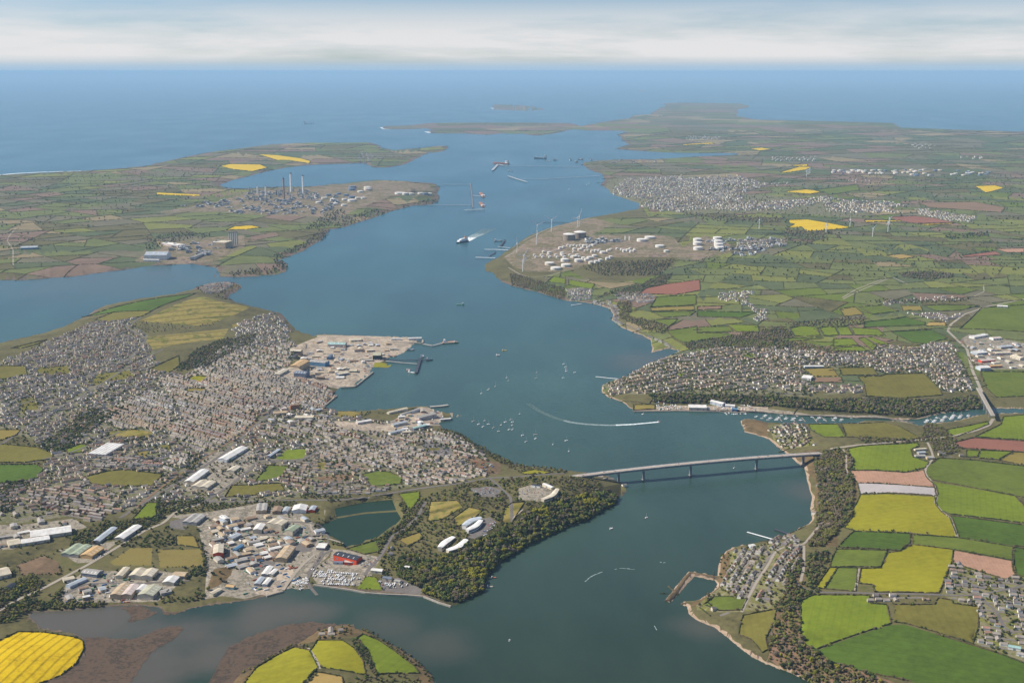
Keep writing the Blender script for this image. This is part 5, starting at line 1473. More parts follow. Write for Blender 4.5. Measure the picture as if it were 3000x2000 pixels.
FARC = [crown_arrays(90 + i, 1, ICO1, .22, 0) for i in range(5)]

def scatter(area, n, seed, dens=None):
    """n random ground points in a survey outline"""
    r = np.random.default_rng(seed); poly = G0(pts(area)); X0, Y0 = P(poly[:, 0], poly[:, 1])
    pw = np.column_stack([X0, Y0]); out = []
    tot = 0
    while tot < n:
        x = r.uniform(pw[:, 0].min(), pw[:, 0].max(), n * 3); y = r.uniform(pw[:, 1].min(), pw[:, 1].max(), n * 3)
        m = pip(x, y, pw); out.append(np.column_stack([x[m], y[m]])); tot += m.sum()
        if not m.any():
            break
    return np.concatenate(out)[:n] if out else np.zeros((0, 2))

def far_enough(q, d, keep=()):
    """thin points so that neighbours stand at least d apart"""
    g = {}; out = []
    for x, y in q:
        i, j = int(x // d), int(y // d); ok = True
        for a in (-1, 0, 1):
            for b in (-1, 0, 1):
                for px, py in g.get((i + a, j + b), ()):
                    if (px - x) ** 2 + (py - y) ** 2 < d * d: ok = False
        if ok:
            g.setdefault((i, j), []).append((x, y)); out.append((x, y))
    return np.array(out)

WOODS = [  # outline, points tried, spacing m, crown radius m, kind weights, avoid fields, name
 ("Z 1000,1372 925,1345 905,1300 930,1280 1000,1290 1080,1250 1130,1230 1160,1210 1230,1170 1330,1140 1400,1130 1425,1146 1395,1166 1350,1192 1280,1220 1215,1252 1172,1276 1140,1296 1128,1312 1110,1330 1112,1355 1050,1386", 9000, 6.2, (3.5, 9.0), dict(bare=3, olive=7, lime=1.6, green=6, dark=2, grey=1.2), True, "the steep wood above the river"),
 ("F 1330,1411 1500,1000 1700,900 1920,840 2352,790 G 480,790 760,800 820,900 700,960 400,1000 0,1220 F 2250,1300 1900,1411 J 1900,150 1650,300 1400,360 1300,250 1180,300 1150,100", 1900, 9, (2, 6.5), dict(bare=4, olive=4, green=4, dark=2, lime=1, grey=1), True, "the parkland behind the steep wood"),
 ("H 420,560 720,520 790,620 780,1120 640,1280 500,1411 380,1411 450,1200 470,900", 5000, 6.5, (2.8, 8), dict(bare=6, olive=4, green=2, dark=1.5, grey=3, lime=.6), True, "the wooded bank below the bridge's right end"),
 ("L 200,300 560,200 480,560 300,640 200,780 90,760 150,560", 900, 7.5, (4, 7), dict(bare=5, olive=3, green=3, dark=3), True, "the trees behind the riverside village"),
 ("L 0,1180 60,850 280,660 300,980 440,1120 900,1330 1500,1560 1900,1700 900,1700 340,1390", 2700, 7.0, (2.2, 7), dict(bare=6, olive=5, green=2, dark=1.2, grey=2, lime=1.4), True, "the bushy slope at the lower right"),
 ("K 1920,200 2352,130 L 300,200 300,560 100,740 K 2300,760 1760,690 1700,720 1900,440", 700, 10, (2.5, 5), dict(bare=4, olive=4, green=4, dark=2), True, "the gardens of the riverside village"),
 ("H -1100,20 0,30 400,70 900,60 1600,80 1900,40 1980,150 1590,175 1350,220 1000,180 400,140 -300,105 -1050,75", 5200, 8.5, (5, 8.5), dict(bare=4, olive=3, green=4, dark=3, grey=3), True, "the long wood behind the marina"),
 ("H 820,420 1400,430 1450,280 1640,340 1700,400 1800,520 1600,600 1540,560 1480,450 900,470", 900, 8.5, (4, 6.5), dict(bare=5, grey=3, green=2, olive=3), True, "the trees round the farmyard"),
 ("C 1560,640 1800,610 2050,580 2200,540 D 0,520 130,500 230,560 130,620 600,700 900,740 580,740 0,690 C 2200,690 1900,690 1640,710", 3000, 10, (5, 8), dict(grey=4, bare=4, olive=2, green=2, dark=2), True, "the valley wood beyond the opposite town"),
 ("C 750,240 900,170 1180,110 1300,50 1480,0 1400,120 1200,190 900,200", 1600, 10, (5, 8), dict(grey=4, bare=4, green=2, dark=2), True, "the wood inland of the far shoreline village"),
 ("C -20,10 60,20 300,90 480,140 480,240 380,215 250,170 100,135 0,120", 1500, 10, (4, 7), dict(grey=4, bare=5, olive=3), True, "the scrub slope below the tank farm"),
 ("C 960,270 1100,260 1100,350 1050,400 1250,430 1450,500 1400,560 1250,530 1000,420", 1000, 10, (5, 8), dict(grey=3, bare=4, olive=3, green=2), True, "the wood above the far shoreline village"),
 ("D 430,440 700,410 880,400 900,450 850,480 200,500 150,470", 420, 14, (5, 8), dict(grey=4, bare=4, dark=2), True, "the hedged wood in mid farmland"),
 ("D 880,270 1060,240 1480,250 1800,230 1880,240 1700,270 1200,285", 260, 17, (5, 8), dict(dark=3, grey=3, bare=3), True, "the wooded lane in far farmland"),
 ("D 1225,0 1480,-10 1700,10 1700,50 1480,60 1230,40", 700, 12, (6, 9), dict(grey=5, bare=3, dark=2), True, "the lens-shaped copse amid far fields"),
 ("A 1650,850 1800,700 2050,610 2352,560 2330,640 2100,750 1900,850 1620,910", 1800, 8, (4.5, 7), dict(grey=3, bare=4, green=3, dark=3, olive=2), True, "the wood below the golf course"),
 ("A 1050,510 1300,440 1600,470 1700,470 2060,430 1950,480 1500,540 1250,560", 300, 15, (3, 5), dict(grey=4, bare=4, olive=2), True, "the scrub in the golf course hollow"),
 ("A 2060,320 2150,310 2100,390 2000,440 1880,450 1980,410", 120, 12, (4, 6), dict(dark=4, green=3, bare=2), True, "the dark copse on the golf course"),
 ("E 330,500 500,400 800,150 1000,170 1100,100 1150,160 900,300 740,430 620,520 480,560", 2200, 8, (4, 6.5), dict(green=4, dark=4, bare=4, olive=3), True, "the wooded valley beside the terraces"),
 ("E 0,820 330,800 200,880 0,960 150,1000 100,1100 0,1100", 600, 9, (4, 6.5), dict(dark=4, green=3, bare=4), True, "the trees at the town's left edge"),
 ("E 640,1411 700,1300 1000,1200 1200,1180 1450,1000 1480,1150 1350,1270 1150,1411", 1000, 8.5, (4, 6.5), dict(green=4, olive=4, bare=3, dark=3), True, "the trees between the railway and the sheds"),
 ("I -200,560 0,560 150,480 300,420 420,520 300,640 450,690 560,560 700,640 900,640 1000,680 900,710 500,740 280,745 100,860 -200,860", 1700, 7, (4, 6.5), dict(green=4, olive=4, bare=4, dark=3, lime=1), True, "the trees round the head of the creek"),
 ("I 1850,100 1950,200 1960,420 1760,430 1450,660 1500,560 1700,420 1850,330", 700, 7.5, (4, 6.5), dict(dark=4, green=4, bare=3), True, "the tree belt beside the cemetery"),
 ("I 1400,20 1600,0 1600,150 1450,170 1200,160", 90, 11, (4, 6), dict(dark=4, green=4), True, "the churchyard trees above the cemetery"),
 ("I 1450,660 1800,620 2000,500 1900,650 1400,700", 120, 10, (3.5, 6), dict(green=4, olive=4, bare=3), True, "the bushes on the muddy shore"),
 ("J -200,1330 0,1200 350,1050 480,1060 480,1100 350,1090 0,1270", 170, 8, (2.5, 4.5), dict(bare=6, olive=3, grey=2), True, "the shore scrub left of the near farm"),
 ("J 850,1000 920,1010 1030,1120 1100,1330 1060,1330 980,1180", 120, 8, (3, 5.5), dict(dark=4, green=3, bare=3), True, "the hedge belt between the near farm's fields"),
 ("J 960,920 1100,950 1300,1070 1550,1240 1650,1411 1600,1411 1480,1260 1250,1110 1080,990", 200, 8, (2.5, 4.5), dict(bare=6, olive=3, dark=2), True, "the shore scrub right of the near farm"),
 ("J 1100,1340 1480,1330 1560,1411 1560,1700 1000,1700 850,1420 950,1350", 260, 9, (3, 5.5), dict(olive=5, green=4, bare=3), True, "the trees at the foot of the near farm"),
 ("J 560,930 850,880 900,960 780,1010 560,1020", 60, 11, (3, 5), dict(bare=4, dark=2, olive=3), True, "the yard trees of the near farm"),
 ("J 420,1411 470,1360 560,1290 580,1310 480,1411 400,1600", 50, 8, (3, 5), dict(dark=4, green=3), True, "the hedge below the near farm lane"),
 ("M 2270,530 2352,500 N 60,560 160,510 350,510 690,420 640,480 500,490 350,520 200,560 60,610 M 2352,620 2100,640 2200,560", 600, 24, (7, 11), dict(grey=4, bare=4, dark=3), True, "the coastal woods below the refinery"),
 ("M 2270,650 2240,700 2100,770 1930,830 1990,900 1960,930 1860,950 1600,965 1560,940 1900,900 1880,830 2100,730 2200,650", 500, 20, (7, 10), dict(grey=4, bare=4, dark=4), True, "the headland woods right of the power station"),
 ("M 1000,700 1250,660 1500,680 1250,720 1010,790", 200, 22, (7, 10), dict(grey=4, bare=4, dark=4), True, "the wood behind the power station"),
 ("A 1800,130 2150,90 2240,150 2110,260 1960,240 2000,200 1850,190", 220, 12, (4, 6.5), dict(grey=4, bare=4, dark=3), True, "the wooded point at the river bend"),
 ("G 0,660 60,650 350,690 500,720 500,745 350,760 60,760", 130, 11, (3.5, 5.5), dict(bare=4, olive=4, dark=3), True, "the trees by the bridge's left approach"),
 ("F 1660,340 1800,350 2060,480 2250,580 2352,640 2352,700 2250,650 2000,500 1800,400", 600, 7, (3, 5.5), dict(bare=4, olive=3, dark=3, green=2), True, "the shore trees behind the estate"),
 ("F 480,1200 560,1200 620,1330 800,1400 760,1411 640,1370 520,1320", 200, 6, (2.5, 5), dict(green=3, bare=4, olive=3), True, "the bushes round the pond's left end"),
 ("F 1000,1390 1300,1240 1380,1120 1300,1020 1500,960 1560,1100 1450,1250 1200,1411", 520, 6.5, (3, 6), dict(green=4, bare=4, olive=4, dark=2), True, "the trees along the pond's right bank"),
 ("F 1200,190 1000,220 850,260 900,190 1000,180 1150,185", 50, 11, (3, 5), dict(dark=3, green=3, bare=3), True, "the trees on the old dockyard shore"),
 ("O 760,640 1000,650 1120,700 800,760 700,720 720,640 N 2350,540 2352,520 O 100,530 700,560 660,600 0,560", 520, 26, (8, 12), dict(grey=5, bare=4), True, "the woods below the yellow field"),
 ("F 560,1190 740,1100 720,1020 1000,960 1250,930 1280,965 1000,985 760,1040 770,1110 590,1215", 130, 7, (1.8, 3.6), dict(green=3, bare=4, olive=3), True, "the reeds and bushes on the pond bank"),
 ("J 880,160 1150,110 1250,60 1230,200 1120,330 1080,420 1180,430 1340,380 1360,300 1280,250 1180,230 1000,240", 130, 8, (3, 5.5), dict(green=4, bare=3, olive=3, dark=2), True, "the lane trees by the red shed"),
 ("E 1180,1110 1300,1000 1500,840 1740,690 1830,640 1760,720 1560,880 1400,1000 1250,1130", 420, 7.5, (3, 5.5), dict(green=4, dark=3, olive=4, bare=3), True, "the tree line beside the railway"),
 ("E 1730,560 1800,560 1920,610 1960,640 1800,720 1720,700", 160, 8, (3.5, 6), dict(green=4, dark=4, olive=3), True, "the clump behind the railway stores"),
 ("E 1450,990 1560,1000 1860,980 1760,1060 1640,1130 1480,1170 1430,1120", 420, 8, (3.5, 6), dict(green=3, dark=5, olive=3, bare=3), True, "the dark trees by the road junction"),
 ("E 1640,1030 2000,1015 F 360,1000 420,1075 120,1090 E 2200,1080 1900,1090 1700,1100", 520, 8, (3, 5.5), dict(green=4, dark=3, olive=4, bare=4), True, "the belt between main road and yards"),
 ("F 480,920 640,950 900,960 700,1010 500,990 360,960", 160, 8, (3, 5), dict(green=4, dark=3, bare=3), True, "the belt above the pond road"),
 ("E 900,420 1000,350 1400,360 1380,430 1100,480 1000,440", 220, 9, (3.5, 6), dict(dark=4, bare=4, olive=3), True, "the town park trees"),
 ("F 1800,600 1900,380 1990,420 1980,560", 60, 10, (3, 5), dict(green=4, dark=3), True, "the shore gardens"),
 ("F 700,620 830,620 860,700 700,720", 60, 9, (3.5, 6), dict(dark=5, green=3), True, "the dark clump in the broad estate"),
 ("O 1800,690 2100,660 2110,690 1850,710", 120, 24, (8, 12), dict(dark=5, grey=3), True, "the dark plantation in far farmland"),
 ("N 1850,870 2300,850 2200,960 1800,960 1640,900", 900, 13, (6, 9), dict(dark=3, grey=4, bare=4), True, "the wood in front of the tank farm"),
]
TREES = []      # x, y, radius, kind index, wood name
for i, (area, n, sp, (r0, r1), kw, avoid, nm) in enumerate(WOODS):
    q = far_enough(scatter(area, n, 100 + i), sp)
    cv_ = cover_at(q[:, 0], q[:, 1])
    ok = cv_ != -9
    if avoid:
        named = np.array([z[0] is not None or z[1] in ('yard', 'port', 'tarmac') for z in ZP])
        ok &= ~((cv_ >= 0) & named[np.clip(cv_, 0, None)]) & (cv_ != -3)
    q = q[ok]
    kk = rng.choice(len(KINDS), len(q), p=np.array([kw.get(k, 0) for k in KINDS]) / sum(kw.values()))
    rad = rng.uniform(r0, r1, len(q))
    # ridge-top trees of the river wood are in fresh yellow leaf in places: clumped kinds
    nz_ = np.sin(q[:, 0] / 47.0 + i) * np.cos(q[:, 1] / 39.0 + 2 * i)
    if 'lime' in kw:
        kk = np.where(nz_ > .72, KINDS.index('lime' if kw['lime'] > 1.5 else 'olive'), kk)
    for (x, y), r_, k_ in zip(q, rad, kk):
        if not near_road(x, y, 8):
            TREES.append((x, y, r_, int(k_), nm))
# town trees
for i, (area, n, r0, r1) in enumerate((
    ("Z 0,830 100,790 200,745 280,725 340,770 360,830 420,870 560,760 640,730 660,770 690,810 640,850 700,880 740,935 830,960 1010,990 1060,1000 1130,1060 1140,1085 1000,1110 860,1130 700,1140 520,1160 300,1170 180,1180 0,1200 0,950", 6800, 2.3, 5.2),
    ("Z 1385,885 1430,868 1490,840 1570,815 1650,800 1780,795 1900,815 2010,800 2100,800 2200,810 2240,900 2160,900 2020,855 1890,845 1870,910 1700,905 1500,905", 4200, 2.5, 5.5),
    ("L 1600,590 1700,310 2190,470 2352,430 2700,450 2700,1300 2352,1210 1880,1040 1940,700 1700,680", 420, 2.0, 4.6),
    ("H 0,300 330,290 440,480 150,520 60,440", 170, 2, 4.5), ("L 0,620 1500,600 1560,690 940,690", 30, 2, 3.5),
    ("A 1270,440 1440,370 1750,240 1880,220 2000,260 2300,320 2180,370 1960,460 1500,460", 1, 2, 4),
    ("Z 1390,425 1400,412 1550,405 1640,440 1900,460 1990,480 1980,500 1560,490 1480,475", 900, 4, 8),
    ("M 0,300 1500,200 1700,400 1000,480 0,900", 700, 5, 10), ("O 0,860 2352,700 2352,1000 0,1000", 600, 4, 9), ("O 0,300 2352,250 2352,690 700,690", 900, 6, 12),
    ("I -100,-100 2300,-100 2352,500 1800,640 500,700 0,500", 260, 2.5, 5), ("J -50,-100 640,-100 640,560 0,560", 60, 2, 4), ("F 20,1020 600,1020 600,1340 20,1411", 70, 2, 4))):
    q = scatter(area, n, 300 + i); cv_ = cover_at(q[:, 0], q[:, 1])
    named = np.array([z[0] is not None or z[1] in ('port',) for z in ZP])
    q = q[(cv_ > -2) & ~((cv_ >= 0) & named[np.clip(cv_, 0, None)])]
    for x, y in q:
        if not near_road(x, y, 9):
            TREES.append((x, y, random.uniform(r0, r1), random.choice((0, 1, 1, 3, 3, 3, 4, 4, 4)), 'town'))
_sp = {}
for cx_, cy_, L__, w__, a__ in SHED_SPOTS:
    _sp.setdefault((int(cx_ // 150), int(cy_ // 150)), []).append((cx_, cy_, L__, w__, a__))
def in_shed(x, y, m=3):
    i, j = int(x // 150), int(y // 150)
    for a in (-1, 0, 1):
        for b in (-1, 0, 1):
            for cx_, cy_, L__, w__, a__ in _sp.get((i + a, j + b), ()):
                dx, dy = x - cx_, y - cy_
                lx = dx * math.cos(a__) + dy * math.sin(a__); ly = -dx * math.sin(a__) + dy * math.cos(a__)
                if abs(lx) < L__ / 2 + m and abs(ly) < w__ / 2 + m: return True
    return False
# hedgerow trees and bushes along the nearer field edges, in irregular runs
rt_ = random.Random(9)
for nm, cov, p in ZP:
    if nm and cov not in ('rape',) and p[:, 1].mean() > 900 and nm != 'football_pitch':
        X, Y = P(p[:, 0], p[:, 1])
        for j in range(len(X)):
            a, b = np.array([X[j], Y[j]]), np.array([X[(j + 1) % len(X)], Y[(j + 1) % len(X)]])
            L = np.hypot(*(b - a)); s_ = rt_.uniform(0, 12); dens = rt_.choice((.12, .25, .55, .8))
            while s_ < L:
                if rt_.random() < dens:
                    q = a + (b - a) * s_ / L + np.array([rt_.uniform(-1.6, 1.6), rt_.uniform(-1.6, 1.6)])
                    if not near_road(q[0], q[1], 6):
                        TREES.append((q[0], q[1], rt_.choice((1.5, 1.8, 2.2, 2.6, 3.6)), rt_.choice((0, 0, 1, 3, 4, 5)), 'the field hedges'))
                s_ += rt_.uniform(3, 9)
_cw = cover_at(np.array([t[0] for t in TREES]), np.array([t[1] for t in TREES]))
TREES = [t for t, c in zip(TREES, _cw) if c not in (-9, -3)]
TREES = [t for t in TREES if not in_shed(t[0], t[1])]
_uv = np.array([UV0(t[0], t[1], 10.0) for t in TREES])
_infr = (_uv[:, 0] > 0) & (_uv[:, 0] < 2352) & (_uv[:, 1] < 1568)
_size = np.array([t[2] / math.hypot(t[0], t[1], CAM_H) for t in TREES]) * _infr
_order = np.argsort(-_size)
_single = set(_order[:300].tolist())

# one tree of every kind and shape with crown and trunk, the rest of the 300 are copies
crown_me, trunk_me = {}, None
for k_, kn in enumerate(KINDS):
    for s_, (V, F) in enumerate(NEARC):
        crown_me[k_, s_] = tri_mesh('crown', V, F, [LEAF[kn]])
mb = MB(); mb.cyl((0, 0, -.6), .11, .06, 1.2, BARK, 7)
for a in range(4):
    mb.bar((0, 0, .25 + .08 * a), (math.cos(a * 1.7) * .5, math.sin(a * 1.7) * .5, .75 + .08 * a), .05, .05, BARK)
trunk_me = mb.mesh('trunk')
TCOL = dict(bare='brown just-budding', olive='olive-green', lime='yellow-green fresh-leaved', green='mid-green', dark='dark evergreen', grey='grey-brown bare-twigged')
for i in _order[:300]:
    x, y, r_, k_, nm = TREES[i]
    kn = KINDS[k_]
    place = nm if nm != 'town' else 'the gardens and verges'
    t = thing('tree', "%s tree in %s" % (TCOL[kn], place), 'tree', (x, y, gz(x, y)), random.uniform(0, 6.28), 'trees of ' + place)
    t.scale = (r_, r_, r_ * random.uniform(.95, 1.3))
    obj('crown', crown_me[k_, random.randrange(5)], (), t); obj('trunk', trunk_me, (), t)

def tree_mass(name, items, protos_, label=None):
    Vs, Fs, Ms = [], [], []; n = 0
    for x, y, r_, k_, nm in items:
        V, F = protos_[random.randrange(len(protos_))]
        a = random.uniform(0, 6.28); ca, sa = math.cos(a), math.sin(a); h = random.uniform(.85, 1.25)
        v = np.empty_like(V); v[:, 0] = (V[:, 0] * ca - V[:, 1] * sa) * r_ + x; v[:, 1] = (V[:, 0] * sa + V[:, 1] * ca) * r_ + y; v[:, 2] = V[:, 2] * r_ * h + gz(x, y) - .3
        Vs.append(v); Fs.append(F + n); n += len(v); Ms.append(np.full(len(F), k_))
    return obj(name, tri_mesh(name, np.concatenate(Vs), np.concatenate(Fs), [LEAF[k] for k in KINDS], np.concatenate(Ms)), kind='stuff')
rest_ = [t for i, t in enumerate(TREES) if i not in _single]
tree_mass('woodland', [t for t in rest_ if math.hypot(t[0], t[1]) < 5200], MASSC)
tree_mass('far_woodland', [t for t in rest_ if math.hypot(t[0], t[1]) >= 5200], FARC)

# ---------------------------------------------------------------- hedges
def hedge_strip(mb, a, b, w, h, mat, seed):
    a = np.array(a); b = np.array(b); L = np.hypot(*(b - a))
    if L < 6:
        return
    r = random.Random(seed); k = max(1, int(L / (w * 2.2)))
    d = (b - a) / L; nr = np.array([-d[1], d[0]])
    vs = []; fs = []
    for i in range(k + 1):
        p = a + (b - a) * i / k + nr * r.uniform(-.3, .3) * w * .3
        ww = w / 2 * r.uniform(.6, 1.35); hh = h * r.uniform(.55, 1.4); g = gz(p[0], p[1])
        vs += [(p[0] - nr[0] * ww, p[1] - nr[1] * ww, g - .5), (p[0] - nr[0] * ww * .7, p[1] - nr[1] * ww * .7, g + hh), (p[0] + nr[0] * ww * .7, p[1] + nr[1] * ww * .7, g + hh * r.uniform(.8, 1.1)), (p[0] + nr[0] * ww, p[1] + nr[1] * ww, g - .5)]
    for i in range(k):
        if r.random() < .09:
            continue
        for q in range(3):
            fs.append((i * 4 + q, i * 4 + 4 + q, i * 4 + 5 + q, i * 4 + 1 + q))
    fs += [(0, 1, 2, 3), (k * 4 + 3, k * 4 + 2, k * 4 + 1, k * 4)]
    mb.add(vs, fs, mat)
HEDGE = [mat_plain('hawthorn_hedge', (.078, .073, .034), .95, .05, var=.4, scale=.1), mat_plain('bramble_hedge', (.10, .078, .042), .95, .05, var=.4, scale=.1), mat_plain('thick_hedge', (.055, .064, .026), .95, .05, var=.4, scale=.1)]
seen_e = set(); hn_ = 0
fieldish = ('field', 'ploughed_field', 'fleece_covered_field', 'school_field', 'rapeseed_field', 'playing_field')
COLN = dict(golf='rough grass', deep='deep green', mid='green', lime='yellow-green', grass='bright green', olive='olive', plough='pink ploughed', redsoil='red ploughed', mauve='fleece-covered', ochre='ochre', straw='straw-coloured', rapelines='yellow rapeseed', rape='yellow rapeseed', brownsoil='brown ploughed')
far_h = MB(); hedge_seen = []
for i, (nm, cov, p) in enumerate(ZP):
    if nm not in fieldish:
        continue
    X, Y = P(p[:, 0], p[:, 1]); q = np.column_stack([X, Y])
    near = q[:, 1].mean() < 4200 and p[:, 1].mean() > 960
    mb = MB() if near else far_h
    for j in range(len(q)):
        a, b = q[j], q[(j + 1) % len(q)]
        mid_ = (a + b) / 2
        if any(np.hypot(*(mid_ - m)) < 16 and abs(L2 - np.hypot(*(b - a))) < 80 for m, L2 in hedge_seen):
            continue
        hedge_seen.append((mid_, np.hypot(*(b - a))))
        if p[j][1] > 1720 or p[j][0] < -250 or p[j][0] > 2600:
            continue
        w = 2.2 if near else 2.0 + q[:, 1].mean() / 2600
        hedge_strip(mb, a, b, w, 2.6 if near else 2.2 + q[:, 1].mean() / 4500, HEDGE[(i + j) % 3] if cov not in ('rape', 'rapelines') else HEDGE[2], i * 50 + j)
    if near and mb.f:
        o = mb.build('hedge')
        side = "on the left bank" if p[:, 0].mean() < 1100 else "on the right bank"
        cm = p.mean(0)
        tag(o, "dark clipped hedge round the %s %s %s" % (COLN[cov], "field", side), 'hedge', 'hedges round the near fields')
# procedural farmland hedges, mid distance
_hs = []
for a, b in CUTS:
    L = math.hypot(b[0] - a[0], b[1] - a[1]); k = max(1, int(L / 45))
    for j in range(k):
        p = (a[0] + (b[0] - a[0]) * j / k, a[1] + (b[1] - a[1]) * j / k, a[0] + (b[0] - a[0]) * (j + 1) / k, a[1] + (b[1] - a[1]) * (j + 1) / k)
        if 2600 < p[1] < 26000:
            _hs.append(p)
_hs = np.array(_hs)
_mu, _mv = UV0((_hs[:, 0] + _hs[:, 2]) / 2, (_hs[:, 1] + _hs[:, 3]) / 2)
_ok = (_mu > -60) & (_mu < 3000) & ~((_mu > 1840) & (_mu < 2600) & (_mv > 900)) & ~pip(_mu, _mv, LAND0['dock'])
_ok &= cover_at((_hs[:, 0] + _hs[:, 2]) / 2, (_hs[:, 1] + _hs[:, 3]) / 2) == -1
for j, (x0, y0, x1, y1) in enumerate(_hs[_ok]):
    hedge_strip(far_h, (x0, y0), (x1, y1), min(11, 1.2 + y0 / 2900), min(6, 1.8 + y0 / 6500), HEDGE[j % 3], j)
far_h.build('far_hedgerows', kind='stuff')
# ---------------------------------------------------------------- houses
STY = dict(terrace=(6.4, 10, 5.4, 2.6), semi=(15, 9, 5.2, 2.8), detached=(12, 9.5, 5.2, 3.0), bungalow=(14, 9.5, 2.9, 2.6), block=(24, 10, 7, 2.6))
PAINT = dict(w=(0, 'white-walled'), c=(1, 'cream-walled'), g=(2, 'grey-rendered'), b=(3, 'brick'), p=(4, 'pale blue'), f=(5, 'buff-brick'))
RFN = ('slate', 'brown-tiled', 'grey-tiled', 'red-tiled')
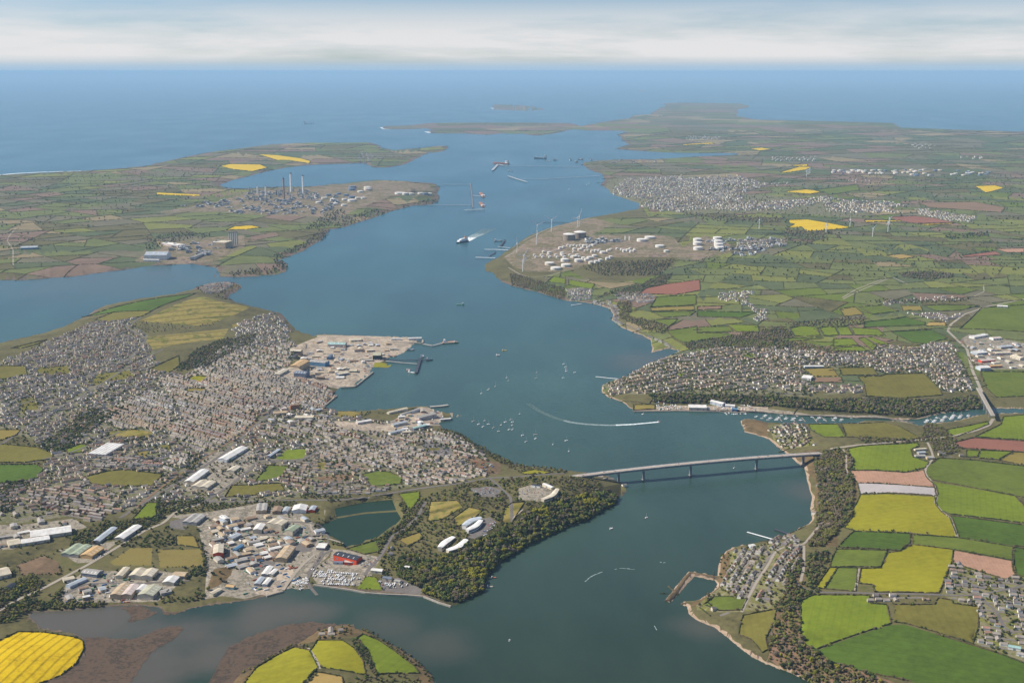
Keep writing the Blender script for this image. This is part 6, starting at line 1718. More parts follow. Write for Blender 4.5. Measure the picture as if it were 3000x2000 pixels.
# outline, bearing of the rows, row spacing, plot length, fill, styles, wall paints, roof weights, avoid, name
HZ = [
 ("L 1600,590 1640,450 1700,310 1900,380 2190,470 2352,430 2700,450 2700,1300 2352,1210 1880,1040 1940,700 1700,680", -14, 36, 19, .86, ('detached', 'semi', 'bungalow', 'detached'), 'wwcgcwp', (3, 2, 3, 1), 'the hillside village at lower right'),
 ("L 935,598 1500,600 1500,672 940,672", -2, 34, 20, .95, ('bungalow', 'semi', 'detached'), 'wcgf', (2, 2, 3, .5), 'the lane row between two fields'),
 ("K 1980,215 2352,170 L 60,60 180,40 300,120 330,330 320,480 200,560 60,470 60,640 -60,690 K 2200,700 2010,600 1920,560 1930,460 2060,250", 62, 36, 18, .95, ('detached', 'semi', 'detached', 'bungalow'), 'wwwwcg', (4, 2, 3, .7), 'the village by the small harbour'),
 ("K 1690,690 1780,715 1880,740 2000,755 1990,800 1850,800 1760,760", 20, 34, 24, .7, ('detached',), 'wwc', (3, 1, 2, 0), 'the shingle beach plots'),
 ("H 420,760 520,740 640,860 560,1000 620,1130 560,1260 380,1280 430,1050 440,900", 60, 46, 30, .34, ('detached', 'bungalow'), 'wwcg', (3, 2, 2, .5), 'the wooded bank under the bridge'),
 ("H 20,300 250,285 330,300 440,480 150,520 70,440 0,350", 40, 34, 18, .85, ('detached', 'semi', 'bungalow'), 'wwcgc', (2, 2, 3, 1), 'the headland estate by the bridge'),
 ("G 890,840 1000,830 1070,870 1010,940 900,990 860,930", 30, 30, 18, .8, ('semi', 'detached'), 'wwcg', (3, 2, 2, 1), 'the ferry hamlet under the bridge'),
 ("G 770,775 960,770 960,800 800,800", -10, 26, 16, .7, ('bungalow',), 'wg', (2, 1, 2, 0), 'the ferry hamlet under the bridge'),
 ("J 600,930 790,930 780,1000 610,1000", 10, 30, 22, .8, ('bungalow', 'block', 'detached'), 'wwgc', (2, 1, 3, 1), 'the near farmstead'),
 ("J 1180,180 1300,190 1260,250 1180,240", 0, 26, 20, .6, ('detached',), 'wc', (2, 1, 1, 0), 'the wood edge near the pond'),
 ("H 1530,530 1800,560 1760,610 1540,600", 0, 36, 30, .5, ('detached', 'block'), 'wgc', (2, 1, 2, 0), 'the farmyard among trees'),
 ("L 420,380 530,380 530,470 400,480", 20, 40, 36, .4, ('detached',), 'wc', (1, 0, 1, 0), 'the plots above the lane'),
 # town on the left bank
 ("E 170,900 480,890 700,840 830,900 1090,930 1100,1100 900,1200 700,1160 500,1100 330,1010 200,1000", -20, 30, 17, .8, ('semi', 'terrace', 'block'), 'gfcgb', (2, 4, 2, .6), 'the brown-roofed left estate'),
 ("E 60,1060 420,1010 560,1110 520,1200 200,1240 60,1160", 30, 42, 26, .5, ('block', 'bungalow', 'semi'), 'wcgf', (1, 3, 2, .6), 'the scattered left-hand flats'),
 ("E 190,830 330,810 480,640 700,560 840,690 760,790 640,830 480,880 250,890", 35, 30, 16, .85, ('semi', 'semi', 'terrace'), 'gcwgf', (3, 3, 2, .4), 'the estate left of the playing field'),
 ("E 850,600 1500,590 1520,690 1490,740 1150,690 980,700 860,700", -8, 28, 15, .9, ('semi', 'terrace', 'semi'), 'wcgg', (4, 2, 2, .4), 'the estate behind the playing field'),
 ("F 130,670 450,660 530,760 530,880 300,880 250,780", -25, 28, 14, .9, ('terrace', 'semi'), 'gfbg', (2, 4, 2, .6), 'the brown estate right of the sports pitch'),
 ("F 430,620 700,640 1100,700 900,730 540,750 440,670", -15, 30, 16, .85, ('semi', 'semi', 'bungalow'), 'wcgf', (2, 3, 3, .5), 'the estate above the building site'),
 ("F 500,810 900,800 1020,850 1260,830 1250,890 900,950 560,940 500,900", 8, 28, 15, .85, ('semi', 'bungalow', 'terrace'), 'wcgf', (2, 3, 3, .5), 'the estates along the main road'),
 ("F 1330,760 1500,640 1900,620 2050,720 2150,760 1800,830 1400,850 1360,820", -38, 30, 16, .88, ('semi', 'bungalow', 'detached'), 'gcgfw', (3, 4, 3, .5), 'the estate at town\'s right end'),
 ("F 450,440 1250,420 1900,600 1500,640 1330,740 1100,690 700,620 480,600", -32, 30, 16, .86, ('semi', 'bungalow', 'semi', 'detached'), 'gcgfw', (3, 4, 3, .5), 'the broad estate in the middle of the town'),
 ("F 1240,400 1420,400 1660,370 1800,400 2080,560 2150,600 1950,600 1600,470 1300,450", -34, 28, 14, .9, ('terrace', 'semi'), 'ggcfbw', (3, 3, 2, .6), 'the streets above the shore trees'),
 ("E 960,170 1140,90 1400,-20 1600,60 1560,320 1380,340 1100,320 960,260", -36, 26, 6.3, .93, ('terrace',), 'ggcfgbw', (6, 3, 3, .3), 'the long terraces'),
 ("E 1560,300 1800,220 2352,180 F 0,190 0,300 E 2300,380 2000,520 1850,560 1720,500 1560,400", -36, 26, 6.3, .93, ('terrace',), 'ggcfgbw', (6, 3, 3, .3), 'the long terraces'),
 ("E 1450,-120 2000,-200 2352,-240 F 200,-150 300,60 300,140 0,180 E 2300,180 1700,240 1600,40", -36, 26, 6.5, .9, ('terrace', 'terrace'), 'ggcfgbw', (6, 3, 3, .3), 'the long terraces'),
 ("F 560,260 800,260 1250,390 1200,420 450,430 60,400 60,320", -34, 30, 9, .75, ('terrace', 'semi', 'block'), 'ggcfbw', (5, 2, 3, .5), 'the streets of the old town'),
 ("B 300,900 650,1050 760,1110 740,1160 600,1250 0,1250 -300,1150 -300,1000 0,900", -36, 26, 6.5, .85, ('terrace', 'terrace', 'semi'), 'ggcfbw', (5, 2, 3, .5), 'the streets of the old town'),
 ("E 1500,600 1720,560 1760,620 1500,760", -36, 28, 15, .8, ('semi',), 'wcg', (3, 2, 2, .4), 'the streets beside the railway'),
 ("E 0,-40 400,-250 700,-200 900,-100 860,60 600,180 480,250 200,330 0,320", 40, 33, 16, .75, ('semi', 'detached', 'bungalow'), 'wcgfg', (4, 3, 3, .4), 'the hill suburb at the far left'),
 ("A 250,780 400,640 600,560 780,500 1060,520 1250,580 1280,700 1420,760 1350,880 1200,940 900,1000 600,1090 350,1090 240,1000 340,900", 32, 33, 15, .8, ('semi', 'detached', 'bungalow', 'terrace'), 'wcgfg', (4, 3, 3, .4), 'the white-walled suburb below the golf course'),
 ("A 0,1000 350,1090 700,1080 1100,960 1350,920 1700,930 1680,1120 1300,1100 1000,1254 0,1254", 38, 33, 16, .72, ('semi', 'detached', 'bungalow'), 'wcgfg', (4, 3, 3, .4), 'the mixed suburb in the town\'s middle left'),
 ("A 1000,440 1250,390 1300,400 1060,480", 30, 30, 14, .8, ('detached',), 'wwc', (3, 1, 2, 0), 'the lane below the golf course'),
 ("A 1640,940 1900,860 2100,760 2352,700 B 330,640 330,850 150,1000 A 2352,1254 1700,1254 1700,1010", -36, 30, 12, .75, ('terrace', 'semi', 'detached'), 'ggcfbw', (4, 2, 3, .6), 'the streets behind the dockyard'),
 ("A 2120,480 2352,400 B 160,360 260,440 330,540 200,620 0,640 A 2200,620", 40, 34, 16, .62, ('detached', 'semi', 'bungalow'), 'wwcg', (3, 2, 3, .4), 'the slope above the dockyard shore'),
 ("A 1830,150 1900,110 2080,85 2140,110 2090,140 2000,190 1880,190", 10, 28, 13, .95, ('semi', 'terrace'), 'wwwc', (2, 2, 3, .4), 'the white point houses at the river bend'),
 ("A 800,480 900,450 1000,490 850,530", 20, 30, 15, .7, ('semi',), 'wwc', (3, 2, 2, 0), 'the white-walled suburb below the golf course'),
 # what is left between the named streets
 ("Z 0,830 100,790 200,745 280,725 330,765 360,830 420,870 560,760 640,730 660,770 690,810 640,850 700,880 740,935 830,960 1010,990 1060,1000 1130,1060 1110,1085 1000,1100 860,1120 700,1135 520,1150 300,1165 180,1170 60,1190 0,1200 0,1110 60,1100 120,1050 80,1010 0,960", 34, 31, 16, .66, ('semi', 'detached', 'bungalow', 'terrace'), 'gcgfw', (3, 3, 3, .5), 'the spread of the left-bank town'),
 # right bank town
 ("C 840,1060 1000,970 1250,840 1400,790 1560,740 1900,690 2200,680 2352,690 2352,1060 2100,1090 1700,1060 1400,1100 1120,1110 900,1120", 24, 31, 12.5, .72, ('terrace', 'semi', 'semi'), 'gcgfw', (4, 4, 3, .7), 'the town on the opposite bank'),
 ("D 0,680 330,700 600,730 950,730 1060,660 1350,690 1500,640 1640,640 1780,720 1790,880 1900,1080 1660,1100 1560,1040 1440,900 1040,920 960,860 600,850 330,840 300,960 400,1020 870,1030 880,1100 420,1100 0,1060", 20, 31, 14, .74, ('semi', 'detached', 'terrace', 'bungalow'), 'gcgfw', (3, 4, 3, .8), 'the upper part of the opposite town'),
 ("C 500,140 740,150 730,240 520,245", 10, 30, 15, .8, ('semi', 'detached'), 'wwcg', (3, 2, 3, .4), 'the far shoreline village'),
 ("C 740,250 900,250 990,330 980,440 1180,520 1270,580 1400,620 1560,720 1500,715 1380,640 1200,560 1020,480 930,440 940,370 880,300 760,280", -20, 26, 11, .85, ('semi', 'terrace', 'detached'), 'wwwcp', (4, 2, 3, .4), 'the far shoreline village'),
 ("C 930,185 1170,180 1320,210 1310,260 1180,275 960,240", 5, 32, 16, .75, ('semi', 'detached'), 'wwcg', (3, 2, 3, .4), 'the far shoreline village'),
 ("C 1880,190 2100,160 2250,170 2150,240 2240,330 2352,340 2352,440 2230,440 2200,320 2060,270 1900,250", 12, 36, 19, .6, ('detached', 'semi'), 'wwcg', (3, 2, 3, .4), 'the inland lane village'),
 ("D 1030,270 1480,220 1640,215 1780,235 1760,260 1500,255 1080,300", 5, 36, 20, .5, ('detached', 'bungalow'), 'wwcg', (3, 2, 3, .4), 'the wooded far lane'),
 ("D 1230,360 1560,370 1640,400 1780,375 1780,400 1650,450 1400,400", 5, 34, 20, .7, ('detached', 'bungalow', 'block'), 'wwwg', (2, 2, 3, .4), 'the hamlet by the far road junction'),
 # distant town
 ("O -120,380 -60,300 200,270 380,270 600,330 430,390 400,450 720,440 1000,410 1120,440 1440,450 1540,480 1400,490 1540,530 1000,520 980,450 740,500 420,515 160,500 -50,520 -200,430", 12, 46, 18, .62, ('semi', 'terrace', 'block'), 'wwcg', (3, 3, 3, .5), 'the distant town beyond the inlet'),
 ("N 1850,390 1900,340 1960,290 2352,270 2352,500 2200,520 2070,480 2120,440 1980,420", 12, 46, 18, .62, ('semi', 'terrace', 'block'), 'wwcg', (3, 3, 3, .5), 'the distant town beyond the inlet'),
 ("O 1600,500 1700,500 1900,540 2020,550 2010,590 1800,580 1640,540", 8, 44, 18, .85, ('semi', 'detached'), 'wwcc', (3, 3, 3, .5), 'the distant town beyond the inlet'),
 ("O 560,330 760,310 700,345", 8, 60, 30, .6, ('semi',), 'wc', (1, 1, 1, 0), 'the distant town beyond the inlet'),
 ("O 1140,300 1300,290 1290,310 1150,320", 8, 60, 30, .6, ('semi',), 'wc', (1, 1, 1, 0), 'the distant town beyond the inlet'),
 ("O 380,710 720,705 710,750 480,790 380,770", 10, 46, 22, .7, ('semi', 'block'), 'wwgc', (2, 2, 3, .5), 'the village beside the headland refinery'),
 ("V 600,1085 930,1080 930,1110 620,1110", 8, 80, 40, .6, ('block',), 'wc', (1, 1, 1, 0), 'the distant villages'),
 ("V 1600,990 1750,1000 1700,1030 1560,1020", 8, 90, 60, .4, ('block',), 'w', (1, 1, 1, 0), 'the distant villages'),
 ("V 1900,1080 2100,1075 2080,1095 1900,1095", 8, 90, 60, .5, ('block',), 'w', (1, 1, 1, 0), 'the distant villages'),
 ("U 150,1040 240,1080 180,1130 60,1110", 8, 70, 40, .4, ('block',), 'w', (1, 1, 1, 0), 'the distant villages'),
 ("V 20,940 260,940 240,960 40,965", 8, 90, 60, .5, ('block',), 'w', (1, 1, 1, 0), 'the distant villages'),
]
HOUSES = []    # x, y, rot, style, wall paint key, roof index, zone name, tone
rh = random.Random(12)
named_z = np.array([z[0] is not None or z[1] not in ('town', 'brush', 'scrub', 'lawn', 'bracken') for z in ZP])
streets = MB()
occ = {}
HZP = []
for (area, ang, rows, plot, fill, styles, paints, rw, zn) in HZ:
    poly = G0(pts(area)); X, Y = P(poly[:, 0], poly[:, 1]); pw = np.column_stack([X, Y])
    c = pw.mean(0); a = R(ang); ca, sa = math.cos(a), math.sin(a)
    loc = (pw - c) @ np.array([[ca, -sa], [sa, ca]])
    cand = []; y = loc[:, 1].min() + rows * .6; far = c[1] > 9000
    if far:
        rows *= 1.5; plot *= 1.6
    rows *= 1.9 if styles[0] == 'terrace' else 1.22
    wave = (rh.uniform(0, 6), rh.uniform(90, 160), rh.uniform(4, 11) if styles[0] != 'terrace' else 0)
    while y < loc[:, 1].max():
        blockgap = rh.uniform(70, 130); x = loc[:, 0].min(); st_run = []
        while x < loc[:, 0].max():
            yy = y + wave[2] * math.sin(x / wave[1] + wave[0])
            st_run.append((x, yy))
            for side in (-1, 1):
                if rh.random() < fill * (.9 if styles[0] == 'terrace' else .8):
                    cand.append((x + (rh.uniform(-1.5, 1.5) if plot > 9 else 0), yy + side * (min(rows * .27, 10.5 if styles[0] == 'terrace' else 12.5) + rh.uniform(-1, 1) * (1.6 if plot > 9 else .2)), side, int(y * 7)))
            x += plot
            blockgap -= plot
            if blockgap < 0:
                x += 9; blockgap = rh.uniform(70, 150)
        y += rows
        if not far:
            w_ = np.array(st_run) @ np.array([[ca, sa], [-sa, ca]]) + c
            ins = pip(w_[:, 0], w_[:, 1], pw)
            if ins.any():
                cs_ = cover_at(w_[:, 0], w_[:, 1]); ins &= (cs_ > -2) & ~((cs_ >= 0) & named_z[np.clip(cs_, 0, None)])
                for q_ in HZP:
                    ins &= ~pip(w_[:, 0], w_[:, 1], q_)
            for j in range(len(w_) - 1):
                if ins[j] and ins[j + 1]:
                    streets_ok = True
                    d = w_[j + 1] - w_[j]; L = np.hypot(*d)
                    if L < 1 or L > 45: continue
                    n_ = np.array([-d[1], d[0]]) / L * 3.9
                    streets.add([(p[0], p[1], gz(p[0], p[1]) + .35) for p in (w_[j] - n_, w_[j + 1] - n_, w_[j + 1] + n_, w_[j] + n_)], [(0, 1, 2, 3)], STREET)
    if not cand:
        continue
    cand = np.array(cand)
    w_ = cand[:, :2] @ np.array([[ca, sa], [-sa, ca]]) + c
    ins = pip(w_[:, 0], w_[:, 1], pw)
    cand, w_ = cand[ins], w_[ins]
    if not len(w_):
        continue
    cvr = cover_at(w_[:, 0], w_[:, 1])
    own = np.ones(len(w_), bool)
    for q_ in HZP:
        own &= ~pip(w_[:, 0], w_[:, 1], q_)
    HZP.append(pw)
    good = own & (cvr > -2) & ~((cvr >= 0) & named_z[np.clip(cvr, 0, None)])
    col = None
    rowcol = {}
    for (x, y), side, g, rk_ in zip(w_, cand[:, 2], good, cand[:, 3]):
        if not g or near_road(x, y, 11 if styles[0] != 'terrace' else 8) or in_shed(x, y, 6):
            continue
        kq = (int(x // 12), int(y // 12))
        if any((x - px) ** 2 + (y - py) ** 2 < (5.2 if plot < 8 else 10.5) ** 2 for i_ in (-1, 0, 1) for j_ in (-1, 0, 1) for px, py in occ.get((kq[0] + i_, kq[1] + j_), ())):
            continue
        occ.setdefault(kq, []).append((x, y))
        s_ = rh.choice(styles)
        rot = a + (math.pi if side > 0 else 0)
        if s_ != 'terrace':
            rot += rh.choice((0, 0, 0, 0, 0, math.pi / 2)) + rh.uniform(-.06, .06)
        if col is None or s_ != 'terrace' or rh.random() < .2:
            rc_ = rowcol.setdefault((rk_, int((x + y) // 160)), (rh.choice(paints), rh.choices(range(4), rw)[0]))
            col = rc_ if rh.random() < .6 else (rh.choice(paints), rh.choices(range(4), rw)[0])
        HOUSES.append((x, y, rot, s_, col[0], col[1], zn))
if streets.f:
    streets.build('streets', kind='structure')

def house_parts(style):
    w, d, h, r = STY[style]
    x, y = w / 2, d / 2
    wv = [(-x, -y, -1.5), (x, -y, -1.5), (x, y, -1.5), (-x, y, -1.5), (-x, -y, h), (x, -y, h), (x, y, h), (-x, y, h), (-x, 0, h + r), (x, 0, h + r)]
    wf = [(0, 1, 5, 4), (2, 3, 7, 6), (1, 2, 6, 9, 5), (3, 0, 4, 8, 7)]
    e = .35; t = .16
    rv = [(-x - e, -y - e, h - .25), (x + e, -y - e, h - .25), (x + e, 0, h + r + t), (-x - e, 0, h + r + t), (-x - e, y + e, h - .25), (x + e, y + e, h - .25)]
    rf = [(0, 1, 2, 3), (3, 2, 5, 4)]
    return wv, wf, rv, rf
_hu, _hv = UV0(np.array([h[0] for h in HOUSES]), np.array([h[1] for h in HOUSES]), 12.0)
_hs2 = np.array([STY[h[3]][0] ** .5 / math.hypot(h[0], h[1], CAM_H) for h in HOUSES]) * ((_hu > 4) & (_hu < 2348) & (_hv < 1562))
_ho = np.argsort(-_hs2)[:300]
_hset = set(_ho.tolist())
pm = {}
def hmesh(style, wk, rk):
    if (style, wk, rk) not in pm:
        wv, wf, rv, rf = house_parts(style)
        m1 = MB(); m1.add(wv, wf, WALLS[PAINT[wk][0]])
        m2 = MB(); m2.add(rv, rf, ROOFS[rk])
        w, d, h, r = STY[style]
        m3 = MB(); m3.box((w * .38, 0, h + r - .5), (.9, .8, 1.7), WALLS[3])
        pm[style, wk, rk] = (m1.mesh('wall'), m2.mesh('roof'), m3.mesh('chimney'))
    return pm[style, wk, rk]
STN = dict(terrace='terraced house', semi='semi-detached house', detached='detached house', bungalow='bungalow', block='long low house')
groups_ = {}
for i in _ho:
    h = HOUSES[i]; groups_.setdefault((h[3], h[4], h[5], h[6]), []).append(i)
ORD = ['', 'second', 'third', 'fourth', 'fifth', 'sixth', 'seventh', 'eighth', 'ninth', 'tenth', 'eleventh', 'twelfth']
for (s_, wk, rk, zn), ids in groups_.items():
    ids.sort(key=lambda i: _hu[i])
    for j, i in enumerate(ids):
        x, y, rot = HOUSES[i][:3]
        what = "%s, %s-roofed %s" % (PAINT[wk][1], RFN[rk].replace('-tiled', ' tile'), STN[s_])
        if len(ids) == 1:
            lab = "only %s in %s" % (what, zn)
        elif len(ids) <= 12:
            lab = ("leftmost %s in %s" if j == 0 else "rightmost %s in %s" if j == len(ids) - 1 else ORD[j] + "-from-left %s in %s") % (what, zn)
        else:
            lab = "%s in %s" % (what, zn)
        t = thing('house' if s_ != 'bungalow' else 'bungalow', lab, 'house', (x, y, gz(x, y) + .2), rot, 'houses of ' + zn)
        a_, b_, c_ = hmesh(s_, wk, rk)
        sc_ = random.uniform(.92, 1.12)
        t.scale = (sc_, sc_, random.uniform(.95, 1.1))
        obj('wall', a_, (), t); r0_ = obj('roof', b_, (), t); obj('chimney', c_, (), r0_)
mb = MB()
slots = [mb.slot(m) for m in WALLS + ROOFS]
proto_h = {s_: house_parts(s_) for s_ in STY}
for i, (x, y, rot, s_, wk, rk, zn) in enumerate(HOUSES):
    if i in _hset:
        continue
    wv, wf, rv, rf = proto_h[s_]; ca, sa = math.cos(rot), math.sin(rot); g = gz(x, y) + .2
    k_ = (1.35 if y > 9000 else 1.0) * rh.uniform(.9, 1.12)
    tr = lambda q: [((p[0] * ca - p[1] * sa) * k_ + x, (p[0] * sa + p[1] * ca) * k_ + y, p[2] * k_ + g) for p in q]
    mb.add(tr(wv), wf, WALLS[PAINT[wk][0]]); mb.add(tr(rv), rf, ROOFS[rk])
mb.build('town_houses', kind='stuff')
print('HOUSES', len(HOUSES), 'TREES', len(TREES))
# ---------------------------------------------------------------- jetties, quays, ships, boats, wakes
def Wz(f, p, z=0.0):
    u, v = fx_(f, p); X, Y = P(u, v, z); return float(X), float(Y)
def quay(name, label, s, h, top=4.0, mat=CONC):
    q = pts(s); X, Y = P(q[:, 0], q[:, 1], h); c = (X.mean(), Y.mean())
    t = thing(name, label, 'quay', (c[0], c[1], 0))
    mb = MB(); mc = MB()
    for i in range(len(q) - 1):
        a = (X[i] - c[0], Y[i] - c[1]); b = (X[i + 1] - c[0], Y[i + 1] - c[1])
        mb.bar((*a, h / 2 - 1), (*b, h / 2 - 1), top, h + 2, mat)
        mc.bar((*a, h + .3), (*b, h + .3), top * .8, .5, LANE)
    mb.build('wall', t); mc.build('coping', t)
quay('quay_wall', "long straight concrete quay edging the dockyard basin below the yellow grass", "B 920,1030 1075,906", 5, 7)
quay('quay_wall', "short quay face at the bottom corner of the dockyard", "B 780,1046 905,1040 925,1022", 5, 6)
quay('quay_wall', "stone quay with moored edge below the old town streets", "B 622,1222 742,1122", 4, 6)
quay('quay_wall', "long low sea wall along the boat park and beach", "J 530,505 900,556 1010,578 1200,592 1400,600 1540,612 1690,672 1790,702", 3, 5)
quay('quay_wall', "brown stone quay at the reddish yard", "J 95,608 248,566", 3, 5)
quay('quay_wall', "outer ferry quay with the white terminal buildings", "B 1240,628 1530,640 1532,612", 5, 8)
quay('quay_wall', "waterfront wall along the opposite bank boatyard", "G 1120,172 1500,165 1900,172 2150,182", 3, 4)

def jetty(label, f, line, w=8, z=5, mat=CONC, name='jetty', piles=40):
    q = [Wz(f, p, z) for p in line]; c = q[0]
    t = thing(name, label, 'jetty', (c[0], c[1], 0))
    mb = MB(); mp = MB()
    for a, b in zip(q[:-1], q[1:]):
        a = (a[0] - c[0], a[1] - c[1]); b = (b[0] - c[0], b[1] - c[1])
        mb.bar((*a, z), (*b, z), w, 1.6, mat)
        L = math.hypot(b[0] - a[0], b[1] - a[1]); n = max(1, int(L / piles))
        for k in range(n + 1):
            x, y = a[0] + (b[0] - a[0]) * k / max(1, n), a[1] + (b[1] - a[1]) * k / max(1, n)
            mp.cyl((x, y, -2), 1.1, 1.1, z + 1.2, DARKM, 8, cap=False)
    mb.build('deck', t); mp.build('piles', t)
    return t, c
STL = STEEL
jetty("curving pier from the outer dockyard quay carrying the red vessel", 'B', [(1535, 650), (1620, 665), (1720, 640), (1850, 632)], 9, 5)
jetty("long dark approach jetty on the dockyard's right side, upper one", 'B', [(1180, 795), (1330, 798), (1480, 795), (1590, 795)], 9, 6, DARKM)
jetty("pale approach road jetty on the dockyard's right side, lower one", 'B', [(1190, 805), (1340, 822), (1480, 832)], 7, 6, CONC)
jetty("dark berthing jetty crossing the ends of the approach jetties", 'B', [(1510, 780), (1490, 850), (1470, 915)], 12, 6, DARKM)
jetty("stone pier with a pale deck below the old seaplane base", 'F', [(1600, 128), (1690, 122), (1765, 112)], 14, 4)
jetty("white walkway pier reaching out from the riverside village", 'G', [(2160, 1278), (2352, 1332), (2420, 1352)], 3, 3, WHITE, 'pier', 25)
jetty("dark timber pier with a platform at the riverside village", 'H', [(60, 1250), (200, 1300)], 7, 3, DARKM, 'pier', 20)
jetty("white pontoon line off the opposite town's point", 'C', [(768, 950), (980, 972)], 4, 2, WHITE, 'pier')
jetty("thin pale slip off the far shoreline village", 'C', [(545, 295), (640, 282)], 5, 2, WHITE, 'pier')
jetty("tanker jetty head of the refinery, long deck running towards us", 'N', [(888, 322), (898, 400), (905, 490)], 9, 12, mat_plain('weathered_jetty', (.19, .165, .15)), 'tanker_jetty')
jetty("refinery jetty approach, nearer of two trestles", 'N', [(590, 470), (890, 472)], 12, 8, STL, 'tanker_jetty')
jetty("refinery jetty approach, farther of two trestles", 'N', [(660, 330), (885, 330)], 12, 8, STL, 'tanker_jetty')
jetty("near crosswise deck of the refinery jetty", 'N', [(850, 506), (985, 500)], 26, 12, STL, 'tanker_jetty')
jetty("crosswise arm joining the refinery jetty to its tanker berth", 'N', [(905, 405), (965, 410)], 14, 12, STL, 'tanker_jetty')
jetty("farthest long trestle across the waterway to its gas berth", 'N', [(1120, 200), (1640, 207)], 14, 8, STL, 'tanker_jetty', 120)
jetty("gas berth head at the end of the farthest trestle", 'N', [(1040, 232), (1080, 190), (1120, 200)], 30, 12, STL, 'tanker_jetty')
jetty("nearer long trestle across the waterway", 'N', [(1230, 290), (1400, 292), (1780, 270)], 14, 8, STL, 'tanker_jetty', 120)
jetty("slanted berth head of the nearer trestle", 'N', [(1150, 272), (1210, 292), (1278, 312)], 26, 10, STL, 'tanker_jetty')
jetty("upper jetty of the headland tank farm", 'N', [(1080, 758), (1165, 768)], 10, 6, STL, 'tanker_jetty')
jetty("middle jetty of the headland tank farm with a steel tower head", 'N', [(985, 778), (1060, 778), (1150, 782)], 12, 7, WHITE, 'tanker_jetty')
jetty("lower jetty of the headland tank farm with a pinkish head", 'N', [(925, 832), (1060, 836)], 12, 6, WHITE, 'tanker_jetty')
jetty("dark mooring line linking the headland jetties", 'N', [(1020, 822), (1065, 796)], 8, 4, DARKM, 'tanker_jetty')
jetty("short dark berth above the headland jetties", 'N', [(1098, 752), (1128, 710)], 14, 7, DARKM, 'tanker_jetty')
jetty("thin far breakwater line off the distant town", 'N', [(1390, 590), (1560, 592)], 10, 4, DARKM)

# harbour breakwater: rubble mound with a track on top
def mound(label, s, w, h):
    q = W(pts(s)) if False else np.column_stack(P(*pts(s).T, 2.0)); c = q[0]
    t = thing('breakwater', label, 'breakwater', (c[0], c[1], 0))
    ln = []
    for a, b in zip(q[:-1], q[1:]):
        k = max(2, int(np.hypot(*(b - a)) / 6)); ln += [a + (b - a) * j / k for j in range(k)]
    ln.append(q[-1]); ln = np.array(ln)
    tt = np.gradient(ln, axis=0); tt /= np.hypot(tt[:, 0], tt[:, 1])[:, None]; nr = np.column_stack([-tt[:, 1], tt[:, 0]])
    for nm, prof, m in (('rubble_slope', ((-1, -1.5), (-.62, h * .55), (-.3, h), (.3, h), (.62, h * .55), (1, -1.5)), GC['cliff']), ('top_track', ((-.26, h + .25), (.26, h + .25)), GC['brush'])):
        mb = MB(); vs = []; m_ = len(prof)
        for p, n in zip(ln, nr):
            for o_, z in prof:
                j = random.uniform(-.9, .9) if nm == 'rubble_slope' else 0
                vs.append((p[0] + n[0] * (o_ * w / 2 + j) - c[0], p[1] + n[1] * (o_ * w / 2 + j) - c[1], z + j * .3))
        fs = [(i * m_ + k, i * m_ + k + 1, (i + 1) * m_ + k + 1, (i + 1) * m_ + k) for i in range(len(ln) - 1) for k in range(m_ - 1)]
        if nm == 'rubble_slope':
            fs += [tuple(range(m_ - 1, -1, -1)), tuple((len(ln) - 1) * m_ + k for k in range(m_))]
        mb.add(vs, fs, m); mb.build(nm, t)
mound("rubble breakwater arm bent round the small harbour at the riverside village", "K 1430,655 1520,550 1600,440 1640,405 1720,415 1830,435 1940,455", 20, 4.5)
mound("grassy spit closing the small harbour on the near side", "K 1555,678 1640,680 1760,650", 14, 3)

# hulls
def hull_mesh(name, L, B, D, hullm, deckm, bow=.28, n=9):
    mb = MB(); vs = []; fs = []
    st = np.linspace(-L / 2, L / 2, n)
    for x in st:
        f = (x + L / 2) / L
        w = B / 2 * (1.0 if f < 1 - bow else math.sqrt(max(0.0, 1 - ((f - 1 + bow) / bow) ** 2)) * .97 + .03) * (.86 if f < .05 else 1)
        sh = D * (.22 * f * f)
        vs += [(x, -w * .78, -D * .45), (x, w * .78, -D * .45), (x, w, D * .55 + sh), (x, -w, D * .55 + sh)]
    for i in range(n - 1):
        for k in (1, 3):
            a, b = i * 4 + k, i * 4 + (k + 1) % 4
            fs.append((a, a + 4, b + 4, b) if True else 0)
    fs2 = [(i * 4 + 3, i * 4 + 7, i * 4 + 6, i * 4 + 2) for i in range(n - 1)]
    fs += [(0, 1, 2, 3), ((n - 1) * 4 + 3, (n - 1) * 4 + 2, (n - 1) * 4 + 1, (n - 1) * 4)]
    mb.add(vs, fs, hullm); mb.add(vs, fs2, deckm)
    return mb
NAVY = mat_plain('navy_hull', (.03, .05, .10), .4); REDH = mat_plain('red_hull', (.34, .10, .06), .45); ORG = mat_plain('orange_deck', (.42, .20, .11), .55); YEL = mat_plain('yellow_paint', (.62, .42, .04), .5); GRN = mat_plain('green_deck', (.12, .26, .18), .6)
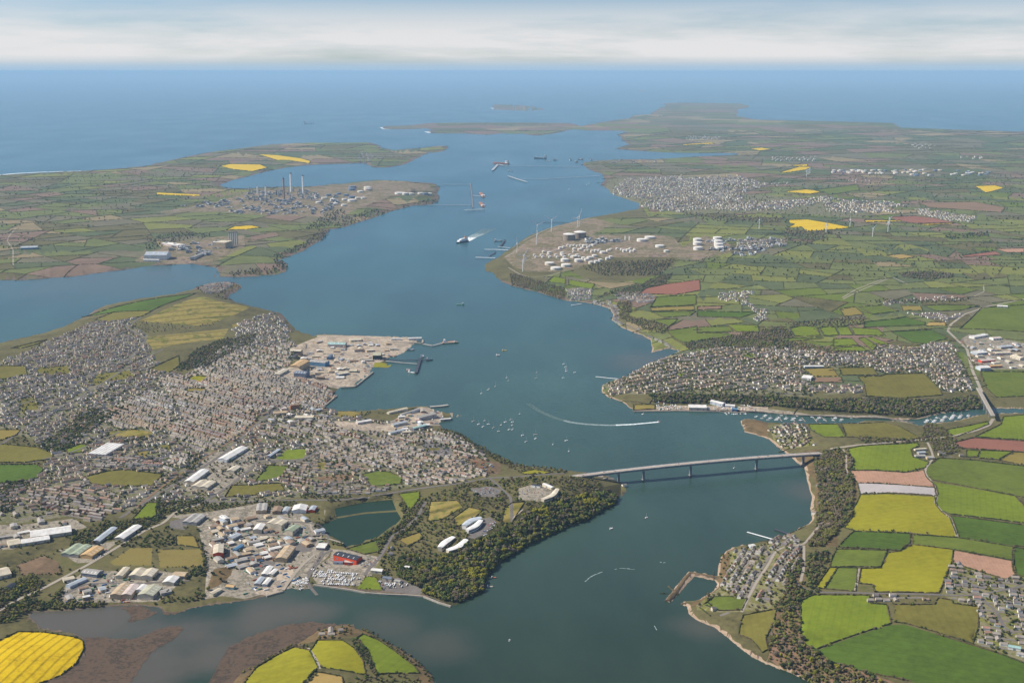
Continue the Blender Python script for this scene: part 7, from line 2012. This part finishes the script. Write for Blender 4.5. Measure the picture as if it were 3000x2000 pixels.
def ship(label, f, p, L, B, D, head, hullm, deckm, house=WHITE, aft=True, name='ship', extra=None, cat='ship'):
    x, y = Wz(f, p)
    t = thing(name, label, cat, (x, y, 0), R(head))
    hull_mesh('hull', L, B, D, hullm, deckm).build('hull', t)
    mb = MB(); hx = -L * .36 if aft else L * .22
    mb.box((hx, 0, D * .6), (L * .14, B * .8, D * 1.1), house); mb.box((hx + L * .01, 0, D * 1.7), (L * .08, B * .95, D * .35), house); mb.build('superstructure', t)
    mb = MB(); mb.box((hx - L * .07, 0, D * .6), (L * .04, B * .25, D * 1.7), ORG if hullm is not NAVY else REDH); mb.build('funnel', t)
    mb = MB(); mb.cyl((L * .3, 0, D * .6), L * .006 + .2, .2, D * 1.5, STEEL, 8); mb.cyl((hx, 0, D * 2), L * .005 + .15, .15, D * .8, STEEL, 8); mb.build('mast', t)
    if extra:
        extra(t, L, B, D)
    return t
def ferry_x(t, L, B, D):
    mb = MB(); mb.box((-L * .05, 0, D * .6), (L * .74, B * .92, D * .75), WHITE); mb.box((-L * .1, 0, D * 1.35), (L * .5, B * .8, D * .45), WHITE); mb.build('deckhouse', t)
    mb = MB(); mb.box((-L * .28, 0, D * 1.8), (L * .08, B * .35, D * .9), ORG); mb.build('funnel', t)
ship("white car ferry with orange funnel steaming towards us ahead of a fading wake", 'N', (832, 728), 150, 24, 15, -122, NAVY, WHITE, extra=ferry_x, name='ferry', cat='ferry')
def tank_x(t, L, B, D):
    mb = MB()
    for k in range(3):
        mb.box((-L * .12 + L * .19 * k, 0, D * .62), (L * .03, B * .7, D * .3), ORG)
    mb.bar((-L * .25, 0, D * .8), (L * .42, 0, D * .9), 2.5, 1.5, RUST); mb.build('deck_piping', t)
ship("big rust-red tanker moored along the refinery jetty, its farther half", 'N', (968, 402), 480, 36, 8, 96, REDH, ORG, extra=tank_x, name='tanker', cat='tanker')
ship("orange-decked tanker moored along the refinery jetty, nearest berth", 'N', (967, 470), 400, 34, 8, 96, REDH, ORG, extra=tank_x, name='tanker', cat='tanker')
ship("small red coaster at the far gas berth", 'N', (1100, 188), 260, 45, 22, 150, REDH, ORG, extra=tank_x, name='tanker', cat='tanker')
ship("dark ship anchored in the far waterway", 'N', (1372, 152), 190, 34, 26, 170, NAVY, STEEL)
ship("tiny pale boat crossing below the far gas berth", 'N', (1167, 238), 70, 14, 9, 0, WHITE, WHITE, name='boat', cat='boat')
ship("bright ship far out on the open sea", 'T', (2125, 852), 230, 40, 30, 10, WHITE, WHITE)
ship("green-hulled workboat anchored alone in mid river", 'B', (1875, 292), 46, 12, 6, 175, GRN, GRN, name='workboat', cat='boat')
ship("dark tug lying above the headland jetties", 'N', (1080, 722), 60, 16, 9, 10, NAVY, STEEL, name='tug', cat='tug')
ship("red and grey dredger moored at the curving dockyard pier", 'B', (1780, 638), 70, 16, 8, 12, REDH, ORG, aft=True, name='dredger', cat='ship')
ship("dark green tug at the tip of the curving dockyard pier", 'B', (1840, 640), 26, 9, 5, 20, GRN, GRN, name='tug', cat='tug')
ship("black tug at the end of the long dark jetty", 'B', (1595, 800), 30, 10, 6, 5, NAVY, NAVY, name='tug', cat='tug')
ship("grey workboat beside the long dark jetty's end", 'B', (1530, 770), 34, 10, 6, 80, NAVY, STEEL, name='workboat', cat='boat')
ship("white-decked pilot vessel below the berthing jetty", 'B', (1430, 915), 38, 9, 5, -35, STEEL, WHITE, name='pilot_boat', cat='boat')
ship("red pilot vessel beside the berthing jetty", 'B', (1402, 893), 30, 8, 5, 70, REDH, ORG, name='pilot_boat', cat='boat')
ship("dark workboat tied at the dock mouth", 'B', (1420, 708), 36, 10, 6, 5, NAVY, STEEL, name='workboat', cat='boat')
ship("orange coaster lying in the dockyard berth by the boat hall", 'B', (1250, 765), 40, 9, 6, -10, STEEL, ORG, name='coaster', cat='ship')
ship("yellow-decked barge anchored in the bay", 'B', (2282, 712), 22, 8, 3, 10, YEL, YEL, name='barge', cat='barge')
ship("pale workboat near the yellow barge", 'B', (2225, 755), 20, 6, 4, 30, STEEL, WHITE, name='workboat', cat='boat')
ship("houseboat-like barge close under the steep wood, lower one", 'J', (2150, 528), 17, 7, 2.5, 0, STEEL, LANE, name='barge', cat='barge')
ship("dark moored barge close under the steep wood, upper one", 'J', (2185, 445), 14, 5, 2.5, 5, NAVY, RUST, name='barge', cat='barge')
ship("white launch heading along the bottom of the picture", 'J', (2328, 1020), 9, 3.2, 2, 80, WHITE, WHITE, name='motor_boat', cat='boat')
ship("white launch under way below the bridge", 'G', (912, 1248), 11, 3.6, 2.4, 40, WHITE, WHITE, name='motor_boat', cat='boat')
ship("fast boat at the head of the long curved wake", 'G', (1352, 267), 12, 4, 2.4, 18, WHITE, REDH, name='speedboat', cat='boat')
ship("black workboat on the seaplane slip", 'F', (1750, 245), 40, 10, 6, 5, NAVY, STEEL, name='workboat', cat='boat')

# small craft
hulls = []
for k, (L, B, m, dk) in enumerate(((9, 3, WHITE, WHITE), (11, 3.4, WHITE, LANE), (8, 2.8, NAVY, WHITE), (10, 3.2, WHITE, WHITE), (7, 2.6, GRN, WHITE), (8.5, 2.9, REDH, WHITE))):
    a = hull_mesh('hull', L, B, 1.7, m, dk)
    c_ = MB(); c_.box((-L * .05, 0, .9), (L * .36, B * .6, .9), WHITE); c_.box((-L * .02, 0, 1.2), (L * .2, B * .64, .35), GLASS)
    s_ = MB(); s_.cyl((L * .06, 0, .9), .14, .07, L * 1.25, WHITE, 6); s_.bar((L * .06, 0, 2.2), (-L * .34, 0, 2.2), .3, .3, NAVY)
    hulls.append((a.mesh('hull'), c_.mesh('cabin'), s_.mesh('mast')))
HCOL = ('white', 'white', 'dark blue', 'white', 'green', 'red')
def boat(x, y, z, rz, k, label, group, mast=True, name='boat', s=1.0):
    t = thing('sailing_boat' if mast else 'motor_boat', label, 'boat', (x, y, z), rz, group)
    t.scale = (s, s, s)
    obj('hull', hulls[k][0], (), t); obj('cabin', hulls[k][1], (), t)
    if mast:
        obj('mast', hulls[k][2], (), t)
NB = 0
rb = random.Random(21)
MOOR = [('G', p) for p in ((70, 197), (5, 338), (97, 392), (130, 450), (216, 385), (215, 422), (376, 477), (500, 440), (521, 540), (1203, 197), (1235, 1148), (2040, 692), (5, 270))] + \
       [('F', p) for p in ((1998, 262), (2045, 290), (2085, 312), (2135, 290), (2182, 322), (2230, 356), (2252, 298), (2290, 270), (2325, 340), (2100, 260), (2340, 250), (2352, 300))] + \
       [('C', p) for p in ((475, 835), (495, 862), (497, 882), (500, 900), (577, 912), (227, 915), (224, 965), (-50, 960), (470, 962))] + [('B', p) for p in ((2130, 1075), (2140, 1065), (2070, 1105), (2200, 1040), (2320, 990))] + [('N', (1568, 364)), ('N', (1690, 335)), ('N', (1705, 325))]
MOORED = sorted(MOOR, key=lambda q: fx_(*q)[0])
for j, (f, p) in enumerate(MOORED):
    x, y = Wz(f, p); k = rb.randrange(6); u, v = fx_(f, p)
    far = v < 700
    w_ = "off the left bank" if u < 1200 else "in mid river" if u < 1300 else "off the opposite bank"
    boat(x, y, .1, rb.uniform(.2, 1.2), k, "%s-hulled yacht riding at a mooring %s" % (HCOL[k], w_), 'yachts at moorings', True, s=1.25 if not far else 2.2)
def boats_in(area, n, z, label, group, seed, rowang, rowsp, sp, mast=.5, s=1.0):
    poly = G0(pts(area)) if z is None else pts(area)
    X, Y = P(poly[:, 0], poly[:, 1]); pw = np.column_stack([X, Y]); c = pw.mean(0); a = R(rowang); ca, sa = math.cos(a), math.sin(a)
    loc = (pw - c) @ np.array([[ca, -sa], [sa, ca]]); r = random.Random(seed); out = []
    yy = loc[:, 1].min() + 2
    while yy < loc[:, 1].max():
        xx = loc[:, 0].min()
        while xx < loc[:, 0].max():
            if r.random() < .88: out.append((xx, yy + r.uniform(-.8, .8)))
            xx += sp * r.uniform(.9, 1.25)
        yy += rowsp
    w_ = np.array(out) @ np.array([[ca, sa], [-sa, ca]]) + c
    w_ = w_[pip(w_[:, 0], w_[:, 1], pw)]; r.shuffle(l := list(w_))
    for x, y in l[:n]:
        k = r.choice((0, 1, 3, 0, 1, 3, 2, 4, 5)); m = r.random() < mast
        boat(x, y, (gz(x, y) + 1.3) if z is None else .15, a + math.pi / 2 + r.uniform(-.12, .12), k, "%s-hulled %s %s" % (HCOL[k], 'yacht' if m else 'motor boat', label), group, m, s=s)
boats_in("J 510,400 960,440 900,540 540,490", 62, None, "laid up in the boat park by the near shore", 'boats laid up ashore', 1, -8, 12, 4.6, .55)
boats_in("J 350,480 470,430 490,490 400,560 330,540", 20, None, "laid up at the near slipway", 'boats laid up ashore', 2, 50, 11, 4.6, .5)
boats_in("J 480,360 960,410 960,435 520,395", 26, None, "laid up behind the boat park", 'boats laid up ashore', 3, -8, 11, 4.8, .3)
boats_in("J 1115,480 1320,490 1440,525 1200,520", 16, None, "parked by the beach club", 'boats laid up ashore', 4, -10, 9, 4.5, .3)
boats_in("G 1340,100 1610,95 1610,158 1340,160", 26, None, "ashore on the opposite waterfront", 'boats ashore on the opposite bank', 5, 5, 15, 6, .6, 1.15)
boats_in("G 1850,110 2200,120 2200,160 1850,160", 26, None, "ashore right of the white boatyard shed", 'boats ashore on the opposite bank', 6, 5, 15, 6, .6, 1.15)
boats_in("G 1960,185 2170,190 2170,205 1960,205", 10, 0, "at the opposite waterfront pontoon", 'boats at pontoons', 7, 5, 14, 6, .6, 1.15)
boats_in("G 2230,200 2352,205 H 820,235 820,262 100,262 0,262 G 2230,225", 46, 0, "berthed in the lower marina", 'boats at pontoons', 8, 60, 26, 5.0, .7, 1.2)
boats_in("H 1420,262 1560,228 1740,200 1850,205 1840,222 1600,262 1420,290", 52, 0, "berthed in the upper marina", 'boats at pontoons', 9, 60, 24, 5.0, .7, 1.2)
for lab, s in (("lower marina", "H 90,232 130,262 L 0,0"), ("upper marina", "H 1450,255 1500,290 L 0,0")):
    pass
for j, (x0, y0, x1, y1) in enumerate(((95, 225, 130, 264), (215, 228, 250, 266), (310, 228, 345, 268), (415, 228, 450, 268), (500, 230, 540, 266), (580, 230, 615, 262), (1490, 240, 1530, 276), (1570, 230, 1610, 264), (1640, 220, 1690, 250), (1720, 208, 1770, 236))):
    (a, b), (c, d) = Wz('H', (x0, y0)), Wz('H', (x1, y1))
    t = thing('pontoon', "pale floating pontoon, %s of the %s marina" % (("first", "second", "third", "fourth", "fifth", "sixth")[j if j < 6 else j - 6], "lower" if j < 6 else "upper"), 'pontoon', (a, b, 0), 0, 'marina pontoons')
    mb = MB(); mb.bar((0, 0, .3), (c - a, d - b, .3), 2.6, .8, LANE); mb.build('deck', t)
    mb = MB()
    for q in range(4): mb.cyl(((c - a) * q / 3, (d - b) * q / 3 + 1.6, -1), .3, .3, 4.5, DARKM, 6)
    mb.build('piles', t)

# wakes and surf: foam lying on the water
def foam(name, s, w0, w1, seed, frag=.0, z=.25):
    q = np.column_stack(P(*pts(s).T)); r = random.Random(seed); ln = []
    for a, b in zip(q[:-1], q[1:]):
        k = max(2, int(np.hypot(*(b - a)) / 7)); ln += [a + (b - a) * j / k for j in range(k)]
    ln.append(q[-1]); ln = np.array(ln)
    for _ in range(8):
        ln[1:-1] = (ln[:-2] + 2 * ln[1:-1] + ln[2:]) / 4
    tt = np.gradient(ln, axis=0); tt /= np.hypot(tt[:, 0], tt[:, 1])[:, None] + 1e-9; nr = np.column_stack([-tt[:, 1], tt[:, 0]])
    mb = MB(); n = len(ln)
    OLD = mat_plain('thinning_foam', (.13, .18, .165), .5, .4, var=.4, scale=.1); MIDF = mat_plain('settling_foam', (.30, .36, .35), .5, .4, var=.4, scale=.1)
    lanes = (-1, -.45, .1, .6, 1) if frag > .75 else (-.5, .5)
    for li, o in enumerate(lanes):
        vs = []; fs = []; ms = []
        for i in range(n):
            f = i / max(1, n - 1); w = w0 + (w1 - w0) * f
            oo = o * w * .8; ww = max(.3, w * (.24 if len(lanes) > 2 else .5) * r.uniform(.6, 1.15))
            if frag > .75: ww *= .25 + .9 * f
            p = ln[i] + nr[i] * (oo + r.uniform(-.08, .08) * w)
            vs += [(*(p - nr[i] * ww), z + li * .004), (*(p + nr[i] * ww), z + li * .004)]
        b = len(mb.v); mb.v.extend(vs)
        for i in range(n - 1):
            f = i / n
            if frag <= .75 and r.random() < frag * .5: continue
            mb.f.append([b + 2 * i, b + 2 * i + 2, b + 2 * i + 3, b + 2 * i + 1])
            mb.m.append(mb.slot(MIDF if name == 'tide_line' else FOAM if (frag <= .75 or f > .72) else MIDF if f > .42 else OLD))
    return mb.build(name, kind='structure')
foam('boat_wake', "G 150,100 250,170 400,235 550,275 700,292 900,300 1100,292 1352,268", 11, 4.5, 1, .8)
foam('boat_wake', "N 1020,635 960,668 900,695 860,720", 60, 26, 2, .85)
foam('tide_line', "K 670,480 730,425 830,390", 1.6, 1.2, 3, .5)
foam('tide_line', "K 940,365 1010,350 1130,370", 1.8, 1.5, 4, .7)
foam('tide_line', "K 1360,300 1395,310 1410,305", 2.5, 3, 5, .5)
foam('tide_line', "K 1300,870 1330,925", 1, .8, 6, .6)
foam('surf', "M -300,276 0,266 100,256 300,245 500,240 720,232", 50, 24, 7, .1)
foam('surf', "M 1400,120 1450,112", 30, 20, 8, .3)
foam('surf', "U 275,878 300,890 325,892", 50, 50, 9, .2); foam('surf', "U 585,908 610,916", 60, 50, 10, .2); foam('surf', "U 1035,745 1060,752", 80, 60, 11, .3)

# ---------------------------------------------------------------- vehicles
CARC = [('white', (.75, .75, .74)), ('silver', (.45, .46, .47)), ('black', (.03, .03, .035)), ('blue', (.06, .13, .32)), ('red', (.45, .04, .035)), ('grey', (.18, .185, .19))]
cars = []
TYRE = mat_plain('tyre_rubber', (.02, .02, .02))
for nm, c in CARC:
    m = mat_plain('car_paint_' + nm, c, .3, .5, var=.05)
    b = MB(); b.box((0, 0, .3), (4.3, 1.8, .65), m); b.box((-.2, 0, .95), (2.4, 1.6, .55), m, 0, .82)
    g = MB(); g.box((-.2, 0, 1.0), (2.46, 1.45, .36), GLASS, 0, .86); g.box((-.2, 0, 1.0), (2.0, 1.66, .34), GLASS, 0, .86)
    w = MB()
    for sx in (-1.3, 1.3):
        for sy in (-.85, .85):
            w.box((sx, sy, 0), (.62, .2, .62), TYRE)
    cars.append((nm, b.mesh('body'), g.mesh('window'), w.mesh('wheel')))
def car(x, y, z, rz, k, label, group, name='parked_car', s=1.0):
    t = thing(name, label, 'car', (x, y, z), rz, group); t.scale = (s, s, s)
    obj('body', cars[k][1], (), t); obj('window', cars[k][2], (), t); obj('wheels', cars[k][3], (), t)
rc = random.Random(33); NC = 0
def park(area, n, ang, label, seed):
    poly = G0(pts(area)); X, Y = P(poly[:, 0], poly[:, 1]); pw = np.column_stack([X, Y]); c = pw.mean(0); a = R(ang); ca, sa = math.cos(a), math.sin(a)
    loc = (pw - c) @ np.array([[ca, -sa], [sa, ca]]); r = random.Random(seed); out = []
    yy = loc[:, 1].min() + 3; row = 0
    while yy < loc[:, 1].max():
        xx = loc[:, 0].min()
        while xx < loc[:, 0].max():
            if r.random() < .8: out.append((xx, yy))
            xx += 2.7
        yy += 5.5 if row % 2 else 11.0; row += 1
    w_ = np.array(out) @ np.array([[ca, sa], [-sa, ca]]) + c
    w_ = [tuple(p) for p in w_[pip(w_[:, 0], w_[:, 1], pw)] if not in_shed(p[0], p[1], 1)]; r.shuffle(w_)
    for x, y in w_[:n]:
        k = r.choice((0, 0, 1, 1, 2, 3, 4, 5))
        car(x, y, gz(x, y) + .15, a + math.pi / 2, k, "%s car parked in %s" % (cars[k][0], label), 'cars parked in ' + label)
park("E 2140,640 2250,560 2352,500 2352,620 2200,680", 60, 36, "the store's car park", 1)
park("F 2050,1320 2180,1160 2210,1200 2110,1310", 40, 55, "the crescent halls' car park", 2)
park("F 1980,890 2140,870 2220,900 2180,940 2060,935", 34, -20, "the dark fenced compound", 3)
park("G 90,890 180,870 290,920 330,960 200,990 80,970", 22, -10, "the headland school's car park", 4)
park("J 1130,470 1300,450 1440,520 1180,540", 16, 0, "the beach club's car park", 5)
park("J 960,270 1130,260 1030,360 960,330", 26, 40, "the red shed's yard", 6)
park("I 800,230 950,190 1050,180 880,280", 22, 40, "the tan works' forecourt", 7)
park("I 1100,640 1260,600 1240,660 1100,680", 20, 10, "the shoreline sheds' forecourt", 8)
park("F 1560,470 1690,470 1780,530 1800,560 1600,570", 26, -36, "the dark tarmac court in the estate", 9)
for j, (s_, sd_, k) in enumerate(((-360, -1, 2), (-290, 1, 5), (-255, -1, 3), (-90, -1, 0), (-40, 1, 4), (60, -1, 5), (150, 1, 0), (235, -1, 4), (270, 1, 2), (318, -1, 4), (420, 1, 1))):
    c = BO + BD * s_ + BN * (3.2 * sd_)
    car(c.x, c.y, deck_z(s_) + .14, math.atan2(BD.y, BD.x) + (0 if sd_ < 0 else math.pi), k,
        "%s car crossing the bridge, %s counted from its left end" % (cars[k][0], ("first", "second", "third", "fourth", "fifth", "sixth", "seventh", "eighth", "ninth", "tenth", "eleventh")[j]), 'cars crossing the bridge', 'car')
# yard clutter: containers, trailers, stacks
CONTC = [('blue', (.06, .16, .33)), ('rust-red', (.32, .09, .05)), ('white', (.7, .7, .68)), ('green', (.08, .20, .13)), ('grey', (.3, .3, .3))]
cont = []
for nm, c in CONTC:
    b = MB(); m = mat_plain('container_' + nm, c, .55); b.box((0, 0, 0), (12.2, 2.5, 2.6), m)
    for q in range(12): b.box((-5.6 + q, -1.28, .1), (.35, .12, 2.4), m); b.box((-5.6 + q, 1.28, .1), (.35, .12, 2.4), m)
    b.box((6.12, 0, .15), (.08, 2.2, 2.3), STEEL)
    cont.append((nm, b.mesh('shipping_container')))
def clutter(area, n, place, seed, ang):
    q = far_enough(scatter(area, n * 3, seed), 9); r = random.Random(seed); c = 0
    cv_ = cover_at(q[:, 0], q[:, 1])
    for (x, y), w_ in zip(q, cv_):
        if c >= n or w_ == -9 or (w_ >= 0 and ZP[w_][0] is not None) or in_shed(x, y, 4) or near_road(x, y, 9): continue
        k = r.randrange(5)
        o = obj('shipping_container', cont[k][1]); o.location = (x, y, gz(x, y)); o.rotation_euler = (0, 0, R(ang) + r.choice((0, math.pi / 2)) + r.uniform(-.1, .1))
        tag(o, "%s steel container standing in %s" % (cont[k][0], place), 'container', 'containers in ' + place); c += 1
clutter("F 20,1150 480,1180 600,1300 J 620,120 300,200 100,400 0,420 I 2352,420 1960,300 1950,60 E 1950,1150", 95, "the pale concrete yard", 41, 36)
clutter("J -60,300 330,320 470,440 200,560 -100,600", 26, "the reddish quay yard", 42, 40)
clutter("I 560,480 1000,400 1400,520 1480,640 600,670", 30, "the lots among the shoreline sheds", 43, 30)
clutter("B 420,720 900,700 1200,760 1040,900 800,960 500,980", 90, "the dockyard", 44, 10)
clutter("F 1240,240 1700,140 1700,300 1300,390", 24, "the old seaplane base", 45, 15)
clutter("G 1300,100 2300,120 2300,170 1300,165", 22, "the opposite boatyard", 46, 5)
clutter("D 1880,620 2352,640 2352,860 1920,870", 26, "the far trading estate", 47, 10)
clutter("F 2000,620 2230,660 2220,740 2100,730", 10, "the sandy building site", 48, -30)
# small sheds filling the business parks
rs = random.Random(77)
def small_sheds(area, n, place, seed, ang, wmin=10, wmax=20):
    q = far_enough(scatter(area, n * 8, seed), 21); cv_ = cover_at(q[:, 0], q[:, 1]); c = 0
    for (x, y), w_ in zip(q, cv_):
        if c >= n or w_ == -9 or (w_ >= 0 and ZP[w_][0] is not None) or in_shed(x, y, 13) or near_road(x, y, 15): continue
        L = rs.uniform(14, 34); w = rs.uniform(wmin, wmax); a = R(ang + rs.choice((0, 90)) + rs.uniform(-4, 4)); rf = rs.choice(('white', 'cream', 'grey', 'grey', 'bluegrey', 'brown', 'tan'))
        shed('industrial_unit', "small %s-roofed unit in %s" % (rf.replace('bluegrey', 'blue-grey'), place), 'shed', (x - math.cos(a) * L / 2, y - math.sin(a) * L / 2), (x + math.cos(a) * L / 2, y + math.sin(a) * L / 2), w, rs.uniform(4, 7), rf, rs.choice(('cream', 'grey', 'white', 'brown')), 1, group='small units in ' + place, doors=1, uv=False)
        c += 1
small_sheds("F 20,1140 480,1170 640,1290 J 640,100 300,180 60,300 I 2352,400 1960,300 1960,80 E 1960,1160", 52, "the pale concrete yard", 51, 36)
small_sheds("I 560,470 1000,400 1700,440 1480,640 600,670", 12, "the shoreline business park", 52, 34)
small_sheds("B 420,720 900,640 1300,650 1250,740 1040,880 800,960 500,980", 40, "the dockyard", 53, 10, 12, 26)
small_sheds("D 1800,580 2352,620 2352,880 1920,880", 22, "the far trading estate", 54, 12, 14, 26)
small_sheds("I -100,-60 300,-60 700,-60 400,150 0,180", 8, "the factory site at the left edge", 55, 30)
small_sheds("F 1240,200 1700,140 1700,330 1300,390", 10, "the old seaplane base", 56, 15)
small_sheds("F 0,150 560,140 720,220 600,300 0,310", 16, "the town centre", 57, -36, 12, 22)
# ---------------------------------------------------------------- tell same-labelled neighbours apart by their order in the view
_by = {}
for o in scene.objects:
    if o.parent is None and o.get('label'):
        _by.setdefault(o['label'], []).append(o)
_num = ('two', 'three', 'four', 'five', 'six', 'seven', 'eight', 'nine', 'ten', 'eleven', 'twelve')
for lab, os_ in _by.items():
    if 2 <= len(os_) <= 12 and len(lab.split()) <= 12:
        def _u(o):
            if o.type == 'EMPTY' or o.location.length > 1:
                return float(UV0(o.location.x, o.location.y)[0])
            c = np.mean([v.co[:] for v in o.data.vertices], 0)
            return float(UV0(c[0], c[1])[0])
        os_.sort(key=_u); n = len(os_)
        for i, o in enumerate(os_):
            r_ = 'leftmost' if i == 0 else 'rightmost' if i == n - 1 else ('second', 'third', 'fourth', 'fifth', 'sixth', 'seventh', 'eighth', 'ninth', 'tenth', 'eleventh')[i - 1] + ' from left'
            o['label'] = "%s, %s of %s" % (lab, r_, _num[n - 2]) if len(lab.split()) <= 10 or i in (0, n - 1) else "%s, %s" % (lab, r_)
